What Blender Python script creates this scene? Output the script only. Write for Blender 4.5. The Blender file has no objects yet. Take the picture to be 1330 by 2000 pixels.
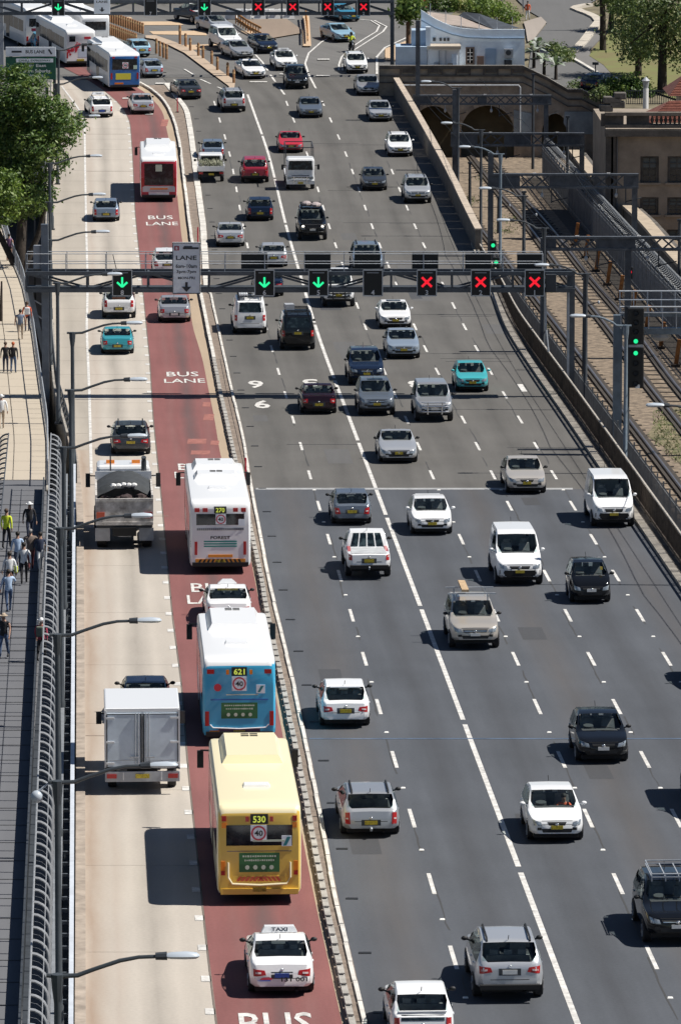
import bpy, bmesh, math, random
import numpy as np
from mathutils import Vector, Matrix
from mathutils.bvhtree import BVHTree

random.seed(7)
rng = np.random.default_rng(7)
SC = bpy.context.scene
COL = SC.collection
R = math.radians

# ------------------------------------------------------------------ camera
CAM_H = 35.44
F = 10885.0                     # focal length in units of 1/2000 of the picture height
TH = math.atan(1585.0 / F)      # pitch below the road plane
CT, ST = math.cos(TH), math.sin(TH)
cam = bpy.data.cameras.new('camera')
cam.sensor_fit = 'VERTICAL'
cam.sensor_height = 24.0
cam.lens = 24.0 * F / 2000.0
cam.clip_start = 1.0
cam.clip_end = 6000.0
camo = bpy.data.objects.new('camera', cam)
COL.objects.link(camo)
camo.location = (0, 0, CAM_H)
camo.rotation_euler = (math.pi / 2 - TH, 0, 0)
SC.camera = camo

# ------------------------------------------------------------------ light
SUN_EL = R(55.0)
W = bpy.data.worlds.new('World')
SC.world = W
W.use_nodes = True
nt = W.node_tree
nt.nodes.clear()
sky = nt.nodes.new('ShaderNodeTexSky')
sky.sky_type = 'NISHITA'
sky.sun_disc = False
sky.sun_elevation = SUN_EL
sky.sun_rotation = R(90)
sky.air_density = 0.7
sky.dust_density = 0.1
sky.ozone_density = 1.6
bg = nt.nodes.new('ShaderNodeBackground')
bg.inputs[1].default_value = 0.05
wo = nt.nodes.new('ShaderNodeOutputWorld')
nt.links.new(sky.outputs[0], bg.inputs[0])
nt.links.new(bg.outputs[0], wo.inputs[0])
sun = bpy.data.lights.new('sun', 'SUN')
sun.energy = 5.0
sun.angle = R(0.5)
sun.color = (1.0, 0.95, 0.87)
suno = bpy.data.objects.new('sun', sun)
COL.objects.link(suno)
suno.rotation_euler = (R(1.5), math.pi / 2 - SUN_EL, 0)
suno.location = (60, 250, 120)
SC.view_settings.view_transform = 'Standard'
SC.view_settings.look = 'None'
SC.view_settings.gamma = 1.0
SC.view_settings.use_curve_mapping = False
SC.view_settings.exposure = 0.35
try:
    SC.cycles.max_bounces = 6
    SC.cycles.diffuse_bounces = 3
    SC.cycles.glossy_bounces = 3
    SC.cycles.transmission_bounces = 4
    SC.cycles.caustics_reflective = False
    SC.cycles.caustics_refractive = False
except Exception:
    pass

# ------------------------------------------------------------------ ground geometry
A_, D0_, D1_ = 1.904e-4, 285.0, 432.0
def Zr(D):
    """height of the road: level, then the climb of the approach"""
    if D < D0_: return 0.0
    if D < D1_: return A_ * (D - D0_) ** 2
    return A_ * (D1_ - D0_) ** 2 + 2 * A_ * (D1_ - D0_) * (D - D1_)
def slope_of(py):
    v = py - 1000.0
    return (F * ST + v * CT) / (F * CT - v * ST)
def xdir(px, py):
    v = py - 1000.0
    return (px - 665.0) / (F * CT - v * ST)
def gp(px, py, dz=0.0, surf=Zr):
    """point of the surface z = surf(D) + dz seen at (px, py)"""
    s = slope_of(py)
    lo, hi = 60.0, 1500.0
    for _ in range(48):
        m = (lo + hi) / 2
        if CAM_H - s * m > surf(m) + dz: lo = m
        else: hi = m
    D = (lo + hi) / 2
    return Vector((xdir(px, py) * D, D, CAM_H - s * D))
def at(px, py, D):
    return Vector((xdir(px, py) * D, D, CAM_H - slope_of(py) * D))
FLAT = lambda D: 0.0
def interp(pts, d):
    """piecewise linear with straight continuation"""
    if d <= pts[0][0]:
        (a, b), (c, e) = pts[0], pts[1]
    elif d >= pts[-1][0]:
        (a, b), (c, e) = pts[-2], pts[-1]
    else:
        for i in range(len(pts) - 1):
            if pts[i + 1][0] >= d:
                (a, b), (c, e) = pts[i], pts[i + 1]
                break
    return b + (e - b) * (d - a) / (c - a)
def line(px_pts, dz=0.0, surf=Zr, smooth=10.0):
    raw = sorted((lambda p: (p.y, p.x))(gp(x, y, dz, surf)) for x, y in px_pts)
    raw2 = []
    for p in raw:
        if not raw2 or p[0] - raw2[-1][0] > 0.5: raw2.append(p)
    def f(d):
        if smooth <= 0: return interp(raw2, d)
        s = 0.0
        for k in (-1.0, -0.5, 0.0, 0.5, 1.0): s += interp(raw2, d + k * smooth)
        return s / 5.0
    return f
def kl(k):
    """line parallel to the road given by its slope in the picture (155 + k*(y+585))"""
    return [(155 + k * (y + 585), y) for y in (2200, 1700, 1300, 1000, 800, 650)]

# road lines, read from the photograph where they lie on the road surface
L_centre = line(kl(.3762) + [(585.6, 532), (570.5, 483), (555, 427), (537, 348), (522, 288), (509.5, 256), (491, 205), (483, 180), (470, 150), (455, 120), (440, 95)])
LANE = 2.82
def off(f, d): return lambda D: f(D) + d
L_56 = off(L_centre, -LANE)
L_43 = off(L_centre, LANE)
L_32 = off(L_centre, 2 * LANE)
L_21 = off(L_centre, 3 * LANE)
L_redge = line(kl(.676) + [(968, 600), (928, 500)] , smooth=6)
L_wall = line([(755, 129), (806, 213), (846, 284), (873, 333), (904, 399), (939, 468), (973, 532), (1000, 580)], dz=1.45)
L_med_r = line([(713, 1985), (658, 1750), (638, 1637), (611, 1500), (595, 1427), (579, 1346), (557, 1254), (538.6, 1179), (524, 1111), (490, 931), (479, 860), (456, 766), (434, 664), (411, 574), (416, 552), (409, 446), (392, 352), (381, 275), (369, 217), (352, 200), (340, 194)][:13] + [(411, 560), (404, 446), (391, 352), (381, 275), (371, 217), (356, 198)], smooth=3)
L_med_l = line([(672, 1985), (628, 1785), (601, 1641), (572, 1479), (557, 1412), (543, 1337), (514, 1202), (501, 1122), (446.6, 871), (426, 776), (409, 685), (392, 600), (369, 462), (355, 344), (348, 284), (338, 240), (322, 205), (305, 186), (285, 172), (262, 160)], smooth=3)
L_red_r = line([(666, 1990), (613, 1750), (548, 1414), (512, 1206), (484, 1060), (431, 891), (419.5, 820), (396, 701), (375.5, 634), (364, 517), (355, 462), (342, 334), (333, 284), (318, 216), (294, 189), (278, 176), (240, 155)], smooth=3)
L_red_l = line([(424, 1990), (413, 1906), (399.6, 1785), (384, 1635), (369, 1498), (357, 1337), (339, 1205), (316, 962), (301, 817), (294, 701), (284, 602), (275.7, 516), (265.6, 418), (260.5, 304), (255.5, 237), (240, 208), (215, 185), (180, 160), (125, 132)], smooth=3)
L_white = line([(182, 1060), (179, 918), (175, 760), (170, 640), (172, 560), (169, 440), (167, 330), (166, 240), (160, 222), (150, 206), (130, 180), (115, 160)], smooth=3)
L_car_l = line([(167, 2000), (166, 1600), (165, 1300), (163, 1000), (152, 890), (133, 820), (117, 768), (106, 650), (100, 560), (99, 460), (102, 300), (103, 240), (104, 180), (100, 140)], smooth=3)
L_walk_r = line([(44, 1990), (50, 1700), (77, 1300), (92, 1000), (92, 858), (80, 776), (71, 713), (63, 650), (44, 558), (23, 509), (4, 440), (-30, 380)], smooth=3)
def lat(l):
    """line a fixed number of metres right of the camera's own lane line (parallel to the road)"""
    k = l / 35.81
    return line([(155 + k * (y + 585), y) for y in (2300, 1900, 1500, 1200, 1000, 850, 700)], smooth=0)

# ------------------------------------------------------------------ object helpers
def tag(o, label=None, cat=None, group=None, kind=None):
    if label: o['label'] = label
    if cat: o['category'] = cat
    if group: o['group'] = group
    if kind: o['kind'] = kind
    return o
def empty(name, loc=(0, 0, 0), rz=0.0, label=None, cat=None, group=None):
    o = bpy.data.objects.new(name, None)
    o.empty_display_size = 0.3
    o.location = loc
    o.rotation_euler = (0, 0, rz)
    COL.objects.link(o)
    return tag(o, label, cat, group)
def add(name, me, parent=None, mats=None, loc=None):
    o = bpy.data.objects.new(name, me)
    COL.objects.link(o)
    if parent is not None: o.parent = parent
    if loc is not None: o.location = loc
    return o
def copy_tree(o, parent=None):
    c = o.copy()
    COL.objects.link(c)
    if parent is not None: c.parent = parent
    for ch in list(o.children): copy_tree(ch, c)
    return c

class MB:
    """collects shapes, builds ONE mesh object"""
    def __init__(s): s.v, s.f, s.m, s.uv = [], [], [], None
    def quad(s, a, b, c, d, m=0):
        n = len(s.v); s.v += [tuple(a), tuple(b), tuple(c), tuple(d)]; s.f.append((n, n + 1, n + 2, n + 3)); s.m.append(m); return s
    def poly(s, pts, m=0):
        n = len(s.v); s.v += [tuple(p) for p in pts]; s.f.append(tuple(range(n, n + len(pts)))); s.m.append(m); return s
    def box(s, c, d, m=0, rz=0.0, taper=1.0):
        x, y, z = d[0] / 2, d[1] / 2, d[2] / 2
        cs, sn = math.cos(rz), math.sin(rz)
        n = len(s.v)
        for k in (-1, 1):
            t = taper if k > 0 else 1.0
            for i, j in ((-1, -1), (1, -1), (1, 1), (-1, 1)):
                px, py = i * x * t, j * y * t
                s.v.append((c[0] + px * cs - py * sn, c[1] + px * sn + py * cs, c[2] + k * z))
        for q in ((3, 2, 1, 0), (4, 5, 6, 7), (0, 1, 5, 4), (1, 2, 6, 5), (2, 3, 7, 6), (3, 0, 4, 7)):
            s.f.append(tuple(n + i for i in q)); s.m.append(m)
        return s
    def prism(s, pts, vec, m=0):
        """polygon (list of points) swept along vec, closed"""
        n, k = len(s.v), len(pts)
        vec = Vector(vec)
        s.v += [tuple(p) for p in pts] + [tuple(Vector(p) + vec) for p in pts]
        s.f.append(tuple(n + i for i in reversed(range(k)))); s.m.append(m)
        s.f.append(tuple(n + k + i for i in range(k))); s.m.append(m)
        for i in range(k):
            j = (i + 1) % k
            s.f.append((n + i, n + j, n + k + j, n + k + i)); s.m.append(m)
        return s
    def tube(s, pts, r, n=6, m=0, cap=True):
        pts = [Vector(p) for p in pts]
        rs = r if isinstance(r, (list, tuple)) else [r] * len(pts)
        base = len(s.v)
        for i, p in enumerate(pts):
            t = (pts[min(i + 1, len(pts) - 1)] - pts[max(i - 1, 0)])
            if t.length < 1e-9: t = Vector((0, 0, 1))
            t.normalize()
            a = Vector((0, 0, 1)) if abs(t.z) < .9 else Vector((1, 0, 0))
            u = t.cross(a).normalized(); w = t.cross(u)
            for k in range(n):
                an = 2 * math.pi * k / n
                s.v.append(tuple(p + (u * math.cos(an) + w * math.sin(an)) * rs[i]))
        for i in range(len(pts) - 1):
            for k in range(n):
                k2 = (k + 1) % n
                s.f.append((base + i * n + k, base + (i + 1) * n + k, base + (i + 1) * n + k2, base + i * n + k2)); s.m.append(m)
        if cap:
            s.f.append(tuple(base + k for k in range(n))); s.m.append(m)
            e = base + (len(pts) - 1) * n
            s.f.append(tuple(e + k for k in reversed(range(n)))); s.m.append(m)
        return s
    def bar(s, a, b, w, h, m=0):
        """square bar from a to b, w wide, h high"""
        a, b = Vector(a), Vector(b)
        t = (b - a).normalized()
        up = Vector((0, 0, 1)) if abs(t.z) < .95 else Vector((0, 1, 0))
        u = t.cross(up).normalized() * (w / 2); q = u.cross(t).normalized() * (h / 2)
        n = len(s.v)
        for p in (a, b):
            for i, j in ((-1, -1), (1, -1), (1, 1), (-1, 1)):
                s.v.append(tuple(p + u * i + q * j))
        for f in ((3, 2, 1, 0), (4, 5, 6, 7), (0, 1, 5, 4), (1, 2, 6, 5), (2, 3, 7, 6), (3, 0, 4, 7)):
            s.f.append(tuple(n + i for i in f)); s.m.append(m)
        return s
    def ball(s, c, r, m=0, n=8, rings=5):
        pts = []
        r = r if isinstance(r, (list, tuple)) else (r, r, r)
        base = len(s.v)
        for i in range(rings + 1):
            ph = math.pi * i / rings
            for k in range(n):
                a = 2 * math.pi * k / n
                s.v.append((c[0] + r[0] * math.sin(ph) * math.cos(a), c[1] + r[1] * math.sin(ph) * math.sin(a), c[2] + r[2] * math.cos(ph)))
        for i in range(rings):
            for k in range(n):
                k2 = (k + 1) % n
                s.f.append((base + i * n + k, base + (i + 1) * n + k, base + (i + 1) * n + k2, base + i * n + k2)); s.m.append(m)
        return s
    def mesh(s, name, mats, smooth=False, angle=40):
        me = bpy.data.meshes.new(name)
        me.from_pydata(s.v, [], s.f)
        for m in (mats if isinstance(mats, (list, tuple)) else [mats]): me.materials.append(m)
        if len(me.materials) > 1: me.polygons.foreach_set('material_index', s.m)
        if s.uv is not None:
            uvl = me.uv_layers.new(name='UVMap')
            li = np.zeros(len(me.loops), dtype=np.int32); me.loops.foreach_get('vertex_index', li)
            uvl.data.foreach_set('uv', np.asarray(s.uv, dtype=np.float32)[li].ravel())
        if smooth:
            me.polygons.foreach_set('use_smooth', [True] * len(me.polygons))
            me.set_sharp_from_angle(angle=R(angle))
        me.validate()
        return me
    def build(s, name, mats, parent=None, smooth=False, angle=40):
        return add(name, s.mesh(name, mats, smooth, angle), parent)

# ------------------------------------------------------------------ materials
MAT = {}
def mat(name, col, rough=0.6, metal=0.0, var=0.0, scale=2.0, bump=0.0, bscale=20.0, coat=0.0, emit=None, estr=1.0, spec=0.5, col2=None, alpha=1.0, trans=0.0):
    if name in MAT: return MAT[name]
    m = bpy.data.materials.new(name)
    m.use_nodes = True
    n = m.node_tree; b = n.nodes['Principled BSDF']
    b.inputs['Base Color'].default_value = (*col, 1)
    b.inputs['Roughness'].default_value = rough
    b.inputs['Metallic'].default_value = metal
    b.inputs['Specular IOR Level'].default_value = spec
    if coat: 
        b.inputs['Coat Weight'].default_value = coat
        b.inputs['Coat Roughness'].default_value = 0.06
    if emit:
        b.inputs['Emission Color'].default_value = (*emit, 1)
        b.inputs['Emission Strength'].default_value = estr
    if alpha < 1: b.inputs['Alpha'].default_value = alpha
    if trans: b.inputs['Transmission Weight'].default_value = trans
    if var or bump or col2:
        tc = n.nodes.new('ShaderNodeNewGeometry')
        no = n.nodes.new('ShaderNodeTexNoise')
        no.inputs['Scale'].default_value = scale
        no.inputs['Detail'].default_value = 6
        no.inputs['Roughness'].default_value = 0.65
        n.links.new(tc.outputs['Position'], no.inputs['Vector'])
        if var or col2:
            rp = n.nodes.new('ShaderNodeValToRGB')
            c2 = col2 or tuple(c * (1 + var) for c in col)
            c1 = tuple(c * (1 - var) for c in col)
            rp.color_ramp.elements[0].position = 0.32; rp.color_ramp.elements[0].color = (*c1, 1)
            rp.color_ramp.elements[1].position = 0.68; rp.color_ramp.elements[1].color = (*c2, 1)
            n.links.new(no.outputs[0], rp.inputs[0])
            n.links.new(rp.outputs[0], b.inputs['Base Color'])
        if bump:
            n2 = n.nodes.new('ShaderNodeTexNoise'); n2.inputs['Scale'].default_value = bscale; n2.inputs['Detail'].default_value = 4
            n.links.new(tc.outputs['Position'], n2.inputs['Vector'])
            bu = n.nodes.new('ShaderNodeBump'); bu.inputs['Strength'].default_value = bump; bu.inputs['Distance'].default_value = 0.03
            n.links.new(n2.outputs[0], bu.inputs['Height']); n.links.new(bu.outputs[0], b.inputs['Normal'])
    MAT[name] = m
    return m

def road_mat(name, base, streak=None, stain=None, lanes=None, var=0.16, patch=0.12, joint=None):
    """paving: u of the UV map is metres from the left edge, v metres along the road.
    streak = list of (u, half width, amount) long oil or wear bands; stain = list of (u, half width, colour)"""
    m = bpy.data.materials.new(name); m.use_nodes = True
    n = m.node_tree; N = n.nodes.new; K = n.links.new
    b = n.nodes['Principled BSDF']; b.inputs['Roughness'].default_value = 0.8; b.inputs['Specular IOR Level'].default_value = 0.3
    uv = N('ShaderNodeUVMap'); sp = N('ShaderNodeSeparateXYZ'); K(uv.outputs[0], sp.inputs[0])
    def noise(sx, sy, scale, detail=5):
        mp = N('ShaderNodeMapping'); mp.inputs['Scale'].default_value = (sx, sy, 1)
        K(uv.outputs[0], mp.inputs[0])
        t = N('ShaderNodeTexNoise'); t.inputs['Scale'].default_value = scale; t.inputs['Detail'].default_value = detail; t.inputs['Roughness'].default_value = 0.6
        K(mp.outputs[0], t.inputs['Vector']); return t.outputs[0]
    def math_(op, a, c, clamp=False):
        q = N('ShaderNodeMath'); q.operation = op; q.use_clamp = clamp
        for i, x in enumerate((a, c)):
            if x is None: continue
            if isinstance(x, (int, float)): q.inputs[i].default_value = x
            else: K(x, q.inputs[i])
        return q.outputs[0]
    def mix(fac, c1, c2, mode='MIX'):
        q = N('ShaderNodeMixRGB'); q.blend_type = mode
        for i, x in enumerate((fac, c1, c2)):
            if isinstance(x, (int, float)): q.inputs[i].default_value = x
            elif isinstance(x, tuple): q.inputs[i].default_value = (*x, 1)
            else: K(x, q.inputs[i])
        return q.outputs[0]
    fine = noise(1, 1, 9.0); long_ = noise(1.0, 0.05, 1.6); big = noise(1, .6, .22, 3)
    val = math_('ADD', math_('MULTIPLY', math_('SUBTRACT', fine, .5), var * 2), 1.0)
    val = math_('ADD', val, math_('MULTIPLY', math_('SUBTRACT', long_, .5), patch * 2.2))
    val = math_('ADD', val, math_('MULTIPLY', math_('SUBTRACT', big, .5), patch * 2.5))
    wob = math_('ADD', sp.outputs[0], math_('MULTIPLY', math_('SUBTRACT', noise(1, .25, .5, 3), .5), .5))
    def band(u, hw):
        d = math_('ABSOLUTE', math_('SUBTRACT', wob, u), None)
        return math_('SUBTRACT', 1.0, math_('DIVIDE', d, hw), True)
    for (u, hw, amt) in streak or []:
        br = math_('MULTIPLY', band(u, hw), math_('ADD', math_('MULTIPLY', noise(.4, .08, .9, 3), 1.2), .25))
        val = math_('ADD', val, math_('MULTIPLY', br, amt))
    cmb = N('ShaderNodeCombineXYZ')
    for i in range(3): K(val, cmb.inputs[i])
    col = mix(1.0, base, cmb.outputs[0], 'MULTIPLY')
    for (u, hw, c, am) in stain or []:
        br = math_('MULTIPLY', band(u, hw), math_('MULTIPLY', math_('ADD', noise(1, .15, 1.1, 4), .35), am), True)
        col = mix(br, col, c)
    K(col, b.inputs['Base Color'])
    bu = N('ShaderNodeBump'); bu.inputs['Strength'].default_value = 0.25; bu.inputs['Distance'].default_value = 0.02
    K(noise(1, 1, 40.0, 3), bu.inputs['Height']); K(bu.outputs[0], b.inputs['Normal'])
    MAT[name] = m
    return m

M_steel = mat('grey_steel', (.085, .10, .12), .55, 0, .25, 3, .1)
M_dsteel = mat('dark_steel', (.035, .042, .052), .6, 0, .3, 3)
M_galv = mat('galvanised_steel', (.42, .45, .49), .45, .3, .15, 4)
M_lgrey = mat('light_grey_paint', (.36, .38, .41), .5, 0, .15, 2)
M_white = mat('white_paint', (.78, .78, .77), .5, 0, .06, 2)
M_mark = mat('road_marking_white', (.56, .55, .53), .75, 0, .34, 2.6)
M_black = mat('matt_black', (.012, .013, .015), .6)
M_rubber = mat('tyre_rubber', (.018, .018, .02), .8)
M_under = mat('underbody_black', (.012, .012, .013), .85)
M_glass = mat('car_glass', (.012, .024, .03), .06, 0, 0, 1, 0, 1, 0, None, 1, .55)
def glass_tone(name, base, lo):
    """dark tinted glass with the dim shapes of seats behind it"""
    m = mat(name, base, .07, spec=.5)
    n = m.node_tree; b = n.nodes['Principled BSDF']
    tc = n.nodes.new('ShaderNodeTexCoord'); no = n.nodes.new('ShaderNodeTexNoise'); no.inputs['Scale'].default_value = 3.2; no.inputs['Detail'].default_value = 2
    rp = n.nodes.new('ShaderNodeValToRGB'); rp.color_ramp.elements[0].position = .5; rp.color_ramp.elements[1].position = .68
    rp.color_ramp.elements[0].color = (*base, 1); rp.color_ramp.elements[1].color = (*lo, 1)
    n.links.new(tc.outputs['Object'], no.inputs[0]); n.links.new(no.outputs[0], rp.inputs[0]); n.links.new(rp.outputs[0], b.inputs['Base Color'])
    return m
M_glass = glass_tone('tinted_car_glass', (.008, .014, .018), (.05, .075, .085))
M_busglass = glass_tone('tinted_bus_glass', (.008, .010, .014), (.03, .035, .04))
M_chrome = mat('chrome', (.75, .76, .78), .18, .9)
M_rim = mat('alloy_rim', (.5, .51, .53), .3, .7)
M_headl = mat('headlight_lens', (.30, .34, .38), .10, .35, .45, 9)
M_tail = mat('tail_light_red', (.38, .018, .02), .15)
M_tailc = mat('tail_light_clear', (.6, .5, .5), .15)
M_amber = mat('amber_lens', (.75, .22, .02), .2)
M_plate = mat('number_plate_yellow', (.44, .34, .03), .4, 0, .6, 26)
M_platew = mat('number_plate_white', (.70, .70, .68), .4, 0, .2, 60)
M_plateb = mat('number_plate_blue', (.02, .07, .35), .4, 0, .2, 60)
M_conc = mat('pale_concrete', (.46, .42, .36), .85, 0, .16, 1.2, .2, 30)
M_conc2 = mat('weathered_concrete', (.30, .28, .25), .88, 0, .3, 1.6, .3, 20)
M_soil = mat('brown_dirt', (.20, .16, .13), .95, 0, .3, 3, .3)
M_rust = mat('rusty_steel', (.062, .047, .036), .85, 0, .5, 2.5, .4, 12)
M_stone = mat('sandstone', (.36, .30, .23), .9, 0, .3, .9, .4, 6)
M_stoned = mat('sooty_sandstone', (.11, .10, .09), .92, 0, .45, 1.1, .4, 6)
M_blueb = mat('pale_blue_render', (.70, .80, .90), .8, 0, .12, .5)
M_orange = mat('orange_plastic', (.62, .20, .03), .6, 0, .2, 5)
M_signg = mat('sign_green', (.004, .085, .05), .5, 0, .1, 4)
M_signw = mat('sign_white', (.74, .79, .85), .5, 0, .05, 4)
M_led_g = mat('green_signal_light', (.01, .3, .12), .4, emit=(.02, .95, .35), estr=.8)
M_led_r = mat('red_signal_light', (.4, .01, .02), .4, emit=(.9, .012, .03), estr=.75)
M_bark = mat('bark', (.045, .035, .028), .95, 0, .4, 3, .5, 10)
# ------------------------------------------------------------------ setting
def rel(f, d): return lambda D: f(D) + d
def const(c): return lambda D: c
def strip(name, fl, fr, d0, d1, step, dz, m, kind='structure', surf=Zr, parent=None, nu=1, v0=0.0):
    n = max(1, int(round((d1 - d0) / step)))
    mb = MB(); mb.uv = []
    for i in range(n + 1):
        D = d0 + (d1 - d0) * i / n
        a, b = fl(D), fr(D)
        for j in range(nu + 1):
            t = j / nu
            mb.v.append((a + (b - a) * t, D, surf(D) + dz)); mb.uv.append(((b - a) * t, D))
    for i in range(n):
        for j in range(nu):
            k = i * (nu + 1) + j
            mb.f.append((k, k + 1, k + nu + 2, k + nu + 1)); mb.m.append(0)
    o = mb.build(name, m, parent)
    if kind: o['kind'] = kind
    return o
def solid(name, fl, fr, d0, d1, step, z0, z1, m, surf=Zr, parent=None, kind=None, bevel=0.0):
    """long block between two lines, z0 and z1 above the surface"""
    n = max(1, int(round((d1 - d0) / step)))
    mb = MB(); mb.uv = []
    for i in range(n + 1):
        D = d0 + (d1 - d0) * i / n
        a, b, z = fl(D), fr(D), surf(D)
        for x, q in ((a, z0), (a, z1), (b, z1), (b, z0)):
            mb.v.append((x, D, z + q)); mb.uv.append((x - a, D))
    for i in range(n):
        k = i * 4
        for j in range(4):
            j2 = (j + 1) % 4
            mb.f.append((k + j, k + 4 + j, k + 4 + j2, k + j2)); mb.m.append(0)
    mb.f.append((0, 1, 2, 3)); mb.m.append(0)
    e = n * 4
    mb.f.append((e + 3, e + 2, e + 1, e)); mb.m.append(0)
    o = mb.build(name, m, parent)
    if kind: o['kind'] = kind
    return o
def mark(f, d0, d1, w, dz=0.006):
    """flat painted stripe along a line, as a mesh builder"""
    mb = MB()
    n = max(1, int((d1 - d0) / 3))
    for i in range(n):
        a = d0 + (d1 - d0) * i / n; b = d0 + (d1 - d0) * (i + 1) / n
        mb.quad((f(a) - w / 2, a, Zr(a) + dz), (f(a) + w / 2, a, Zr(a) + dz), (f(b) + w / 2, b, Zr(b) + dz), (f(b) - w / 2, b, Zr(b) + dz))
    return mb
def poly_mark(pts, w, dz=0.02):
    P = [gp(x, y) for x, y in pts]
    mb = MB()
    prev = None
    for i, p in enumerate(P):
        t = (P[min(i + 1, len(P) - 1)] - P[max(i - 1, 0)]); t.z = 0; t.normalize()
        nrm = Vector((t.y, -t.x, 0)) * (w / 2)
        a, b = p - nrm, p + nrm
        a.z = Zr(a.y) + dz; b.z = Zr(b.y) + dz
        if prev: mb.quad(prev[0], prev[1], b, a)
        prev = (a, b)
    return mb
def area(name, pts, dz, m, kind='structure', parent=None):
    """flat patch on the road surface outlined in the photograph"""
    mb = MB(); P = [gp(x, y) for x, y in pts]
    P = [Vector((p.x, p.y, Zr(p.y) + dz)) for p in P]
    bm = bmesh.new()
    f = bm.faces.new([bm.verts.new(p) for p in P])
    bmesh.ops.triangulate(bm, faces=[f])
    me = bpy.data.meshes.new(name); bm.to_mesh(me); bm.free()
    uvl = me.uv_layers.new(name='UVMap')
    for l in me.loops: uvl.data[l.index].uv = me.vertices[l.vertex_index].co.xy
    me.materials.append(m)
    o = add(name, me, parent)
    if kind: o['kind'] = kind
    return o
_tc = {}
def text_mesh(s, w, h, m, name, bold=False, align='CENTER'):
    """flat lettering, w wide (None = natural) and h high, lying in XY, centred"""
    key = (s, w, h, m.name)
    if key in _tc: return _tc[key]
    cu = bpy.data.curves.new('tmp', 'FONT'); cu.body = s; cu.size = 1.0; cu.resolution_u = 2; cu.offset = 0.022 if bold else 0.010
    cu.fill_mode = 'FRONT'
    ob = bpy.data.objects.new('tmp', cu)
    me = bpy.data.meshes.new_from_object(ob)
    bpy.data.objects.remove(ob); bpy.data.curves.remove(cu)
    co = np.zeros(len(me.vertices) * 3); me.vertices.foreach_get('co', co); co = co.reshape(-1, 3)
    mn, mx = co.min(0), co.max(0)
    sy = h / (mx[1] - mn[1]); sx = sy if w is None else w / (mx[0] - mn[0])
    co = (co - (mn + mx) / 2) * np.array([sx, sy, 1])
    me.vertices.foreach_set('co', co.ravel()); me.name = name
    me.materials.clear(); me.materials.append(m)
    _tc[key] = me
    return me

ASPH_N = road_mat('dark_asphalt', (.078, .085, .098), streak=[(1.5, .75, -.13), (4.3, .75, -.16), (7.1, .75, -.14), (9.9, .75, -.18), (12.7, .75, -.16), (15.3, .7, -.12)], stain=[(1.6, 1.2, (.125, .11, .10), .4), (4.3, .7, (.055, .055, .06), .35), (7.1, .6, (.055, .055, .06), .3), (9.8, 1.0, (.12, .105, .095), .42), (12.7, .6, (.055, .055, .06), .3), (15.2, 1.0, (.115, .10, .09), .35)], var=.2, patch=.2)
ASPH_F = road_mat('worn_asphalt', (.112, .108, .102), streak=[(1.5, .75, -.16), (4.3, .75, -.2), (7.1, .75, -.18), (9.9, .75, -.2), (12.7, .75, -.18), (15.3, .8, -.16)], var=.18, patch=.2)
ASPH_J = road_mat('light_asphalt', (.140, .137, .133), patch=.2)
CONC_R = road_mat('road_concrete', (.44, .400, .352), streak=[(2.0, .6, -.30), (.95, .5, -.08), (3.1, .45, -.08)], stain=[(.2, .6, (.28, .20, .145), .8), (.95, .35, (.37, .29, .235), .35)], var=.14, patch=.09)
CONC_S = road_mat('shoulder_concrete', (.37, .335, .29), streak=[(1.0, .5, -.1)], var=.14, patch=.12)
RED = road_mat('red_bus_lane_paint', (.205, .084, .080), streak=[(1.75, .45, -.36), (.95, .35, -.10), (2.6, .35, -.10)], stain=[(1.75, .5, (.13, .10, .10), .55), (.9, .3, (.26, .14, .13), .3), (2.6, .3, (.26, .14, .13), .3)], var=.2, patch=.2)
FOOT = road_mat('grey_footway_asphalt', (.128, .132, .145), var=.10, patch=.12)
FOOTC = road_mat('pale_footway_concrete', (.44, .385, .31), var=.08, patch=.06)
BALL = mat('ballast', (.155, .12, .09), .95, 0, .5, 2.6, .9, 9, col2=(.30, .235, .17))
GRASSY = mat('weedy_ballast', (.10, .115, .045), .95, 0, .5, 1.5, .8, 9, col2=(.27, .22, .14))

DJ = gp(700, 955).y            # where the bridge deck meets the approach
D_END = 640.0
# lower ground and the level below the footway
mb = MB(); mb.quad((-2500, -300, -9), (2500, -300, -9), (2500, 5000, -9), (-2500, 5000, -9))
mb.build('ground', mat('distant_ground', (.07, .075, .05), .95, 0, .4, .02))['kind'] = 'structure'
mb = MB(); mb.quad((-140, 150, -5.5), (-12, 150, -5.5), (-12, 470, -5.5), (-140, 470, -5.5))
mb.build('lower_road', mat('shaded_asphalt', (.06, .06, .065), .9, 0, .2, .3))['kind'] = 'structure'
# wide apron of the approach and the hill beside it
strip('road_apron', lambda D: -170 - (D - 440) * .5, lambda D: L_wall(min(D, 446)) + (0 if D < 446 else (D - 446) * 3.0), 436, D_END, 8, -.03, ASPH_J, nu=6)
road = strip('road', L_med_r, L_redge, 118, DJ, 4, 0.0, ASPH_N)
road2 = strip('approach_road', L_med_r, lambda D: L_redge(D) if D < 352 else L_wall(D), DJ, 452, 4, 0.0, ASPH_F)
carr = strip('carriageway', L_car_l, L_red_l, 118, 452, 3, -.045, M_conc2)
bus = strip('bus_lane', L_red_l, L_red_r, 118, 462, 3, 0.0, RED)
strip('gutter', L_red_r, rel(L_med_l, .05), 118, 452, 3, 0.004, road_mat('gutter_concrete', (.37, .29, .21), var=.12, patch=.1))
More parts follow.
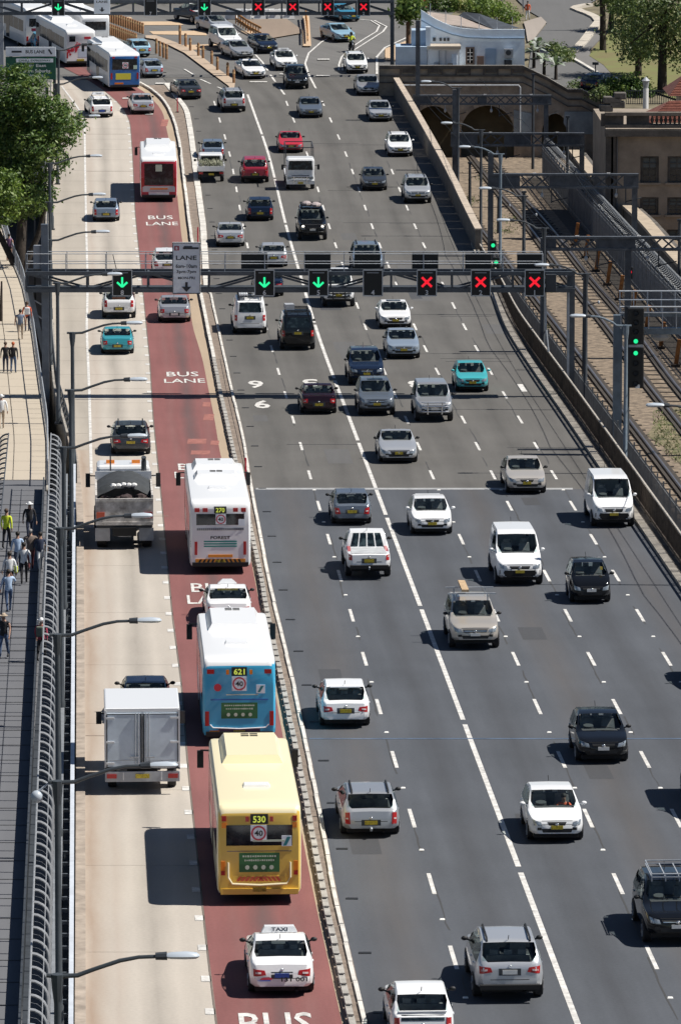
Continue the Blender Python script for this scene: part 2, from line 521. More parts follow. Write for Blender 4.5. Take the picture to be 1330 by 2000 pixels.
# concrete slabs
def slab(name, fl, fr, a, b, m, parent, z=0.0, gap=.025, u0=0.0):
    mb = MB(); mb.uv = []
    for D in (a + gap, b - gap):
        l, r = fl(D) + gap / 2, fr(D) - gap / 2
        for x, q in ((l, -.05), (l, z), (r, z), (r, -.05)):
            mb.v.append((x, D, Zr(D) + q)); mb.uv.append((x - l + u0, D))
    mb.f += [(1, 5, 4, 0), (2, 6, 5, 1), (3, 7, 6, 2), (0, 3, 2, 1), (4, 5, 6, 7)]; mb.m += [0] * 5
    return mb.build(name, m, parent)
D = 120.0
while D < 448:
    e = D + (12.0 if D < 250 else 6.0)
    if D < 262: slab('concrete_slab', L_car_l, L_red_l, D, e, CONC_R, carr, 0, .012)
    else:
        slab('concrete_slab', L_white, L_red_l, D, e, CONC_R, carr, 0, .02, .6)
        slab('concrete_slab', L_car_l, L_white, D, e, CONC_S, carr, 0, .02)
    D = e
# lane lines
def dashes(f, d0, d1, pitch, ln, w, parent_of, name='lane_dash', phase=185.3):
    i0 = int(math.ceil((d0 - phase) / pitch)); i1 = int((d1 - phase) / pitch)
    for i in range(i0, i1 + 1):
        c = phase + i * pitch
        mark(f, c - ln / 2, c + ln / 2, w, .006).build(name, M_mark, parent_of(c))
which = lambda D: road if D < DJ else road2
for f in (L_56, L_43, L_32, L_21):
    dashes(f, 120, 438 if f is not L_21 else 400, 10.0, 3.0, .125, which)
st = MB(); st.box((0, 0, .012), (.16, .16, .024), 0, 0, .7)
stud_me = st.mesh('road_stud', mat('stud_white', (.85, .84, .8), .4))
for f in (L_56, L_43, L_32, L_21):
    for i in range(-6, 9):
        c = 190.3 + i * 10
        if c < DJ + 6: add('road_stud', stud_me, which(c), loc=(f(c), c, .004))
for i in range(-3, 11):
    a = 192.7 + i * 24.9; b = a + 24.0
    if b < 452 and a > 110: mark(L_centre, a, min(b, 446), .17, .007).build('dividing_line', M_mark, which((a + b) / 2))
for i in range(-13, 71):
    c = 172.3 + i * 3.94
    if 118 < c < 440: mark(rel(L_red_l, -.16), c - .36, c + .36, .27 if c < 260 else .23, .012).build('lane_square', M_mark, carr if c > 0 else None)
mark(rel(L_red_l, -.03), 120, 440, .05, .012).build('tar_seam', mat('tar_seam', (.16, .13, .11), .8), bus)
for i in range(12):
    a = gp(175, 925).y + i * 16.0; b = min(a + 15.9, 446)
    mark(L_white, a, b, .14, .012).build('edge_line', M_mark, carr)
M_crk = mat('tar_line', (.05, .05, .05), .7)
for f in (L_56, L_43, L_32, L_21):
    c = 122.0
    while c < 400:
        ln = rng.uniform(3, 9); o_ = rng.uniform(-.12, .12)
        mb = MB(); n = max(2, int(ln / 1.0)); pv = None
        for i in range(n + 1):
            d = c + ln * i / n; x = f(d) + o_ + rng.normal() * .018; w_ = rng.uniform(.012, .035)
            cur = ((x - w_, d, Zr(d) + .003), (x + w_, d, Zr(d) + .003))
            if pv: mb.quad(pv[0], pv[1], cur[1], cur[0])
            pv = cur
        mb.build('tar_seam', M_crk, which(c)); c += ln + rng.uniform(2, 9)
M_pt = [road_mat('patch_asphalt_dark', (.062, .064, .07), var=.2), road_mat('patch_asphalt_pale', (.105, .104, .104), var=.2)]
for i in range(26):
    d = rng.uniform(140, 400); lane = int(rng.integers(-2, 4)); x = L_centre(d) + lane * LANE + rng.uniform(.5, 1.2); w_ = rng.uniform(.5, 1.3); ln = rng.uniform(1.2, 6)
    mb = MB(); mb.uv = []
    for xx, dd in ((x, d), (x + w_, d), (x + w_ - .046 * ln, d + ln), (x - .046 * ln, d + ln)): mb.v.append((xx, dd, Zr(dd) + .0022)); mb.uv.append((xx, dd))
    mb.f.append((0, 1, 2, 3)); mb.m.append(0)
    mb.build('road_patch', M_pt[int(d > DJ) if rng.random() < .7 else 0], which(d))
# words and figures on the road
def road_word(s, px, py, w, h, parent, flip=False, name='road_word', dz=.014):
    p = gp(px, py)
    me = text_mesh(s, w, h, M_mark, name, len(s) == 1)
    o = add(name, me, parent)
    o.location = (p.x, p.y, Zr(p.y) + dz)
    sl = math.atan(2 * A_ * max(0, min(p.y, D1_) - D0_))
    o.rotation_euler = (sl, 0, (math.pi if flip else 0) + .046)
    return o
road_word('BUS', 357, 731, 1.7, 2.0, bus); road_word('LANE', 361, 744, 2.15, 1.7, bus)
road_word('BUS', 314, 425, 1.65, 2.0, bus); road_word('LANE', 317, 437, 2.1, 1.8, bus)
road_word('BUS', 416, 1148, 1.75, 2.3, bus); road_word('LANE', 420, 1171, 2.2, 2.2, bus)
road_word('BUS', 540, 2000, 2.0, 2.6, bus)
road_word('BUS', 385, 912, 1.75, 2.2, bus); road_word('LANE', 388, 928, 2.2, 2.2, bus)
for s, x, y, fl in (('6', 500, 751, True), ('6', 512, 790, False), ('5', 606, 748, True), ('5', 622, 786, False), ('3', 812, 751, True), ('1', 1019, 758, True)):
    road_word(s, x, y, .8 if s != '1' else .3, 3.2, road2, fl, 'lane_number')
# faded repair patches on the bus lane
for x, y, w, l in ((385, 862, .9, .9), (392, 884, .9, .7), (404, 790, .4, .9), (408, 815, .5, 1.2), (420, 865, .4, .8), (338, 437, .2, .8), (322, 240, .5, 2)):
    p = gp(x, y); mb = MB(); mb.quad((p.x - w / 2, p.y - l, .005), (p.x + w / 2, p.y - l, .005), (p.x + w / 2, p.y + l, .005), (p.x - w / 2, p.y + l, .005))
    for i in range(4): mb.v[i] = (mb.v[i][0], mb.v[i][1], Zr(mb.v[i][1]) + .006)
    mb.build('worn_patch', mat('worn_patch_paint', (.29, .115, .095), .85, 0, .3, 3), bus)
# bridge joints across the road
def cross(name, y, xa, xb, w, m, dz, parent):
    p, q = gp(xa, y), gp(xb, y); mb = MB()
    mb.box(((p.x + q.x) / 2, p.y, dz - .02 + Zr(p.y)), (q.x - p.x, w, .04)); return mb.build(name, m, parent)
cross('expansion_joint', 955, 500, 1118, .55, mat('joint_plate', (.34, .345, .35), .55, 0, .25, 2), .012, road)
cross('expansion_joint', 1443, 604, 1420, .16, mat('joint_plate_blue', (.16, .21, .29), .35, .4, .4, 1.4), .010, road)
cross('expansion_joint', 947, 168, 316, .10, M_dsteel, .006, carr)
for y, xa, xb in ((262, 168, 258), (335, 169, 258), (1008, 168, 330), (1437, 168, 360)):
    cross('slab_joint', y, xa, xb, .10, M_soil, .006, carr)
for y, xa, xb in ((280, 610, 700), (283, 640, 770), (372, 640, 690), (435, 670, 860), (437, 760, 880), (700, 860, 985), (706, 870, 1000), (868, 560, 700), (618, 860, 960)):
    cross('tar_seam', y, xa, xb, .13, mat('tar_line', (.05, .05, .05), .7), .006, road2)
# drain grates beside the median
gr = MB(); gr.box((0, 0, .003), (.36, .22, .02)); gr_me = gr.mesh('drain_grate', M_black)
for i in range(-5, 40):
    c = gp(616, 1486).y + i * 7.3
    add('drain_grate', gr_me, which(c), loc=(L_med_r(c) + .42, c, Zr(c) + .004))

# median: notched kerb, dirt filled channel, white kerb
med = solid('median', L_med_l, L_med_r, 118, 446, 2.0, -.1, .10, M_soil, kind='structure')
def kerb_blocks(fl, fr, d0, d1, ln, z, m, parent, name, gap=.04, jit=.0):
    D = d0
    while D < d1:
        b = MB(); e = D + ln - gap; j = rng.uniform(-jit, jit); hz = z + rng.uniform(-jit, jit) * .6
        l0, r0, l1, r1 = fl(D) + j, fr(D) + j, fl(e) + j, fr(e) + j
        ch = .03
        bot = [(l0, D, Zr(D) - .05), (r0, D, Zr(D) - .05), (r1, e, Zr(e) - .05), (l1, e, Zr(e) - .05)]
        top = [(l0 + ch, D + ch, Zr(D) + hz), (r0 - ch, D + ch, Zr(D) + hz), (r1 - ch, e - ch, Zr(e) + hz), (l1 + ch, e - ch, Zr(e) + hz)]
        b.v = bot + top
        b.f = [(4, 5, 6, 7), (0, 1, 5, 4), (1, 2, 6, 5), (2, 3, 7, 6), (3, 0, 4, 7)]; b.m = [0] * 5
        b.build(name, m, parent)
        D += ln
KW = mat('white_kerb', (.56, .54, .50), .8, 0, .22, 1.3, .2)
KG = mat('grey_kerb', (.34, .325, .30), .85, 0, .25, 2.0, .3)
kerb_blocks(lambda D: L_med_r(D) - (.18 if D < 330 else .45), L_med_r, 120, 446, 2.44, .17, KW, med, 'kerb_block', .03, .012)
kerb_blocks(rel(L_med_l, .03), rel(L_med_l, .27), 120, 300, 1.25, .20, KG, med, 'notched_kerb_block', .12, .012)
kerb_blocks(rel(L_med_l, .03), rel(L_med_l, .27), 300, 446, 2.5, .20, KW, med, 'kerb_block', .05, .01)
nb = MB(); nb.box((0, 0, 0), (.13, .07, .04)); nb_me = nb.mesh('fixing_lug', M_black)
for i in range(118):
    c = 121.0 + i * 1.25; add('fixing_lug', nb_me, med, loc=(L_med_l(c) + .13, c, Zr(c) + .20))
solid('channel_strip', rel(L_med_l, .5), rel(L_med_l, .52), 120, 300, 3, .0, .13, mat('channel_dirt', (.22, .18, .155), .95, 0, .35, 2), parent=med)

# left kerb of the carriageway
kl_ = solid('kerb', lambda D: L_car_l(D) - .28, rel(L_car_l, .02), 118, 268, 3, -.1, .13, mat('stained_kerb', (.33, .28, .235), .85, 0, .3, 1.5, .2), kind='structure')
# right kerb and fence strip
kr = solid('kerb', L_redge, lambda D: L_redge(D) + .34, 118, 356, 3, -.1, .14, mat('right_kerb', (.30, .275, .24), .85, 0, .3, 1.5, .2), kind='structure')
L_fence = line(kl(.6945) + [(1002, 628), (975, 565), (955, 527)], smooth=6)
solid('verge', lambda D: L_redge(D) + .34, lambda D: L_fence(D) + .3, 118, 356, 3, -.2, .05, mat('verge_dirt', (.12, .105, .09), .95, 0, .4, 2), kind='structure')

# footway
fw = strip('footway', lambda D: L_walk_r(D) - 2.75, L_walk_r, 118, DJ + 3, 3, -.02, FOOT)
fw2 = strip('far_footway', lambda D: L_walk_r(D) - 4.2, L_walk_r, DJ + 3, 430, 4, -.05, M_conc2)
D = DJ + 3.0
while D < 400:
    slab('paving_slab', lambda d: L_walk_r(d) - 1.55, L_walk_r, D, D + 3.2, FOOTC, fw2, 0, .02)
    slab('paving_slab', lambda d: L_walk_r(d) - 4.2, lambda d: L_walk_r(d) - 1.58, D, D + 3.2, FOOTC, fw2, 0, .02)
    D += 3.2
j_me = MB().box((0, 0, 0), (2.7, .05, .02)).mesh('footway_cross_bar', mat('cross_bar_grey', (.075, .078, .085), .8))  # thin dark grey bars laid across the near footway at even spacing
for i in range(46):
    c = 122 + i * 2.75
    if c < DJ + 2: add('footway_cross_bar', j_me, fw, loc=(L_walk_r(c) - 1.37, c, -.012))
# retaining side of the carriageway (left), down to the lower road
sw = solid('side_wall', lambda D: L_car_l(D) - .32, rel(L_car_l, 0), 268, 446, 4, -6.5, .32, M_conc2)
tag(sw, 'low concrete side wall of the raised carriageway above the dark gap', 'wall')
sw2 = solid('footway_wall', rel(L_walk_r, -.02), rel(L_walk_r, .12), 250, 420, 4, -6.5, .04, M_conc2)
tag(sw2, 'concrete edge beam of the pale far footway above the dark gap', 'wall')

# rail corridor
Z_R = -.30
RS = lambda D: Z_R
strip('rail_bed', lambda D: L_fence(min(D, 352)) + .3 if D < 352 else L_wall(D) - .2, lambda D: 95, 118, 470, 6, 0, BALL, surf=RS, nu=4)
def raillines(pts): return line(pts, dz=Z_R + .17, surf=FLAT, smooth=4)
r_a = raillines(kl(.764) + [(999, 521), (924, 427)])
r_b = raillines([(1325, 825), (1256, 738), (1201, 657), (1165, 611), (1095, 526), (1039, 449), (1008, 412), (977, 378), (930, 318)])
track_rails = [off(r_a, -1.435), r_a, r_b, off(r_b, 1.435)]
M_rail = mat('rail_steel', (.075, .062, .055), .45, .2, .3, 2)
M_railtop = mat('rail_running_surface', (.32, .31, .31), .3, .7)
M_tie = mat('timber_sleeper', (.045, .037, .03), .9, 0, .4, 3)
for t, (fa, fb) in enumerate(((track_rails[0], track_rails[1]), (track_rails[2], track_rails[3]))):
    tr = empty('railway_track', (0, 0, 0), 0, ('railway track running right beside the roadside fence', 'railway track on brown ballast beside the grey panel fence')[t], 'railway track', 'railway tracks beside the road')
    for f in (fa, fb):
        solid('rail', rel(f, -.09), rel(f, .09), 118, 440, 4, Z_R + .02, Z_R + .17, M_rail, surf=FLAT, parent=tr)
        solid('rail_head', rel(f, -.04), rel(f, .03), 118, 440, 4, Z_R + .17, Z_R + .19, M_railtop, surf=FLAT, parent=tr)
        solid('guard_timber', rel(f, .14), rel(f, .30), 118, 440, 4, Z_R + .0, Z_R + .10, M_tie, surf=FLAT, parent=tr)
        solid('guard_timber', rel(f, -.30), rel(f, -.14), 118, 440, 4, Z_R + .0, Z_R + .10, M_tie, surf=FLAT, parent=tr)
    sl_me = MB().box((0, 0, 0), (2.5, .24, .1)).mesh('sleeper', M_tie)
    for i in range(150):
        c = 150 + i * 1.9; add('sleeper', sl_me, tr, loc=((fa(c) + fb(c)) / 2, c, Z_R - .015))
# weedy patch
mb = MB(); P = [(1262, 850), (1300, 800), (1345, 790), (1400, 860), (1420, 960), (1345, 925), (1300, 875)]
mb.poly([gp(x, y, Z_R + .02, FLAT) for x, y in P]); mb.build('weeds', GRASSY)['kind'] = 'stuff'
tb = MB()
for i in range(900):
    x, y = rng.uniform(1275, 1340), rng.uniform(800, 905)
    if (x - 1262) * .9 < (y - 850) * .9 - 0: continue
    p = gp(x, y, Z_R + .02, FLAT); a = rng.uniform(0, 6.28); h = rng.uniform(.05, .16); w = .03
    d = Vector((math.cos(a), math.sin(a), 0)) * w
    tb.poly([p - d, p + d, p + Vector((rng.normal() * .08, rng.normal() * .08, h))])
for (cx, cy) in ((1000, 430), (920, 390), (1075, 560), (945, 345), (990, 450), (1055, 640)):
    for i in range(120):
        p = gp(cx + rng.normal() * 14, cy + rng.normal() * 4, Z_R + .02, FLAT); a = rng.uniform(0, 6.28); h = rng.uniform(.05, .16)
        d = Vector((math.cos(a), math.sin(a), 0)) * .04
        tb.poly([p - d, p + d, p + Vector((rng.normal() * .08, rng.normal() * .08, h))])
tb.build('weeds', mat('weed_green', (.09, .12, .035), .9, 0, .4, 3))['kind'] = 'stuff'

# approach markings at the top
for pts, w in (([(617, 173), (604, 148), (596, 124), (603, 104), (627, 83), (645, 72)], .16),
               ([(662, 138), (662, 126), (667, 112), (686, 93), (710, 77), (735, 62), (741, 50), (724, 40), (703, 38)], .15),
               ([(669, 138), (670, 126), (675, 114), (693, 97), (720, 80), (748, 62), (755, 52), (731, 40)], .15),
               ([(736, 145), (736, 111), (752, 93), (793, 74)], .18),
               ([(499, 107), (513, 122), (523, 138)], .16), ([(528, 146), (538, 160)], .16), ([(545, 170), (556, 185)], .16),
               ([(360, 135), (380, 147)], .16), ([(392, 155), (412, 164)], .16), ([(425, 170), (445, 178)], .16), ([(340, 156), (346, 160)], .16),
               ([(565, 52), (583, 62)], .14)):
    poly_mark(pts, w, .02).build('lane_marking', M_mark, road2)
for x, y, w in ((632, 116, 1.0), (631, 148, 1.1), (505, 160, 1.4), (320, 163, 1.3), (556, 145, .8), (250, 192, .8), (292, 223, .6)):
    p = gp(x, y); MB().box((p.x, p.y, Zr(p.y) + .02), (w, 1.2, .01)).build('lane_marking', M_mark, road2)
PADC = road_mat('pale_buff_concrete', (.50, .37, .25), var=.1, patch=.08)
for pts in ([(250, 42), (345, 42), (360, 49), (262, 49)], [(292, 61), (400, 60), (405, 69), (300, 67)], [(355, 88), (425, 86), (430, 97), (372, 97)], [(205, 34), (255, 33), (260, 36), (215, 38)], [(120, 60), (190, 68), (195, 78), (150, 74)], [(470, 60), (590, 62), (588, 66), (480, 66)]):
    area('concrete_pad', pts, .004, PADC)
area('concrete_island', [(445, 178), (448, 171), (400, 135), (360, 105), (330, 90), (300, 78), (285, 76), (285, 71), (305, 71), (345, 85), (378, 100), (420, 132), (460, 160), (458, 174)], .10, road_mat('island_concrete', (.42, .33, .25)))
area('concrete_island', [(592, 33), (604, 33), (608, 92), (592, 92)], .10, PADC)
area('concrete_island', [(462, 40), (560, 38), (590, 60), (590, 66), (520, 78)], .08, road_mat('weathered_island', (.24, .19, .15)))
area('footpath', [(795, 120), (752, 118), (752, 96), (795, 80)], .05, PADC)
# ------------------------------------------------------------------ vehicles
def paint(name, col, metal=0.0, rough=.32, coat=.6):
    if max(col) < .06: coat, rough = .0, .09
    return mat('paint_' + name, col, rough, metal, 0, 1, 0, 1, coat)
P = {
 'white': paint('white', (.80, .81, .82)), 'silver': paint('silver', (.46, .48, .51), .55, .34), 'pale_silver': paint('pale_silver', (.55, .57, .60), .5),
 'grey': paint('grey', (.15, .18, .225), .4), 'dark_grey': paint('dark_grey', (.045, .052, .062), .35), 'black': paint('black', (.006, .007, .009)),
 'navy': paint('navy', (.012, .022, .05), .25), 'blue_grey': paint('blue_grey', (.22, .28, .36), .45), 'blue_silver': paint('blue_silver', (.38, .46, .56), .45),
 'red': paint('red', (.48, .025, .04)), 'crimson': paint('crimson', (.33, .02, .045)), 'teal': paint('teal', (.04, .30, .36), .1), 'turquoise': paint('turquoise', (.06, .42, .46), .1),
 'beige': paint('beige', (.58, .54, .49), .4), 'gold': paint('gold', (.52, .48, .43), .4), 'maroon': paint('maroon', (.022, .010, .016), .2), 'dark_green': paint('dark_green', (.02, .04, .04), .2),
 'light_blue': paint('light_blue', (.32, .52, .66), .2), 'cyan_blue': paint('cyan_blue', (.05, .30, .48), .2),
}
# longitudinal profile of each body style, metres from the nose: (y, height of the top)
STY = {
 'sedan': dict(L=4.75, W=1.82, zb=.24, belt=.95, prof=[(0, .66), (.05, .77), (.30, .84), (1.15, .94), (1.42, .98), (1.85, 1.19), (2.3, 1.39), (2.75, 1.45), (3.3, 1.40), (3.7, 1.25), (4.08, 1.07), (4.5, 1.05), (4.68, .98), (4.75, .72)], ws=(1.42, 2.3), rw=(3.34, 4.06), tumble=.36),
 'hatch': dict(L=4.15, W=1.74, zb=.25, belt=.96, prof=[(0, .68), (.05, .80), (.28, .88), (.9, .97), (1.12, 1.0), (1.55, 1.24), (2.0, 1.43), (2.5, 1.49), (3.35, 1.43), (3.62, 1.30), (3.95, 1.02), (4.1, .92), (4.15, .66)], ws=(1.12, 2.0), rw=(3.42, 3.96), tumble=.34),
 'wagon': dict(L=4.85, W=1.83, zb=.25, belt=.96, prof=[(0, .66), (.05, .78), (.30, .85), (1.15, .95), (1.42, .98), (1.9, 1.22), (2.32, 1.42), (2.8, 1.48), (4.15, 1.44), (4.42, 1.28), (4.68, 1.02), (4.8, .93), (4.85, .66)], ws=(1.42, 2.32), rw=(4.2, 4.68), tumble=.34),
 'suv': dict(L=4.72, W=1.88, zb=.34, belt=1.12, prof=[(0, .80), (.05, .93), (.26, 1.02), (1.05, 1.12), (1.3, 1.17), (1.75, 1.45), (2.15, 1.67), (2.6, 1.74), (4.1, 1.69), (4.35, 1.52), (4.6, 1.18), (4.7, 1.05), (4.72, .76)], ws=(1.3, 2.15), rw=(4.15, 4.6), tumble=.30),
 'fourwd': dict(L=4.8, W=1.86, zb=.42, belt=1.2, prof=[(0, .80), (.05, .98), (.2, 1.10), (1.2, 1.19), (1.4, 1.22), (1.75, 1.52), (2.1, 1.80), (2.5, 1.86), (4.5, 1.84), (4.68, 1.62), (4.76, 1.2), (4.79, 1.05), (4.8, .82)], ws=(1.4, 2.1), rw=(4.54, 4.76), tumble=.20),
 'ute': dict(L=5.1, W=1.82, zb=.40, belt=1.13, prof=[(0, .74), (.06, .88), (.25, 1.0), (1.15, 1.10), (1.4, 1.14), (1.8, 1.45), (2.15, 1.68), (2.5, 1.75), (3.02, 1.71), (3.2, 1.48), (3.34, 1.09), (3.7, 1.07), (5.0, 1.07), (5.08, 1.03), (5.1, .70)], ws=(1.4, 2.15), rw=(3.06, 3.34), tumble=.28),
 'van': dict(L=4.9, W=1.84, zb=.30, belt=1.22, prof=[(0, .76), (.05, .94), (.22, 1.04), (.62, 1.20), (.74, 1.24), (1.15, 1.66), (1.5, 1.96), (2.0, 2.05), (4.5, 2.02), (4.74, 1.90), (4.84, 1.2), (4.88, 1.05), (4.9, .70)], ws=(.74, 1.5), rw=(4.72, 4.84), tumble=.14),
 'longvan': dict(L=5.2, W=1.90, zb=.30, belt=1.18, prof=[(0, .76), (.05, .92), (.28, 1.02), (1.05, 1.14), (1.2, 1.2), (1.65, 1.6), (2.0, 1.86), (2.5, 1.98), (4.85, 1.95), (5.08, 1.84), (5.16, 1.2), (5.18, 1.05), (5.2, .70)], ws=(1.2, 2.0), rw=(5.06, 5.16), tumble=.14),
 'small': dict(L=3.3, W=1.62, zb=.26, belt=1.0, prof=[(0, .62), (.06, .78), (.22, .92), (.5, 1.02), (.62, 1.07), (1.0, 1.34), (1.3, 1.50), (1.7, 1.55), (2.8, 1.50), (3.0, 1.35), (3.2, 1.02), (3.28, .9), (3.3, .66)], ws=(.62, 1.3), rw=(2.84, 3.2), tumble=.3),
 'coupe': dict(L=4.55, W=1.82, zb=.20, belt=.88, prof=[(0, .56), (.06, .67), (.33, .75), (1.3, .88), (1.6, .92), (2.0, 1.12), (2.4, 1.27), (2.75, 1.30), (3.2, 1.24), (3.7, 1.02), (4.1, .94), (4.42, .90), (4.52, .82), (4.55, .62)], ws=(1.6, 2.4), rw=(3.22, 3.72), tumble=.42),
}
def prof_at(prof, y):
    return interp(prof, min(max(y, prof[0][0]), prof[-1][0]))
def side_mid(st): return st['ws'][1] + (st['rw'][0] - st['ws'][1]) * .42
def side_end(st): return side_mid(st) + .1 if st['zb'] == .30 else st['rw'][1] - (.40 if st['tumble'] >= .34 else .26)
def car_body(st):
    L, W, zb, belt, prof, tum = st['L'], st['W'], st['zb'], st['belt'], st['prof'], st['tumble']
    w = W / 2
    ys = sorted(set([p[0] for p in prof] + list(st['ws']) + list(st['rw']) + [st['ws'][0] + .30, side_mid(st) - .06, side_mid(st) + .06, side_end(st)] + [.015, .14, .22, .55, .8, L - .015, L - .12, L - .25, L - .5, L - .9, L / 2]))
    rings = []
    for y in ys:
        e = min(y, L - y)
        pf = 1 - .20 * max(0, 1 - e / .42) ** 2.2 - .03 * max(0, 1 - e / 1.2)
        if y < L / 2: pf -= .03 * max(0, 1 - e / .9)
        ww = w * pf
        zt = prof_at(prof, y)
        z0 = zb + .10 * max(0, 1 - e / .5)
        t = min(1, max(0, (zt - belt) / .22))
        zs = min(belt, zt - .05)
        zm = z0 + (zs - z0) * .55
        hi = []
        # lower side
        low = [(0, z0), (ww * .84, z0), (ww * .965, z0 + .09), (ww, zm), (ww * .965, zs)]
        top_c = [(ww * .95, zs + (zt - zs) * .45), (ww * .88, zs + (zt - zs) * .80), (ww * .66, zt - .012), (0, zt)]
        gh = max(zt - zs, .01)
        r1 = ww * .955 - tum * gh * .5; r2 = ww * .955 - tum * gh * .88
        cab = [(r1, zs + gh * .5), (r2, zs + gh * .86), (r2 * .93, zt - .014), (0, zt)]
        top = [(a[0] * (1 - t) + b[0] * t, a[1] * (1 - t) + b[1] * t) for a, b in zip(top_c, cab)]
        rings.append([(x, L / 2 - y, z) for x, z in low + top])
    mb = MB(); mb.hole = []; n = len(rings[0])
    full = []
    for r in rings:
        f = r + [(-x, y, z) for x, y, z in reversed(r[1:-1])]
        full.append(f)
    k = len(full[0])
    for f in full: mb.v += f
    for i in range(len(full) - 1):
        for j in range(k):
            j2 = (j + 1) % k
            mb.f.append((i * k + j, i * k + j2, (i + 1) * k + j2, (i + 1) * k + j)); mb.m.append(0)
            top = j in (7, 8)
            a, b_ = ys[i], ys[i + 1]
            f_open = a >= st['ws'][0] - 1e-4 and b_ <= st['ws'][1] + 1e-4
            r_open = st.get('rear_open', True) and a >= st['rw'][0] - 1e-4 and b_ <= st['rw'][1] + 1e-4
            m_ = side_mid(st)
            s_open = j in (4, 5, 10, 11) and a >= st['ws'][0] + .299 and b_ <= side_end(st) + 1e-4 and not (a >= m_ - .061 and b_ <= m_ + .061)
            if st['zb'] == .30 and b_ > m_ - .05: s_open = False
            mb.hole.append((top and (f_open or r_open)) or s_open)
    mb.f.append(tuple(range(k - 1, -1, -1))); mb.m.append(0); mb.hole.append(False)
    e = (len(full) - 1) * k
    mb.f.append(tuple(e + j for j in range(k))); mb.m.append(0); mb.hole.append(False)
    return mb
class Proj:
    """lays thin panels on a body surface"""
    def __init__(s, mb): s.t = BVHTree.FromPolygons(mb.v, mb.f)
    def hit(s, side, a, b):
        if side == 'F': o, d = Vector((a, 20, b)), Vector((0, -1, 0))
        elif side == 'R': o, d = Vector((a, -20, b)), Vector((0, 1, 0))
        elif side == 'P': o, d = Vector((20, a, b)), Vector((-1, 0, 0))
        elif side == 'D': o, d = Vector((-20, a, b)), Vector((1, 0, 0))
        else: o, d = Vector((a, b, 20)), Vector((0, 0, -1))
        h = s.t.ray_cast(o, d)
        return (h[0], h[1]) if h[0] is not None else None
    def patch(s, mb, side, q, nu=5, nv=4, lift=.008, thick=.012, m=0):
        """q: four corners in the two free coordinates of the side"""
        base = len(mb.v); ok = True; P_ = []
        back = {'F': Vector((0, -1, 0)), 'R': Vector((0, 1, 0)), 'P': Vector((-1, 0, 0)), 'D': Vector((1, 0, 0)), 'T': Vector((0, 0, -1))}[side]
        for i in range(nv + 1):
            for j in range(nu + 1):
                u, v = j / nu, i / nv
                a = (q[0][0] * (1 - u) + q[1][0] * u) * (1 - v) + (q[3][0] * (1 - u) + q[2][0] * u) * v
                b = (q[0][1] * (1 - u) + q[1][1] * u) * (1 - v) + (q[3][1] * (1 - u) + q[2][1] * u) * v
                h = s.hit(side, a, b)
                if h is None:
                    if not P_: return mb
                    P_.append(P_[-1]); continue
                nrm = h[1] if h[1].dot(back) < 0 else -h[1]
                nn = (nrm - back * .6).normalized()
                P_.append(h[0] + nn * lift)
        mb.v += [tuple(p) for p in P_]
        w = nu + 1
        for i in range(nv):
            for j in range(nu):
                a = base + i * w + j
                mb.f.append((a, a + 1, a + w + 1, a + w)); mb.m.append(m)
        ring = [j for j in range(nu)] + [i * w + nu for i in range(nv)] + [nv * w + j for j in range(nu, 0, -1)] + [i * w for i in range(nv, 0, -1)]
        b2 = len(mb.v)
        mb.v += [tuple(P_[r] + back * thick) for r in ring]
        for t in range(len(ring)):
            t2 = (t + 1) % len(ring)
            mb.f.append((base + ring[t], b2 + t, b2 + t2, base + ring[t2])); mb.m.append(m)
        return mb
def rect(x0, x1, z0, z1): return [(x0, z0), (x1, z0), (x1, z1), (x0, z1)]
def mirq(q): return [(-a, b) for a, b in q]
def wheel_mesh(r=.32, w=.21):
    t = MB(); n = 18
    prof = [(r * .62, -w / 2), (r * .93, -w / 2), (r, -w / 2 + .03), (r, w / 2 - .03), (r * .93, w / 2), (r * .62, w / 2)]
    for i in range(n):
        a = 2 * math.pi * i / n
        for rr, x in prof: t.v.append((x, rr * math.cos(a), rr * math.sin(a)))
    k = len(prof)
    for i in range(n):
        i2 = (i + 1) % n
        for j in range(k - 1): t.f.append((i * k + j, i * k + j + 1, i2 * k + j + 1, i2 * k + j)); t.m.append(0)
    d = MB()
    for s in (-1, 1):
        d.tube([(s * w * .30, 0, 0), (s * w * .44, 0, 0)], [r * .64, r * .60], 14)
        for i in range(5):
            a = 2 * math.pi * i / 5
            d.bar((s * w * .45, 0, 0), (s * w * .45, r * .58 * math.cos(a), r * .58 * math.sin(a)), .07, .03)
    return t.mesh('wheel', M_rubber, True), d.mesh('rim', M_rim, True)
WHEELS = {}
def add_wheels(root, spots, r=.32, w=.21):
    key = (r, w)
    if key not in WHEELS: WHEELS[key] = wheel_mesh(r, w)
    for x, y in spots:
        o = add('wheel', WHEELS[key][0], root, loc=(x, y, r)); add('rim', WHEELS[key][1], o)
_SHAPE = {}
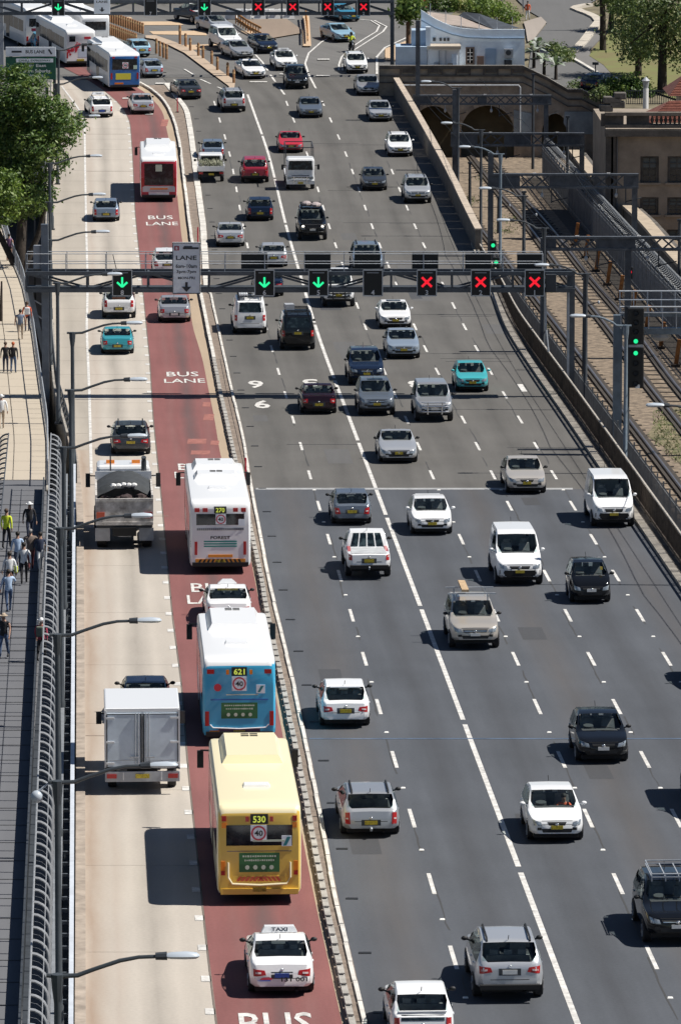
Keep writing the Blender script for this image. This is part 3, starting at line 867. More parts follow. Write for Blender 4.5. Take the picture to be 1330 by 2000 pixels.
def car_shape(style, opts=()):
    """list of (part name, mesh builder, material key, parent part)"""
    key = (style, tuple(sorted(opts)))
    if key in _SHAPE: return _SHAPE[key]
    st = STY[style]; L, W, belt, prof, zb, tum = st['L'], st['W'], st['belt'], st['prof'], st['zb'], st['tumble']
    w = W / 2
    if 'barred' in opts or style in ('van', 'longvan'): st = dict(st, rear_open=False)
    body = car_body(st); pj = Proj(body); parts = [('body', body, 'paint', None)]
    rear_glass = 'glass' if not st.get('rear_open', True) else 'clear'
    H = max(p[1] for p in prof)
    y1, y2 = st['ws']; y3, y4 = st['rw']
    z1, z2, z3, z4 = prof_at(prof, y1), prof_at(prof, y2), prof_at(prof, y3), prof_at(prof, y4)
    hw = lambda z: w * .955 - tum * max(0, z - belt)
    q = [(-hw(z1) + .12, z1 + .03), (hw(z1) - .12, z1 + .03), (hw(z2) - .11, z2 - .03), (-hw(z2) + .11, z2 - .03)]
    parts.append(('windscreen', pj.patch(MB(), 'F', q, 8, 5), 'clear', None))
    wp = MB()
    for s in (-.45, .15): wp.bar((s, L / 2 - y1 - .06, z1 + .05), (s + .42, L / 2 - y1 - .16, z1 + .10), .02, .02)
    parts.append(('wiper', wp, 'black', None))
    inset = .13 if style in ('sedan', 'coupe', 'hatch', 'wagon', 'small', 'suv') else .16
    q = [(-hw(z4) + inset, z4 + .02), (hw(z4) - inset, z4 + .02), (hw(z3) - inset + .02, z3 - .03), (-hw(z3) + inset - .02, z3 - .03)]
    if style in ('van', 'longvan'): q = rect(-w * .78, w * .78, 1.28, 1.82)
    rwn = MB()
    if 'barred' in opts:
        for i in range(4):
            u0, u1 = i / 4 + .02, (i + 1) / 4 - .02
            lo = [(q[0][0] + (q[1][0] - q[0][0]) * u, q[0][1]) for u in (u0, u1)]; hi_ = [(q[3][0] + (q[2][0] - q[3][0]) * u, q[2][1]) for u in (u1, u0)]
            pj.patch(rwn, 'R', lo + hi_, 2, 3)
    else: pj.patch(rwn, 'R', q, 8, 5)
    parts.append(('rear_window', rwn, rear_glass, None))
    # side glass
    yf, yr = L / 2 - y1, L / 2 - y4
    zt = lambda y: prof_at(prof, L / 2 - y)
    for side in ('P', 'D'):
        f0 = (yf - .28, belt); f1 = (L / 2 - y2 - .12, min(zt(L / 2 - y2 - .12) - .12, H - .12))
        mid = L / 2 - (y2 + (y3 - y2) * .42)
        b1 = (L / 2 - y3 + .02, H - .15); b0 = (L / 2 - y4 + (.38 if style in ('sedan', 'coupe', 'hatch') else .22), belt)
        if style in ('van', 'longvan'): b0, b1, mid = (mid - .1, belt + .06), (mid - .1, H - .3), mid; 
        fw_ = pj.patch(MB(), side, [f0, (mid + .05, belt), (mid + .05, H - .13), f1], 5, 3)
        parts.append(('side_window', fw_, 'clear', None))
        if style not in ('van', 'longvan') or 'windows' in opts:
            parts.append(('side_window', pj.patch(MB(), side, [(mid - .05, belt), b0, b1, (mid - .05, H - .13)], 5, 3), 'clear', None))
        for wy in (L / 2 - .86, -L / 2 + (.92 if style not in ('ute',) else 1.15)):
            r = .39
            arch = MB()
            cz = .32
            for a0 in range(6):
                t0, t1 = math.pi * a0 / 6, math.pi * (a0 + 1) / 6
                pj.patch(arch, side, [(wy + .02 * math.cos(t0), cz + .02), (wy + r * math.cos(t0), cz + r * math.sin(t0)), (wy + r * math.cos(t1), cz + r * math.sin(t1)), (wy + .02 * math.cos(t1), cz + .02)], 2, 1, .004)
            parts.append(('wheel_arch', arch, 'black', None))
        hd = MB()
        sx = 1 if side == 'P' else -1
        for hy in (mid + .12, mid - .75):
            if style in ('van', 'longvan') and hy < mid: continue
            h = pj.hit(side, hy, belt - .14)
            if h: hd.box((h[0].x + sx * .015, hy, belt - .14), (.03, .18, .03))
        parts.append(('door_handle', hd, 'paint', None))
    # front face
    bz = prof_at(prof, .03)
    zg = bz - .04
    for s in (1, -1):
        q = [(s * w * .52, zg - .11), (s * w * .82, zg - .08), (s * w * .86, zg + .10), (s * w * .57, zg + .02)]
        if style in ('fourwd',): q = [(s * w * .56, zg - .09), (s * w * .78, zg - .09), (s * w * .78, zg + .08), (s * w * .56, zg + .08)]
        parts.append(('headlight', pj.patch(MB(), 'F', q, 4, 3, .012), 'headl', None))
        q = [(s * w * .55, zb + .22), (s * w * .70, zb + .22), (s * w * .70, zb + .31), (s * w * .55, zb + .31)]
        parts.append(('fog_light', pj.patch(MB(), 'F', q, 2, 2, .01), 'black', None))
    gw, gh_ = (.34, .05) if 'v1' in opts else (.50, .02) if 'v2' in opts else (.44, .01)
    parts.append(('grille', pj.patch(MB(), 'F', [(-w * (gw - .06), zg - .12 + gh_ * .6), (w * (gw - .06), zg - .12 + gh_ * .6), (w * gw, zg + .01 + gh_ * .3), (-w * gw, zg + .01 + gh_ * .3)], 4, 2, .010), 'black', None))
    if 'v2' in opts or style in ('suv', 'fourwd', 'ute'): parts.append(('chrome_bar', pj.patch(MB(), 'F', [(-w * gw * .9, zg - .06), (w * gw * .9, zg - .06), (w * gw * .9, zg - .035), (-w * gw * .9, zg - .035)], 4, 1, .018), 'chrome', None))
    bl_ = pj.patch(MB(), 'F', [(-w * .86, zb + .40), (w * .86, zb + .40), (w * .86, zb + .415), (-w * .86, zb + .415)], 6, 1, .004); parts.append(('bumper_seam', bl_, 'black', None))
    badge = MB(); h = pj.hit('F', 0, zg - .05)
    if h: badge.ball((0, h[0].y + .015, zg - .05), (.06, .02, .05)); parts.append(('badge', badge, 'chrome', None))
    parts.append(('air_intake', pj.patch(MB(), 'F', [(-w * .5, zb + .14), (w * .5, zb + .14), (w * .56, zb + .27), (-w * .56, zb + .27)], 4, 2, .010), 'black', None))
    pl = MB(); h = pj.hit('F', 0, zb + .30)
    if h: pl.box((0, h[0].y + .02, zb + .31), (.37, .02, .12)); parts.append(('number_plate', pl, 'plate', None))
    # rear face
    rb = prof_at(prof, L - .03)
    tz = rb - .10
    for s in (1, -1):
        if style in ('hatch', 'suv', 'wagon', 'small'): q = [(s * w * .58, tz - .16), (s * w * .84, tz - .18), (s * w * .87, tz + .14), (s * w * .66, tz + .10)]
        elif style in ('van', 'longvan', 'fourwd', 'ute'): q = [(s * w * .76, .80), (s * w * .90, .80), (s * w * .90, 1.12), (s * w * .76, 1.12)]
        else: q = [(s * w * .48, tz - .05), (s * w * .85, tz - .10), (s * w * .86, tz + .12), (s * w * .52, tz + .08)]
        if 'v1' in opts and style in ('hatch', 'wagon', 'suv'): q = [(s * w * .70, tz - .22), (s * w * .87, tz - .22), (s * w * .87, tz + .16), (s * w * .72, tz + .18)]
        elif 'v2' in opts and style in ('hatch', 'wagon', 'suv'): q = [(s * w * .50, tz - .06), (s * w * .86, tz - .12), (s * w * .87, tz + .10), (s * w * .55, tz + .07)]
        elif 'v1' in opts: q = [(s * w * .62, tz - .10), (s * w * .86, tz - .12), (s * w * .87, tz + .10), (s * w * .62, tz + .12)]
        parts.append(('tail_light', pj.patch(MB(), 'R', q, 4, 3, .012), 'tail', None))
        qi = [(q[0][0] * .6 + q[1][0] * .4, q[0][1] * .5 + q[3][1] * .5 - .03), (q[1][0] * .85 + q[0][0] * .15, q[1][1] * .5 + q[2][1] * .5 - .03), (q[1][0] * .85 + q[0][0] * .15, q[1][1] * .5 + q[2][1] * .5 + .02), (q[0][0] * .6 + q[1][0] * .4, q[0][1] * .5 + q[3][1] * .5 + .02)]
        parts.append(('lamp_lens', pj.patch(MB(), 'R', qi, 2, 2, .020), 'tailc', 'tail_light'))
    pl = MB(); pz = (tz - .06 if 'v1' not in opts else zb + .30) if style not in ('ute',) else .78
    h = pj.hit('R', 0, pz)
    if h:
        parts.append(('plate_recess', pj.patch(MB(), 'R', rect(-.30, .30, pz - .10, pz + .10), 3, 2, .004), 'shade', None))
        pl.box((0, h[0].y - .025, pz), (.40, .02, .13)); parts.append(('number_plate', pl, 'plate', None))
        bd = MB(); h2 = pj.hit('R', 0, pz + .16)
        if h2: bd.ball((0, h2[0].y - .015, pz + .16), (.05, .02, .04)); parts.append(('badge', bd, 'chrome', None))
    parts.append(('panel_gap', pj.patch(MB(), 'R', rect(-w * .82, w * .82, zb + .33, zb + .35), 6, 1, .003), 'black', None))
    parts.append(('panel_gap', pj.patch(MB(), 'F', rect(-w * .8, w * .8, zg + .055, zg + .07), 6, 1, .003), 'black', None))
    parts.append(('lower_bumper', pj.patch(MB(), 'R', [(-w * .66, zb + .03), (w * .66, zb + .03), (w * .72, zb + .12), (-w * .72, zb + .12)], 6, 2, .012), 'black', None))
    un = MB(); un.box((0, 0, zb), (W * .80, L * .90, .16)); 
    un.tube([(w * .45, -L / 2 + .35, zb - .05), (w * .45, -L / 2 + .06, zb - .04)], .035, 8)
    parts.append(('underbody', un, 'under', None))
    for s in (1, -1):
        mm = MB(); my = L / 2 - y1 - .42; mx = w * .955 - .03
        mm.bar((s * mx, my, belt + .04), (s * (mx + .12), my, belt + .08), .06, .04)
        mm.ball((s * (mx + .16), my, belt + .10), (.095, .06, .068), 0, 10, 6)
        parts.append(('side_mirror', mm, 'mirror', None))
    an = MB(); an.tube([(.0, L / 2 - y3 + .1, H - .03), (.0, L / 2 - y3 - .05, H + .12)], .012, 5)
    parts.append(('aerial', an, 'black', None))
    if 'rails' in opts:
        for s in (1, -1):
            rr = MB(); x = s * (hw(H) - .13)
            rr.tube([(x, L / 2 - y2 - .1, H - .04), (x, L / 2 - y2 - .25, H + .04), (x, L / 2 - y3 + .15, H + .02), (x, L / 2 - y3 + .02, H - .06)], .028, 6)
            parts.append(('roof_rail', rr, 'black', None))
    if 'rack' in opts:
        rk = MB(); ya, yb = L / 2 - y2 - .3, L / 2 - y3 + .15
        for s in (1, -1): rk.bar((s * .62, ya, H + .14), (s * .62, yb, H + .14), .05, .05)
        for i in range(5): 
            yy = ya + (yb - ya) * i / 4; rk.bar((-.68, yy, H + .14), (.68, yy, H + .14), .05, .05)
        for s in (1, -1):
            for yy in (ya, yb): rk.bar((s * .6, yy, H - .06), (s * .6, yy, H + .16), .05, .05)
        parts.append(('roof_rack', rk, 'black', None))
    if 'spoiler' in opts:
        sp = MB(); yy = L / 2 - y4 + .02; sp.box((0, yy - .03, z4 + .02), (W * .74, .10, .03)); parts.append(('spoiler', sp, 'paint', None))
    if 'roofspoiler' in opts:
        sp = MB(); yy = L / 2 - y3 - .08; sp.box((0, yy, z3 - .0), (W * .60, .22, .03)); parts.append(('spoiler', sp, 'paint', None))
    if 'split' in opts:
        parts.append(('rear_glass_strip', pj.patch(MB(), 'R', rect(-w * .66, w * .66, z4 - .21, z4 - .06), 6, 2), 'glass', None))
    if 'sunroof' in opts:
        sy = L / 2 - y2 - .4
        parts.append(('sunroof', pj.patch(MB(), 'T', [(-.40, sy - .35), (.40, sy - .35), (.40, sy + .30), (-.40, sy + .30)], 4, 3), 'glass', None))
    if style == 'ute':
        parts.append(('tonneau_cover', pj.patch(MB(), 'T', [(-w * .78, -L / 2 + .12), (w * .78, -L / 2 + .12), (w * .78, L / 2 - 3.5), (-w * .78, L / 2 - 3.5)], 4, 4, .02), 'cover', None))
    if 'spare' in opts:
        sw_ = MB(); sw_.tube([(.1, -L / 2 - .02, .98), (.1, -L / 2 - .22, .98)], .34, 18); parts.append(('spare_wheel_cover', sw_, 'black', None))
    if 'bullbar' in opts:
        bb = MB(); yy = L / 2 + .10
        for z in (.60, .86, 1.06): bb.tube([(-w * .72, yy - .1, z), (-w * .55, yy, z), (w * .55, yy, z), (w * .72, yy - .1, z)], .035, 6)
        for s in (-1, 1): bb.tube([(s * w * .38, yy, .45), (s * w * .38, yy, 1.1)], .035, 6)
        parts.append(('bull_bar', bb, 'chrome' if 'chromebar' in opts else 'black', None))
    if 'towbar' in opts:
        tb_ = MB(); tb_.bar((0, -L / 2 + .1, zb + .08), (0, -L / 2 - .14, zb + .06), .06, .05); tb_.ball((0, -L / 2 - .14, zb + .13), .04); parts.append(('tow_bar', tb_, 'galv', None))
    if 'darkbumper' in opts:
        parts.append(('front_bumper', pj.patch(MB(), 'F', [(-w * .86, zb + .10), (w * .86, zb + .10), (w * .86, zb + .36), (-w * .86, zb + .36)], 8, 3, .014), 'under', None))
    if 'rearbumper' in opts:
        rb_ = MB(); rb_.box((0, -L / 2 - .05, zb + .14), (W * .86, .16, .14)); parts.append(('rear_bumper', rb_, 'under', None))
    # cabin
    fl_ = MB(); fl_.box((0, L / 2 - (y1 + y4) / 2 - .1, (zb + .12 + belt - .28) / 2), (W * .84, (y4 - y1) - .3, belt - .28 - zb - .12)); parts.append(('cabin_floor', fl_, 'trim', None))
    ds = MB(); ds.box((0, L / 2 - y1 - .30, belt - .08), (W * .80, .5, .16)); ds.tube([(.36, L / 2 - y1 - .66, belt - .02), (.36, L / 2 - y1 - .64, belt + .10)], .17, 12); parts.append(('dashboard', ds, 'trim', None))
    for s in (1, -1):
        se = MB(); sy = L / 2 - y2 - .42
        se.prism([(s * .36 - .24, sy + .02, belt - .3), (s * .36 + .24, sy + .02, belt - .3), (s * .36 + .20, sy - .14, belt + .22), (s * .36 - .20, sy - .14, belt + .22)], (0, -.12, 0)); se.box((s * .36, sy - .20, belt + .31), (.26, .10, .16))
        parts.append(('front_seat', se, 'seat', None))
    if style not in ('ute', 'van', 'longvan'):
        se = MB(); sy = L / 2 - y3 + .38 if style != 'wagon' else L / 2 - y3 + .9
        se.prism([(-.62, sy, belt - .3), (.62, sy, belt - .3), (.58, sy - .14, belt + .12), (-.58, sy - .14, belt + .12)], (0, -.12, 0))
        for s in (-.38, 0, .38): se.box((s, sy - .2, belt + .20), (.22, .09, .14))
        parts.append(('rear_seat', se, 'seat', None))
    body.f = [f for f, h_ in zip(body.f, body.hole) if not h_]; body.m = [0] * len(body.f)
    _SHAPE[key] = parts
    return parts
_MESH = {}
def clear_glass():
    m = bpy.data.materials.new('clear_tinted_glass'); m.use_nodes = True; n = m.node_tree; n.nodes.clear(); N = n.nodes.new
    o = N('ShaderNodeOutputMaterial'); mx = N('ShaderNodeMixShader'); tr = N('ShaderNodeBsdfTransparent'); gl = N('ShaderNodeBsdfGlossy'); lw = N('ShaderNodeLayerWeight'); pw = N('ShaderNodeMath'); pw.operation = 'POWER'; fr = N('ShaderNodeMath'); fr.operation = 'MULTIPLY_ADD'
    tr.inputs[0].default_value = (.80, .88, .87, 1); gl.inputs['Roughness'].default_value = .04; gl.inputs['Color'].default_value = (.72, .80, .82, 1); lw.inputs[0].default_value = .5; n.links.new(lw.outputs['Facing'], pw.inputs[0]); pw.inputs[1].default_value = 5.0; n.links.new(pw.outputs[0], fr.inputs[0]); fr.inputs[1].default_value = .9; fr.inputs[2].default_value = .045
    n.links.new(fr.outputs[0], mx.inputs[0]); n.links.new(tr.outputs[0], mx.inputs[1]); n.links.new(gl.outputs[0], mx.inputs[2]); n.links.new(mx.outputs[0], o.inputs[0])
    return m
M_clear = clear_glass()
M_trim = mat('dark_cabin_trim', (.06, .062, .066), .8); M_seat = mat('seat_fabric', (.19, .19, .195), .85, 0, .4, 2)
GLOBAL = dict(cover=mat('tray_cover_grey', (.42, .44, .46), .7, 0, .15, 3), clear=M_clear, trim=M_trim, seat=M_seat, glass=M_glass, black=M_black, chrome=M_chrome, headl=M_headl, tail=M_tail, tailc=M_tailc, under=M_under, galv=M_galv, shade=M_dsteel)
def heading(D):
    e = 6.0
    return -math.atan2(L_centre(D + e) - L_centre(D - e), 2 * e)
def grade(D):
    return math.atan(2 * A_ * max(0, min(D, D1_) - D0_)) if D > D0_ else 0.0
def place_vehicle(name, px, py, L, away, label, cat, group=None, head=None, nose=.8):
    """px, py: where the tyres nearest the camera meet the road, in the photograph"""
    p = gp(px, py)
    hd = heading(p.y) if head is None else head
    d = Vector((-math.sin(hd), math.cos(hd), 0))
    c = p + d * (L / 2 - nose)
    root = empty(name, (c.x, c.y, Zr(c.y) + .01), 0, label, cat, group)
    g = grade(c.y)
    root.rotation_euler = (g if away else -g, 0, hd if away else hd + math.pi)
    return root
VAR = np.random.default_rng(5)
def make_car(name, style, px, py, away, col, label, cat='car', opts=(), plate='y', group='cars and vans on the motorway', head=None):
    st = STY[style]; L = st['L']; W_ = st['W']
    root = place_vehicle(name, px, py, L, away, label, cat, group, head)
    if style in ('sedan', 'hatch', 'wagon', 'suv'): root.scale = (VAR.uniform(.97, 1.03), VAR.uniform(.95, 1.04), VAR.uniform(.92, .99)); opts = tuple(opts) + (('v0', 'v1', 'v2')[int(VAR.integers(0, 3))],)
    made = {}
    for i, (pn, mb, mk, par) in enumerate(car_shape(style, opts)):
        if not mb.v: continue
        m = P[col] if mk == 'paint' else {'y': M_plate, 'w': M_platew, 'b': M_plateb}[plate] if mk == 'plate' else (P[col] if col in ('white', 'turquoise') and not away else M_black) if mk == 'mirror' else GLOBAL[mk]
        k = (style, tuple(sorted(opts)), i, m.name)
        if k not in _MESH: _MESH[k] = mb.mesh(pn, m, pn in ('body', 'side_mirror', 'windscreen', 'rear_window', 'headlight', 'tail_light', 'badge', 'roof_rail'), 38)
        o = add(pn, _MESH[k], made[par] if par else root)
        made[pn] = o
    r = .33 if style in ('sedan', 'hatch', 'wagon', 'coupe', 'small') else .37
    ry = -L / 2 + (.92 if style != 'ute' else 1.15)
    x = W_ / 2 - .115
    add_wheels(root, [(x, L / 2 - .86), (-x, L / 2 - .86), (x, ry), (-x, ry)], r, .22 if r < .35 else .25)
    return root
def local(root, name, mb, m, smooth=False, parent=None):
    return mb.build(name, m, parent or root, smooth)
A, T = True, False
# name, style, x, y of the near tyres, direction, colour, label, options, plate
CARS = [
 ('sedan_car', 'sedan', 341, 628, A, 'silver', 'silver sedan driving along the red bus lane under the gantry', ()),
 ('suv_car', 'suv', 327, 541, A, 'white', 'white car half hidden behind the bus lane times sign', ()),
 ('sedan_car', 'sedan', 279, 222, A, 'pale_silver', 'silver sedan behind the far blue bus on the red lane', ()),
 ('taxi', 'wagon', 198, 228, A, 'white', 'white taxi with roof sign at the bend of the pale concrete lane', ('rails',)),
 ('hatchback_car', 'hatch', 208, 431, A, 'blue_grey', 'blue grey hatchback beside the red and white bus shadow', ()),
 ('wagon_car', 'suv', 233, 621, A, 'white', 'white wagon with dark load behind its rear window below the green arrow', ('rails',)),
 ('sedan_car', 'sedan', 230, 690, A, 'teal', 'teal blue sedan on the pale concrete lane', ()),
 ('wagon_car', 'wagon', 256, 887, A, 'dark_grey', 'dark charcoal wagon ahead of the tip truck', ('rails',)),
 ('hatchback_car', 'hatch', 285, 1408, A, 'navy', 'dark blue car mostly hidden ahead of the white box truck', ()),
 ('hatchback_car', 'hatch', 273, 110, A, 'light_blue', 'pale blue green hatchback beside the far orange posts', ()),
 ('suv_car', 'hatch', 297, 150, A, 'blue_silver', 'blue silver hatchback right beside the far blue bus', ()),
 ('sedan_car', 'sedan', 370, 193, A, 'dark_grey', 'dark grey sedan leaving past the tip of the median', ()),
 ('suv_car', 'suv', 456, 218, A, 'pale_silver', 'silver off-roader with roof rails at the start of the dividing line', ('rails', 'rearbumper')),
 ('hatchback_car', 'hatch', 416, 311, A, 'blue_grey', 'slate blue hatchback just ahead of the loaded white ute', ()),
 ('wagon_car', 'suv', 498, 356, A, 'crimson', 'crimson wagon with silver bumper left of the dividing line', ('rearbumper',)),
 ('hatchback_car', 'hatch', 508, 430, A, 'navy', 'dark navy hatchback in lane five behind the crimson wagon', ('roofspoiler',)),
 ('sedan_car', 'sedan', 450, 481, A, 'pale_silver', 'pale silver sedan with red tail lights beside the median', ()),
 ('hatchback_car', 'hatch', 534, 520, A, 'pale_silver', 'silver hatchback just above the lane six signal', ()),
 ('sedan_car', 'sedan', 524, 578, A, 'navy', 'dark sedan hidden behind the lane six signal', ()),
 ('work_van', 'longvan', 488, 651, A, 'white', 'white van with ladders and white pipes on its roof', ('rack',)),
 ('work_van', 'longvan', 581, 682, A, 'black', 'black van with a roof rack and pale box on top', ('rack',)),
 ('sedan_car', 'sedan', 622, 807, A, 'maroon', 'very dark maroon sedan at the gantry shadow', ()),
 ('suv_car', 'hatch', 686, 1022, A, 'grey', 'slate grey hatchback just past the bridge joint', ()),
 ('ute', 'ute', 719, 1127, A, 'white', 'white ute with barred rear window and covered tray', ('barred', 'rearbumper', 'towbar')),
 ('hatchback_car', 'hatch', 673, 1416, A, 'white', 'white hatchback with large red tail lights beside the blue bus', ('roofspoiler',)),
 ('wagon_car', 'wagon', 722, 1628, A, 'silver', 'silver wagon with dark roof rails and tow ball beside the yellow bus', ('rails', 'towbar')),
 ('suv_car', 'suv', 991, 1947, A, 'pale_silver', 'silver off-road wagon with roof rails near the bottom edge', ('rails', 'rearbumper')),
 ('hatchback_car', 'hatch', 822, 2034, A, 'white', 'white liftback with split rear window cut by the bottom edge', ('spoiler', 'split')),
 # towards the camera
 ('wagon_car', 'wagon', 697, 142, T, 'white', 'white wagon beside the double white line at the junction', ('rails',)),
 ('sedan_car', 'sedan', 719, 185, T, 'silver', 'silver sedan next to the top end of the retaining wall', ()),
 ('sedan_car', 'sedan', 743, 236, T, 'pale_silver', 'pale silver sedan second down along the retaining wall', ()),
 ('wagon_car', 'wagon', 781, 305, T, 'white', 'white wagon with roof rails beside the retaining wall', ('rails',)),
 ('suv_car', 'suv', 815, 396, T, 'pale_silver', 'silver off-road wagon lowest along the retaining wall', ('rails',)),
 ('hatchback_car', 'hatch', 731, 371, T, 'dark_grey', 'dark grey hatchback in lane three right of the white truck', ()),
 ('sedan_car', 'sedan', 607, 229, T, 'grey', 'dark grey sedan above the red sports car', ()),
 ('suv_car', 'suv', 580, 173, T, 'black', 'black off-road wagon between two white lines at the junction', ()),
 ('sports_car', 'coupe', 568, 297, T, 'red', 'bright red low sports car above the white flatbed truck', ()),
 ('off_roader', 'fourwd', 610, 468, T, 'black', 'black off-roader with headlights on and a loaded roof rack', ('rack', 'bullbar')),
 ('suv_car', 'suv', 718, 533, T, 'blue_grey', 'blue silver off-road wagon behind the lane four signal', ('rails',)),
 ('off_roader', 'fourwd', 661, 598, T, 'white', 'white off-roader with black bull bar below the lane five signal', ('bullbar',)),
 ('sedan_car', 'sedan', 771, 640, T, 'white', 'white sedan with sunroof just below the lane three signal', ('sunroof',)),
 ('sedan_car', 'sedan', 787, 699, T, 'blue_silver', 'blue silver sedan with yellow plate behind the white sunroof sedan', ()),
 ('suv_car', 'suv', 715, 750, T, 'navy', 'dark navy off-road wagon left of the gantry shadow', ()),
 ('suv_car', 'suv', 735, 810, T, 'grey', 'grey crossover with sunroof across the gantry shadow', ('sunroof',)),
 ('off_roader', 'fourwd', 847, 822, T, 'silver', 'silver off-roader with chrome bull bar beside the lane number three', ('bullbar', 'chromebar')),
 ('hatchback_car', 'hatch', 921, 764, T, 'turquoise', 'turquoise hatchback in lane two', ()),
 ('sports_car', 'coupe', 777, 902, T, 'pale_silver', 'low silver coupe above the bridge joint', ()),
 ('hatchback_car', 'hatch', 842, 1042, T, 'white', 'white hatchback with yellow plate just below the bridge joint', ('roofspoiler',)),
 ('sedan_car', 'sedan', 1026, 962, T, 'beige', 'pale champagne sedan sitting on the bridge joint', ()),
 ('work_van', 'van', 1195, 1027, T, 'white', 'white van with black bumper next to the roadside fence', ('darkbumper',)),
 ('work_van', 'longvan', 1012, 1140, T, 'white', 'white long-bonnet van with black lower bumper in lane two', ('darkbumper',)),
 ('city_car', 'small', 1151, 1175, T, 'black', 'tiny black city car with pale plate in lane one', ()),
 ('off_roader', 'suv', 925, 1264, T, 'gold', 'pale gold off-roader with roof bars and a plank on top', ()),
 ('hatchback_car', 'hatch', 1174, 1486, T, 'black', 'glossy black hatchback across the thin blue joint', ()),
 ('hatchback_car', 'hatch', 1083, 1639, T, 'white', 'white hatchback with an orange clad person showing through its windscreen', ()),
 ('off_roader', 'suv', 1318, 1840, T, 'black', 'black off-road wagon with white roof basket cut by the right edge', ()),
 ('sedan_car', 'sedan', 496, 153, T, 'white', 'white sedan near the tip of the bollard island', ()),
 ('taxi', 'sedan', 559, 136, T, 'white', 'white sedan with roof sign ahead of the black off-road wagon', ()),
 ('hatchback_car', 'hatch', 521, 103, T, 'navy', 'dark navy hatchback above the white roof sign sedan', ()),
 ('sedan_car', 'sedan', 473, 115, T, 'silver', 'silver sedan right behind the white pickup at the far junction', ()),
 ('off_roader', 'fourwd', 450, 99, T, 'white', 'white off-roader stopped on the far pale concrete strip', ()),
 ('sedan_car', 'sedan', 433, 64, T, 'pale_silver', 'pale silver sedan below the far green arrow', ()),
 ('ute', 'ute', 396, 46, A, 'dark_grey', 'dark pickup passing under the far gantry green arrow', ()),
 ('sedan_car', 'sedan', 671, 81, T, 'light_blue', 'pale blue sedan curving in from the far right', ()),
 ('sedan_car', 'sedan', 683, 41, T, 'cyan_blue', 'bright blue car under the far red crosses', ()),
 ('hatchback_car', 'hatch', 85, 98, A, 'cyan_blue', 'bright blue hatchback above the green direction sign', ()),
 ('hatchback_car', 'hatch', 1396, 1342, T, 'black', 'black car outside the right edge showing only its shadow', ()),
]
HEADS = {(273, 110): .35, (297, 150): .28, (370, 193): .22, (671, 81): .35, (683, 41): .5, (85, 98): .3, (396, 46): .5, (433, 64): .45, (450, 99): .3, (473, 115): .3, (521, 103): .3, (496, 153): .22, (559, 136): .15, (198, 228): .16, (279, 222): .12, (456, 218): .12}
CAR = {}
for nm, sty, x, y, aw, col, lab, opts in CARS:
    pl = 'w' if col in ('black', 'silver', 'gold') and aw == T else 'y'
    if nm == 'taxi': pl = 'b'
    if x == 991 or x == 341: pl = 'w'
    hd = HEADS.get((x, y))
    cat = {'taxi': 'taxi', 'ute': 'ute', 'work_van': 'van'}.get(nm, 'car')
    CAR[(x, y)] = make_car(nm, sty, x, y, aw, col, lab, cat, opts, pl, head=hd)
CAR[(847, 822)].scale = (1, .97, .93); CAR[(622, 807)].scale = (1, .97, .95)
def on_roof(key, name, mb, m, label=None, cat=None):
    """a load lying on a car's roof: a thing of its own, set where the car stands"""
    r = CAR[key]; o = mb.build(name, m); o.location = r.location; o.rotation_euler = r.rotation_euler
    if label: tag(o, label, cat, None)
    return o
def taxi_sign(root, y, z, txt='TAXI', w=1.0, face=-1):
    s = MB(); s.box((0, y, z + .09), (w, .30, .18), 0, 0, .82); s.build('roof_sign', P['white'], root)
    t = add('roof_sign_text', text_mesh(txt, w * .45, .11, P['navy'], 'roof_sign_text', True), root)
    t.location = (0, y + face * .150, z + .10); t.rotation_euler = (R(78), 0, 0 if face < 0 else math.pi)
taxi_sign(CAR[(198, 228)], .2, 1.50); taxi_sign(CAR[(559, 136)], .0, 1.46, face=1)
# near taxis in the bus lane
tx1 = make_car('taxi', 'sedan', 549, 1937, A, 'white', 'white taxi with phone number on its boot behind the yellow bus', 'taxi', (), 'b')
taxi_sign(tx1, -.15, 1.45)
for t_, w_, h_, x_, m_ in (('131 001', .72, .13, .34, M_black), ):
    t = add('phone_number', text_mesh(t_, w_, h_, m_, 'phone_number', True), tx1); t.location = (x_, -2.42, .56); t.rotation_euler = (R(84), 0, 0)
lg = MB(); lg.poly([(-.62, -2.40, .55), (-.34, -2.405, .53), (-.24, -2.405, .58), (-.36, -2.40, .63), (-.55, -2.40, .61)]); lg.build('door_emblem', mat('emblem_red', (.55, .05, .08), .5), tx1)
lg = MB(); lg.poly([(-.70, -2.401, .53), (-.60, -2.406, .51), (-.30, -2.41, .51), (-.34, -2.406, .55)]); lg.build('door_emblem', mat('emblem_blue', (.05, .14, .5), .5), tx1)
tx2 = make_car('taxi', 'sedan', 446, 1218, A, 'white', 'white taxi with yellow sticker between the white bus and the blue bus', 'taxi', (), 'b')
s = MB(); s.box((0, -.1, 1.53), (.75, .26, .18), 0, 0, .5); s.build('roof_sign', P['white'], tx2)
s = MB(); s.box((0, -1.02, 1.335), (.80, .02, .07)); s.build('window_sticker', mat('sticker_yellow', (.75, .55, .1), .5), tx2)
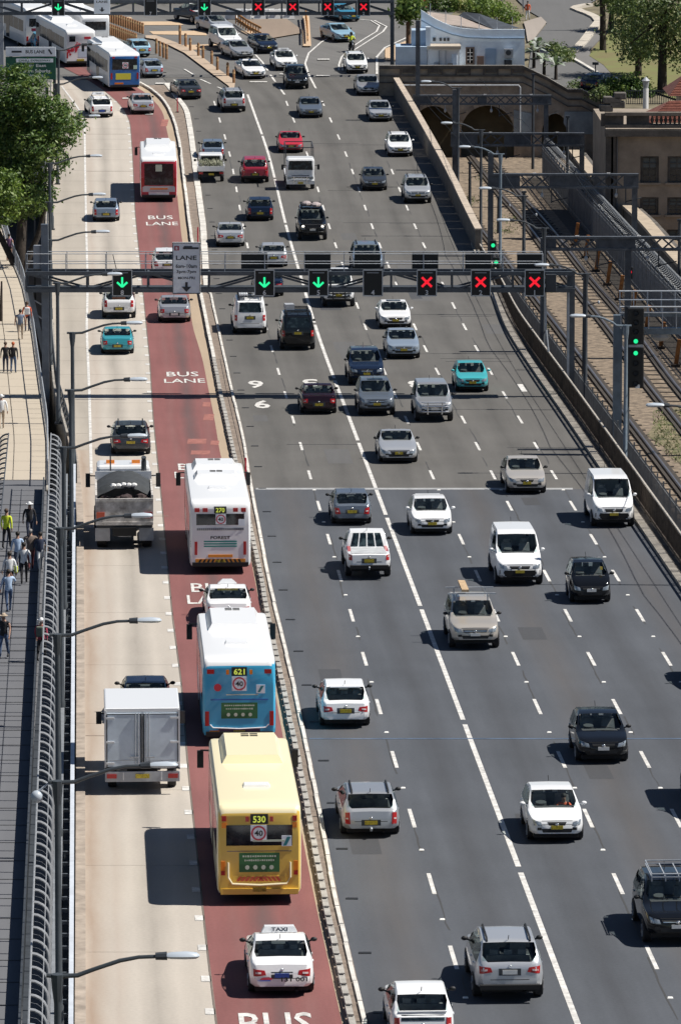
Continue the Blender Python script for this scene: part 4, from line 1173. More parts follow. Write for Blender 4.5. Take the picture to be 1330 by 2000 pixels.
# roof loads
k = (488, 651); b = MB()
for i in range(4): b.tube([(-.55 + .13 * i, 1.1, 2.2), (-.55 + .13 * i, -2.3, 2.22)], .055, 8)
on_roof(k, 'pipe_bundle', b, P['white'], 'bundle of white pipes on the white van roof', 'pipes')
b = MB(); b.ball((.45, -1.2, 2.26), (.36, .8, .16)); b.ball((.1, -.4, 2.25), (.3, .6, .14)); on_roof(k, 'dust_sheet_roll', b, mat('white_cloth', (.72, .72, .70), .8), 'rolled pale cloth on the white van roof', 'cloth roll')
k = (581, 682); b = MB(); b.box((-.42, -1.0, 2.28), (.5, .75, .28), 0, .1); on_roof(k, 'cargo_box', b, M_lgrey, 'pale box on the black van roof rack', 'box')
k = (610, 468); b = MB(); b.ball((-.3, .0, 2.08), (.35, .7, .16)); b.ball((.3, -.4, 2.1), (.32, .5, .18)); on_roof(k, 'luggage_bag', b, mat('bag_fabric', (.35, .30, .30), .8), 'rounded bags on the black off-roader roof rack', 'bags')
k = (925, 1264); r = CAR[k]
b = MB()
for yy in (.45, -1.0):
    b.bar((-.92, yy, 1.98), (.92, yy, 1.98), .06, .05); 
    for s_ in (-.6, .6): b.bar((s_, yy, 1.70), (s_, yy, 1.98), .05, .05)
b.build('roof_bar', M_galv, r)
b = MB(); b.box((.28, -.25, 2.05), (.26, 2.3, .09)); on_roof(k, 'timber_plank', b, mat('raw_timber', (.46, .33, .2), .8, 0, .2, 6), 'short pale timber plank on the gold off-roader roof bars', 'plank')
k = (1318, 1840); r = CAR[k]; b = MB()
for z in (1.86, 1.96):
    b.tube([(-.6, .7, z), (.6, .7, z), (.6, -1.3, z), (-.6, -1.3, z), (-.6, .7, z)], .025, 6)
for x_ in (-.6, -.2, .2, .6): b.bar((x_, .7, 1.86), (x_, -1.3, 1.86), .03, .03); b.bar((x_, .7, 1.72), (x_, .7, 1.97), .03, .03)
b.build('roof_basket', M_galv, r)
k = (233, 621); b = MB(); b.box((0, -2.08, 1.17), (.75, .05, .22)); b.build('rear_load', mat('load_orange', (.45, .16, .08), .7, 0, .5, 8), CAR[k])
# lit headlights
for key, style in (((610, 468), 'fourwd'),):
    for s_ in (1, -1):
        b = MB(); b.ball((s_ * .62, 2.36, .94), (.09, .05, .09)); b.build('headlight_bulb', mat('lit_headlight', (.9, .88, .8), .2, emit=(1, .93, .8), estr=1.5), CAR[key])
b = MB(); b.box((-.45, .86, 1.33), (.10, .02, .12)); b.build('window_sticker', MAT['sticker_yellow'], CAR[(1151, 1175)])
# ------------------------------------------------------------------ buses and trucks
BUSP = {k: paint('bus_' + k, c, 0, .38, .4) for k, c in dict(cream=(.86, .77, .50), yellow=(.74, .50, .09), white=(.80, .81, .82), blue=(.045, .40, .66), red=(.50, .025, .05), royal=(.02, .14, .42), purple=(.05, .025, .09), silver=(.5, .52, .55), maroon=(.22, .02, .05), lime=(.55, .50, .05)).items()}
M_led = mat('destination_digits', (.5, .6, .08), .5, emit=(.75, .85, .12), estr=.35)
M_adg = mat('advert_green', (.035, .15, .05), .5); M_adt = mat('advert_text', (.55, .62, .5), .6); M_ring = mat('speed_ring_red', (.5, .05, .08), .5)
M_hazo = mat('hazard_orange', (.75, .28, .03), .5); M_hazr = mat('hazard_red', (.55, .10, .05), .5); M_sig = P['navy']
def bus_body(L=12.2, Wd=2.5, H=3.05):
    w = Wd / 2; rings = []
    prof = [(0, 2.55), (.08, 2.75), (.25, 2.93), (.6, H - .03), (1.0, H), (L - 1.0, H), (L - .45, H - .01), (L - .18, H - .06), (L - .05, H - .16), (L, H - .32)]
    ys = [0, .03, .08, .16, .25, .4, .6, 1.0, 3, 6, 9, L - 1.0, L - .45, L - .28, L - .18, L - .10, L - .05, L - .015, L]
    for y in ys:
        e = min(y, L - y)
        ww = w * (1 - .07 * max(0, 1 - e / .25) ** 2)
        zt = prof_at(prof, y); z0 = .32 + .06 * max(0, 1 - e / .3)
        r = [(0, z0), (ww * .95, z0), (ww * .995, z0 + .12), (ww, 1.2), (ww, 2.0), (ww * .99, zt - .26), (ww * .98, zt - .09), (ww * .945, zt - .025), (ww * .86, zt - .006), (0, zt)]
        rings.append([(x, L / 2 - y, z) for x, z in r] + [(-x, L / 2 - y, z) for x, z in reversed(r[1:-1])])
    mb = MB(); k = len(rings[0])
    for f in rings: mb.v += f
    for i in range(len(rings) - 1):
        for j in range(k):
            j2 = (j + 1) % k
            zc = (rings[i][j][2] + rings[i][j2][2] + rings[i + 1][j][2]) / 3
            yc = L / 2 - (rings[i][j][1] + rings[i + 1][j][1]) / 2
            mb.f.append((i * k + j, i * k + j2, (i + 1) * k + j2, (i + 1) * k + j))
            mb.m.append(2 if zc > 2.80 else 1 if yc > L - .12 else 0)
    mb.f.append(tuple(range(k - 1, -1, -1))); mb.m.append(0)
    e = (len(rings) - 1) * k
    mb.f.append(tuple(e + j for j in range(k))); mb.m.append(1)
    return mb
_bus = {}
def rear_text(root, s, x, z, w, h, m, pj, name='lettering', lift=.03, bold=True, parent=None):
    hit = pj.hit('R', x, z)
    o = add(name, text_mesh(s, w, h, m, name, bold), root)
    o.location = (x, hit[0].y - lift, z); o.rotation_euler = (math.pi / 2, 0, 0)
    return o
def flat_rear(root, name, x0, x1, z0, z1, pj, m, lift=.012):
    return pj.patch(MB(), 'R', rect(x0, x1, z0, z1), 4, 3, lift, .02).build(name, m, root)
def forty(root, pj, x, z, r=.24, lift=.03):
    p = flat_rear(root, 'speed_sign', x - r, x + r, z - r, z + r, pj, M_signw, lift)
    y = pj.hit('R', x, z)[0].y - lift - .012
    b = MB(); n = 24
    for i in range(n):
        a0, a1 = 2 * math.pi * i / n, 2 * math.pi * (i + 1) / n
        o, q = r * .93, r * .72
        b.quad((x + o * math.cos(a0), y, z + o * math.sin(a0)), (x + o * math.cos(a1), y, z + o * math.sin(a1)), (x + q * math.cos(a1), y, z + q * math.sin(a1)), (x + q * math.cos(a0), y, z + q * math.sin(a0)))
    b.build('speed_ring', M_ring, p)
    t = add('speed_figures', text_mesh('40', r * 1.05, r * .72, M_black, 'speed_figures', True), p); t.location = (x, y - .004, z); t.rotation_euler = (math.pi / 2, 0, 0)
def make_bus(name, px, py, label, side, rear, roof, L=12.2, H=3.05, cat='bus', head=None, pods=((2.9, 4.2),), hatch=(8.6,)):
    root = place_vehicle(name, px, py, L, True, label, cat, 'buses on the bus lane', head, nose=2.9 if L > 11 else 2.0)
    # rear overhang: the row given is the ground below the rear face
    d = Vector((-math.sin(root.rotation_euler.z), math.cos(root.rotation_euler.z), 0))
    c = gp(px, py) + d * (L / 2); root.location = (c.x, c.y, Zr(c.y) + .01)
    key = (L, H)
    if key not in _bus: b = bus_body(L, 2.5, H); _bus[key] = (b, Proj(b))
    mb, pj = _bus[key]
    mb.build('body', [BUSP[side], BUSP[rear], BUSP[roof]], root, True, 45)
    for sd, sg in (('D', -1), ('P', 1)):
        n = 6
        for i in range(n):
            y0 = L / 2 - 1.0 - i * (L - 1.6) / n; y1 = y0 - (L - 1.6) / n + .10
            pj.patch(MB(), sd, [(y0, 1.42), (y1, 1.42), (y1, 2.38), (y0, 2.38)], 2, 2, .006).build('side_window', M_busglass, root)
        if sd == 'D':
            for y0 in (L / 2 - .35, .6): pj.patch(MB(), sd, [(y0, .42), (y0 - 1.2, .42), (y0 - 1.2, 2.45), (y0, 2.45)], 2, 2, .012).build('door', M_busglass, root)
        m = MB(); m.bar((sg * 1.2, L / 2 - .15, 2.55), (sg * 1.48, L / 2 + .15, 2.5), .05, .05); m.box((sg * 1.50, L / 2 + .15, 2.22), (.2, .12, .55)); m.build('side_mirror', M_black, root)
    pj.patch(MB(), 'F', rect(-1.1, 1.1, 1.1, 2.45), 6, 3).build('windscreen', M_busglass, root)
    add_wheels(root, [(1.08, L / 2 - 2.6), (-1.08, L / 2 - 2.6), (1.06, -L / 2 + 2.9), (-1.06, -L / 2 + 2.9)], .48, .30)
    MB().box((0, 0, .36), (2.2, L * .95, .22)).build('underbody', M_under, root)
    b = MB(); b.box((0, -L / 2 - .03, .42), (2.3, .12, .16)); b.build('rear_bumper', M_under if rear != 'yellow' else BUSP['yellow'], root)
    for (y, ln) in pods:
        yc = L / 2 - y; b = MB(); hw = .95
        bt = [(-hw, yc + ln / 2, H - .03), (hw, yc + ln / 2, H - .03), (hw, yc - ln / 2, H - .03), (-hw, yc - ln / 2, H - .03)]
        tp = [(-hw + .16, yc + ln / 2 - .3, H + .24), (hw - .16, yc + ln / 2 - .3, H + .24), (hw - .16, yc - ln / 2 + .16, H + .24), (-hw + .16, yc - ln / 2 + .16, H + .24)]
        b.v = bt + tp; b.f = [(7, 6, 5, 4), (0, 1, 5, 4), (1, 2, 6, 5), (2, 3, 7, 6), (3, 0, 4, 7)]; b.m = [0] * 5
        pod = b.build('roof_unit', BUSP[roof], root)
        for i in (-1, 1):
            for j in range(2):
                b = MB(); b.box((i * .14, yc + ln / 2 - .55 - j * .3, H + .245), (.24, .13, .02)); b.build('vent_slot', M_black, pod)
    for y in hatch:
        b = MB(); b.box((0, L / 2 - y, H + .03), (.85, .55, .10), 0, 0, .86); b.build('roof_hatch', BUSP['white'], root)
    return root, pj
def ad_panel(root, pj, x0, x1, z0, z1, m=None, rows=True):
    p = flat_rear(root, 'advert_panel', x0, x1, z0, z1, pj, m or M_adg, .014)
    if not rows: return
    y = pj.hit('R', 0, (z0 + z1) / 2)[0].y - .034; w = x1 - x0; h = z1 - z0
    for zz, ww in ((z1 - h * .17, .78), (z1 - h * .38, .70)):
        b = MB(); n = 14
        for i in range(n):
            xx = (x0 + x1) / 2 + w * ww * (i / (n - 1) - .5); b.box((xx, y, zz), (w * ww / n * rng.uniform(.55, .95), .006, h * rng.uniform(.06, .1)))
        o = b.build('advert_lettering', M_adt, p); o['kind'] = 'stuff'
    for i in range(4):
        xx = (x0 + x1) / 2 + w * .2 * (i - 1.5); b = MB(); b.tube([(xx, y + .004, z0 + h * .25), (xx, y - .004, z0 + h * .25)], h * .115, 10); b.build('advert_icon', M_adt, p)
def lamp_pair(root, pj, x, z, w=.13, h=.16, m=None, name='tail_light'):
    for s in (1, -1): flat_rear(root, name, s * x - w / 2, s * x + w / 2, z - h / 2, z + h / 2, pj, m or M_tail, .02)
def dest(root, pj, txt, z=2.62, w=.52, h=.30):
    p = flat_rear(root, 'destination_display', -w / 2, w / 2, z - h / 2, z + h / 2, pj, M_black, .016)
    rear_text(p, txt, 0, z, w * .72, h * .68, M_led, pj, 'route_number', .045)
def hazard(root, pj, z0, z1, x0=-.9, x1=.9, n=9, m=None, base=None):
    p = flat_rear(root, 'hazard_strip', x0, x1, z0, z1, pj, base or M_hazo, .014)
    y = pj.hit('R', 0, (z0 + z1) / 2)[0].y - .05
    for i in range(n):
        xx = x0 + .08 + (x1 - x0 - .3) * i / (n - 1); sk = .10 if i < n / 2 else -.10
        b = MB(); b.prism([(xx, y, z0 + .01), (xx + .09, y, z0 + .01), (xx + .09 + sk, y, z1 - .01), (xx + sk, y, z1 - .01)], (0, -.005, 0)); b.build('hazard_stripe', m or M_hazr, p)
# yellow bus
b, pj = make_bus('city_bus', 507, 1768, 'yellow bus with cream roof at the front of the picture', 'cream', 'yellow', 'cream', L=11.4)
dest(b, pj, '530', 2.60)
lamp_pair(b, pj, 1.05, 2.62); lamp_pair(b, pj, 1.05, 2.42, m=M_amber, name='indicator_light'); lamp_pair(b, pj, .36, 2.60, .10, .15)
flat_rear(b, 'rear_window', -.98, .98, 1.80, 2.42, pj, M_busglass)
b2 = MB(); b2.box((.28, -5.730, 1.95), (.95, .006, .06)); b2.build('web_address', M_adt, b)
forty(b, pj, -.02, 2.18)
st_ = flat_rear(b, 'window_sticker', .66, .96, 1.78, 2.10, pj, M_signw, .026); bb = MB(); bb.prism([(.70, -5.745, 1.80), (.80, -5.745, 1.80), (.93, -5.745, 2.06), (.82, -5.745, 2.06)], (0, -.005, 0)); bb.build('sticker_mark', mat('sticker_teal', (.02, .2, .22), .5), st_)
ad_panel(b, pj, -.60, .60, 1.00, 1.58)
flat_rear(b, 'engine_cover_line', -.96, .96, 1.62, 1.645, pj, M_soil, .006)
hazard(b, pj, .72, .88, -.78, .78, 11, base=BUSP['yellow'])
rr = MB(); rr.tube([(-.92, -5.740, 1.3), (-.92, -5.770, .85), (-.80, -5.780, .66), (0, -5.790, .62), (.80, -5.780, .66), (.92, -5.770, .85), (.92, -5.740, 1.3)], .035, 6); rr.build('engine_cover_rim', BUSP['cream'], b)
lamp_pair(b, pj, 1.08, 1.18, .12, .30, M_amber, 'indicator_light'); lamp_pair(b, pj, 1.08, .98, .12, .14)
flat_rear(b, 'number_plate', -.2, .2, .42, .56, pj, M_plate, .09)
# blue bus
b, pj = make_bus('city_bus', 468, 1457, 'sky blue bus with white roof between the taxi and the yellow bus', 'blue', 'blue', 'white', L=10.3, pods=((2.7, 3.9),), hatch=(7.3,))
dest(b, pj, '621', 2.58)
lamp_pair(b, pj, .98, 2.58, .24, .15); lamp_pair(b, pj, .40, 2.56, .10, .16, M_amber, 'indicator_light')
forty(b, pj, 0, 2.16, .25)
o = MB(); o.tube([(-.74, -5.170, 2.03), (-.74, -5.185, 2.03)], .13, 14); o.build('round_emblem', BUSP['red'], b)
st_ = flat_rear(b, 'window_sticker', .58, .88, 1.82, 2.12, pj, M_signw, .014); bb = MB(); bb.prism([(.62, -5.185, 1.86), (.70, -5.185, 1.86), (.84, -5.185, 2.08), (.74, -5.185, 2.08)], (0, -.005, 0)); bb.build('sticker_mark', MAT['sticker_teal'], st_)
bb = MB(); bb.box((.1, -5.175, 1.78), (1.1, .008, .035)); bb.build('web_address', M_adt, b)
flat_rear(b, 'engine_cover_line', -.98, .98, 1.58, 1.63, pj, BUSP['royal'], .008)
ad_panel(b, pj, -.62, .62, .95, 1.50)
lamp_pair(b, pj, 1.10, .95, .13, .5)
flat_rear(b, 'lower_band', -1.20, 1.20, .36, .60, pj, BUSP['purple'], .014)
flat_rear(b, 'amber_marker', -1.02, -.68, .40, .54, pj, M_amber, .03); flat_rear(b, 'number_plate', -.2, .2, .38, .54, pj, M_plate, .03)
rear_text(b, '4619', .9, .42, .28, .09, M_adt, pj, 'fleet_number', .04)
rr = MB(); rr.tube([(-1.0, -5.180, .75), (-.9, -5.180, .64), (0, -5.190, .60), (.9, -5.180, .64), (1.0, -5.180, .75)], .022, 6); rr.build('engine_cover_rim', BUSP['white'], b)
# white bus with green stripes
b, pj = make_bus('city_bus', 431, 1122, 'white bus with teal stripes and route display next to the tip truck', 'white', 'white', 'white', pods=((1.9, 2.2), (5.2, 1.6)))
dest(b, pj, '270', 2.66, .50, .28)
for s in (1, -1):
    for xx in (.95, .62): flat_rear(b, 'tail_light', s * xx - .10, s * xx + .10, 2.58, 2.74, pj, M_tail, .02)
flat_rear(b, 'rear_window', -.98, .98, 2.04, 2.50, pj, M_busglass); forty(b, pj, .02, 2.28, .21)
st_ = flat_rear(b, 'window_sticker', .74, 1.0, 2.0, 2.28, pj, M_signw, .026)
g = MB()
g = flat_rear(b, 'engine_grille', -.96, .96, 1.82, 1.92, pj, M_lgrey, .01)
for i in range(24):
    x = -.93 + i * .081; bb = MB(); bb.box((x, -6.135, 1.87), (.02, .01, .09)); bb.build('grille_slat', M_dsteel, g)
rear_text(b, 'FOREST', .0, 1.52, .80, .13, M_black, pj, 'bus_lettering', .02)
for z in (1.16, 1.26, 1.36): flat_rear(b, 'teal_stripe', -1.21, 1.21, z - .028, z + .028, pj, mat('teal_stripe_paint', (.02, .25, .22), .4), .010)
lamp_pair(b, pj, 1.0, 1.08, .11, .55)
flat_rear(b, 'long_vehicle_plate', -.50, .50, .70, .82, pj, M_hazo, .016)
hazard(b, pj, .42, .64, -1.02, 1.02, 11, M_black)
flat_rear(b, 'number_plate', -.2, .2, .44, .60, pj, M_plate, .055)
# red and white bus
b, pj = make_bus('city_bus', 311, 395, 'red backed bus with white roof on the red lane', 'white', 'red', 'white', L=10.6, head=heading(gp(311, 395).y))
flat_rear(b, 'rear_window', -.98, .98, 1.15, 2.62, pj, M_busglass); flat_rear(b, 'route_board', -.22, .22, 2.1, 2.55, pj, M_adt, .03)
flat_rear(b, 'engine_panel', -1.1, 1.1, .70, 1.10, pj, BUSP['silver'], .012); flat_rear(b, 'lower_band', -1.2, 1.2, .36, .68, pj, BUSP['white'], .012)
lamp_pair(b, pj, 1.10, 1.35, .14, .6); flat_rear(b, 'amber_marker', -.6, .6, .86, .96, pj, M_amber, .024); flat_rear(b, 'number_plate', -.2, .2, .5, .62, pj, M_platew, .03)
# far blue bus
b, pj = make_bus('city_bus', 244, 178, 'royal blue backed bus with yellow advert at the far bend', 'white', 'royal', 'white', L=10.4, head=.22)
flat_rear(b, 'rear_window', -1.0, 1.0, 1.70, 2.55, pj, M_busglass); forty(b, pj, .05, 2.05, .24); flat_rear(b, 'window_sticker', .70, 1.0, 1.75, 2.05, pj, mat('sticker_pale', (.45, .6, .5), .5), .03)
ad_panel(b, pj, -.72, .5, .92, 1.42, mat('advert_yellow', (.62, .60, .06), .5), False); lamp_pair(b, pj, 1.05, 1.2, .14, .5); lamp_pair(b, pj, .9, 2.68, .2, .14); flat_rear(b, 'amber_marker', -.8, -.1, .55, .68, pj, M_amber, .02)
# far white bus with a red print
b, pj = make_bus('city_bus', 158, 131, 'white bus with red splash print queuing at the far bend', 'white', 'white', 'white', head=.26)
flat_rear(b, 'rear_window', -.95, -.45, 2.1, 2.55, pj, M_busglass); flat_rear(b, 'rear_window', .1, .95, 1.75, 1.95, pj, M_busglass)
for i in range(12):
    x, z = rng.normal(-.6, .28), rng.normal(1.45, .3); r = rng.uniform(.06, .2); x = max(-1.1, min(.4, x)); z = max(.8, min(2.0, z))
    pj.patch(MB(), 'R', [(x - r, z - r * .6), (x + r * .6, z - r), (x + r, z + r * .5), (x - r * .5, z + r)], 2, 2, .012).build('print_patch', BUSP['red'], b)
flat_rear(b, 'print_patch', .3, .85, 2.3, 2.5, pj, BUSP['red'], .012); flat_rear(b, 'print_patch', -.2, .9, .8, 1.5, pj, mat('print_pale_blue', (.5, .58, .7), .5), .010)
flat_rear(b, 'number_plate', -.3, .3, .5, .66, pj, M_plate, .02); lamp_pair(b, pj, 1.1, 1.0, .12, .5)
# white coach
b, pj = make_bus('coach', 78, 96, 'white coach with maroon stripe behind the green direction sign', 'white', 'white', 'white', H=3.45, head=.30, pods=(), hatch=(6.0,))
flat_rear(b, 'maroon_stripe', -1.2, 1.2, 1.55, 1.78, pj, BUSP['maroon'], .012); flat_rear(b, 'rear_window', -.9, .9, 1.95, 2.6, pj, M_busglass); lamp_pair(b, pj, 1.05, .9, .16, .4); flat_rear(b, 'lower_band', -1.1, 1.1, .4, .6, pj, M_hazr, .014)
b, pj = make_bus('city_bus', 187, 100, 'white roofed bus ahead of the red splash bus', 'white', 'white', 'white', head=.30)
flat_rear(b, 'rear_window', -.9, .9, 1.8, 2.5, pj, M_busglass)

# ---- box truck
def truck_root(name, px, py, L, label, away=True, cat='truck', nose=0.0):
    p = gp(px, py); hd = heading(p.y); d = Vector((-math.sin(hd), math.cos(hd), 0)); c = p + d * (L / 2)
    r = empty(name, (c.x, c.y, Zr(c.y) + .01), 0, label, cat, 'trucks'); g = grade(c.y)
    r.rotation_euler = (g if away else -g, 0, hd if away else hd + math.pi)
    return r
def rbox(name, c, d, m, parent, bev=.04):
    bm = bmesh.new(); bmesh.ops.create_cube(bm, size=1.0)
    for v in bm.verts: v.co = Vector((c[0] + v.co.x * d[0], c[1] + v.co.y * d[1], c[2] + v.co.z * d[2]))
    bmesh.ops.bevel(bm, geom=bm.edges[:], offset=bev, segments=2, profile=.5, affect='EDGES')
    me = bpy.data.meshes.new(name); bm.to_mesh(me); bm.free(); me.materials.append(m)
    return add(name, me, parent)
t = truck_root('box_truck', 279, 1552, 6.2, 'white box truck with grey double rear doors in the concrete lane')
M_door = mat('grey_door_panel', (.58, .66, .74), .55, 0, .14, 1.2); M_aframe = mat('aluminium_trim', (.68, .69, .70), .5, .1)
rbox('cargo_box', (0, -1.2, 1.85), (2.46, 3.8, 2.02), P['white'], t, .05)
for s in (-1, 1):
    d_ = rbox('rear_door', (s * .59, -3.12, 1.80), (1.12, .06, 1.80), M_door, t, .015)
    for z in (2.55, 1.75, 1.05): MB().box((s * 1.05, -3.165, z), (.28, .03, .06)).build('hinge', M_aframe, d_)
    MB().tube([(s * .12, -3.18, .95), (s * .12, -3.18, 2.72)], .02, 6).build('lock_rod', M_galv, d_)
    MB().tube([(s * .22, -3.18, .95), (s * .22, -3.18, 2.72)], .02, 6).build('lock_rod', M_galv, d_)
    MB().box((s * .25, -3.19, 1.25), (.30, .03, .05)).build('lock_handle', M_galv, d_)
    MB().box((s * 1.205, -3.11, 1.82), (.05, .06, 1.98)).build('door_frame', M_aframe, t)
    MB().box((s * 1.0, -3.16, .62), (.32, .03, .14)).build('tail_light', M_tail, t)
    MB().box((s * .62, -3.15, .62), (.02, .03, .26)).build('bumper_divider', P['white'], t)
    for z_, h_ in ((2.68, .03), (.92, .03)): MB().box((s * .59, -3.153, z_), (1.10, .01, h_)).build('door_seal', M_dsteel, d_)
    MB().box((s * .04, -3.155, 1.80), (.05, .01, 1.80)).build('door_seal', M_dsteel, d_)
    MB().box((s * 1.15, -3.153, 1.80), (.025, .01, 1.78)).build('door_seal', M_dsteel, d_)
    MB().box((s * .62, -3.152, 1.15), (.9, .008, .02)).build('door_rib', M_lgrey, d_)
MB().box((0, -3.10, .88), (2.44, .10, .05)).build('door_sill', M_dsteel, t)
MB().box((0, -3.08, 2.80), (2.46, .06, .10)).build('header_rail', P['white'], t)
rbox('rear_bumper', (0, -3.10, .60), (2.44, .10, .34), M_lgrey, t, .01)
MB().box((0, -3.17, .62), (.46, .02, .14)).build('number_plate', M_plate, t)
rbox('cab', (0, 1.85, 1.35), (2.0, 1.7, 1.9), P['white'], t, .12)
MB().box((0, 2.72, 1.75), (1.7, .04, .75)).build('windscreen', M_glass, t)
for s in (-1, 1):
    m = MB(); m.bar((s * 1.0, 2.3, 1.7), (s * 1.36, 2.4, 1.7), .04, .04); m.box((s * 1.40, 2.4, 1.55), (.18, .08, .42)); m.build('side_mirror', M_black, t)
MB().box((0, 0, .55), (1.0, 5.8, .25)).build('chassis', M_under, t)
add_wheels(t, [(1.0, 1.9), (-1.0, 1.9), (.98, -1.7), (-.98, -1.7)], .40, .28)
# ---- tip truck
t = truck_root('tip_truck', 244, 1074, 7.6, 'rusty backed tip truck with dark tarpaulin over its load')
M_bin = mat('dirty_white_steel', (.46, .42, .38), .75, 0, .45, 2.5, .2, 20, col2=(.72, .70, .67)); M_tarp = mat('dark_tarpaulin', (.035, .04, .045), .85, 0, .3, 3)
b = MB(); b.box((0, -3.62, 1.62), (2.42, .12, 1.05)); b.box((0, -3.66, 2.10), (2.42, .10, .12)); b.box((0, -3.66, 1.10), (2.42, .14, .14)); b.build('tailgate', M_bin, t)
for s in (-1, 1): MB().box((s * 1.18, -1.2, 1.75), (.08, 4.8, 1.1)).build('bin_side', M_bin, t)
MB().box((0, 1.22, 1.9), (2.42, .1, 1.5)).build('headboard', P['white'], t)
MB().box((0, -1.2, 1.1), (2.3, 4.7, .12)).build('bin_floor', M_rust, t)
b = MB(); n, mm = 12, 10
for i in range(mm + 1):
    for j in range(n + 1):
        u, v = j / n - .5, i / mm
        b.v.append((u * 2.4, 1.2 - v * 3.2, 2.20 + .50 * (1 - (2 * u) ** 2) * (1 - v * .15) + rng.normal() * .02 - (.25 if i == mm else 0)))
for i in range(mm):
    for j in range(n): a = i * (n + 1) + j; b.f.append((a, a + n + 1, a + n + 2, a + 1)); b.m.append(0)
b.build('tarpaulin', M_tarp, t, True)
b = MB()
for i in range(26): b.ball((rng.uniform(-1.0, 1.0), rng.uniform(-3.3, -1.8), 1.75 + rng.uniform(-.1, .25)), rng.uniform(.12, .28), 0, 6, 4)
o = b.build('spoil_load', mat('dark_spoil', (.05, .035, .035), .95, 0, .6, 6), t); o['kind'] = 'stuff'
for i in range(5): MB().ball((-.45 + i * .22, -1.95 + rng.normal() * .1, 2.50), (.14, .12, .10), 0, 6, 4).build('pale_rag', M_white, t)
rbox('cab', (0, 2.45, 1.75), (2.3, 1.9, 2.2), P['white'], t, .14)
MB().box((0, 3.42, 2.1), (2.0, .03, .8)).build('windscreen', M_glass, t)
for s in (-1, 1):
    MB().box((s * .55, 2.3, 2.92), (.36, .22, .13)).build('beacon', M_amber, t)
    m = MB(); m.bar((s * 1.1, 3.0, 2.2), (s * 1.5, 3.1, 2.2), .05, .05); m.box((s * 1.52, 3.1, 2.0), (.2, .1, .6)); m.build('side_mirror', M_black, t)
    MB().box((s * 1.0, -3.70, 1.45), (.34, .03, .26)).build('tail_light', M_tail if s > 0 else M_hazr, t)
    MB().box((s * .92, -3.55, .62), (.62, .04, .55)).build('mud_flap', M_lgrey, t)
MB().tube([(.88, 1.35, 1.5), (.88, 1.35, 3.05), (.88, 1.25, 3.25)], .11, 8).build('exhaust_stack', M_dsteel, t)
MB().tube([(-.55, 1.35, 2.4), (-.55, 1.35, 3.3)], .035, 6).build('aerial', M_dsteel, t)
MB().box((0, -.3, .75), (1.0, 7.0, .35)).build('chassis', M_under, t)
MB().box((0, -3.55, .72), (.55, .06, .40)).build('rear_plate_panel', M_galv, t)
MB().box((0, -3.60, .95), (2.3, .08, .10)).build('rear_crossbar', M_dsteel, t)
add_wheels(t, [(1.05, 2.4), (-1.05, 2.4), (.95, -1.6), (-.95, -1.6), (.95, -2.85), (-.95, -2.85)], .50, .42)
# ---- white flatbed truck coming towards the camera
t = truck_root('flatbed_truck', 587, 372, 5.6, 'white flatbed truck with a tall ladder rack facing the camera', False)
rbox('cab', (0, 1.9, 1.32), (1.95, 1.7, 1.75), P['white'], t, .16)
b = MB(); b.quad((-.86, 2.772, 1.42), (.86, 2.772, 1.42), (.78, 2.765, 2.05), (-.78, 2.765, 2.05)); b.quad((-.86, 2.74, 1.40), (-.86, 2.772, 1.42), (-.78, 2.765, 2.05), (-.78, 2.74, 2.07)); b.build('windscreen', M_glass, t)
MB().box((0, 2.77, .95), (1.2, .03, .16)).build('grille', M_black, t)
for s in (-1, 1):
    MB().box((s * .75, 2.77, .86), (.26, .04, .18)).build('headlight', M_headl, t)
    m = MB(); m.bar((s * .95, 2.5, 1.7), (s * 1.2, 2.6, 1.7), .04, .04); m.box((s * 1.24, 2.6, 1.6), (.16, .08, .36)); m.build('side_mirror', M_black, t)
    for y in (.9, -2.6): MB().bar((s * .95, y, .9), (s * .95, y, 2.75), .06, .06).build('rack_post', M_dsteel, t)
    MB().bar((s * .95, .9, 2.75), (s * .95, -2.6, 2.75), .06, .06).build('rack_rail', M_dsteel, t)
for y in (.9, -2.6): MB().bar((-.95, y, 2.75), (.95, y, 2.75), .06, .06).build('rack_rail', M_dsteel, t)
b = MB(); b.box((0, 2.80, .56), (1.9, .14, .26)); b.build('front_bumper', P['white'], t)
bb = MB()
for z in (.72, .98): bb.tube([(-.8, 2.80, z), (-.7, 2.98, z), (.7, 2.98, z), (.8, 2.80, z)], .035, 6)
for s in (-.45, .45): bb.tube([(s, 2.98, .5), (s, 2.98, 1.0)], .035, 6)
bb.build('bull_bar', M_chrome, t)
MB().box((0, 2.90, .52), (.37, .02, .12)).build('number_plate', M_plate, t)
MB().box((0, -.9, .82), (2.0, 3.7, .12)).build('tray', P['white'], t)
MB().box((0, .97, 1.25), (1.9, .08, .8)).build('headboard', M_lgrey, t)
MB().box((0, 0, .55), (.9, 5.2, .2)).build('chassis', M_under, t)
add_wheels(t, [(.86, 1.8), (-.86, 1.8), (.86, -1.7), (-.86, -1.7)], .36, .26)
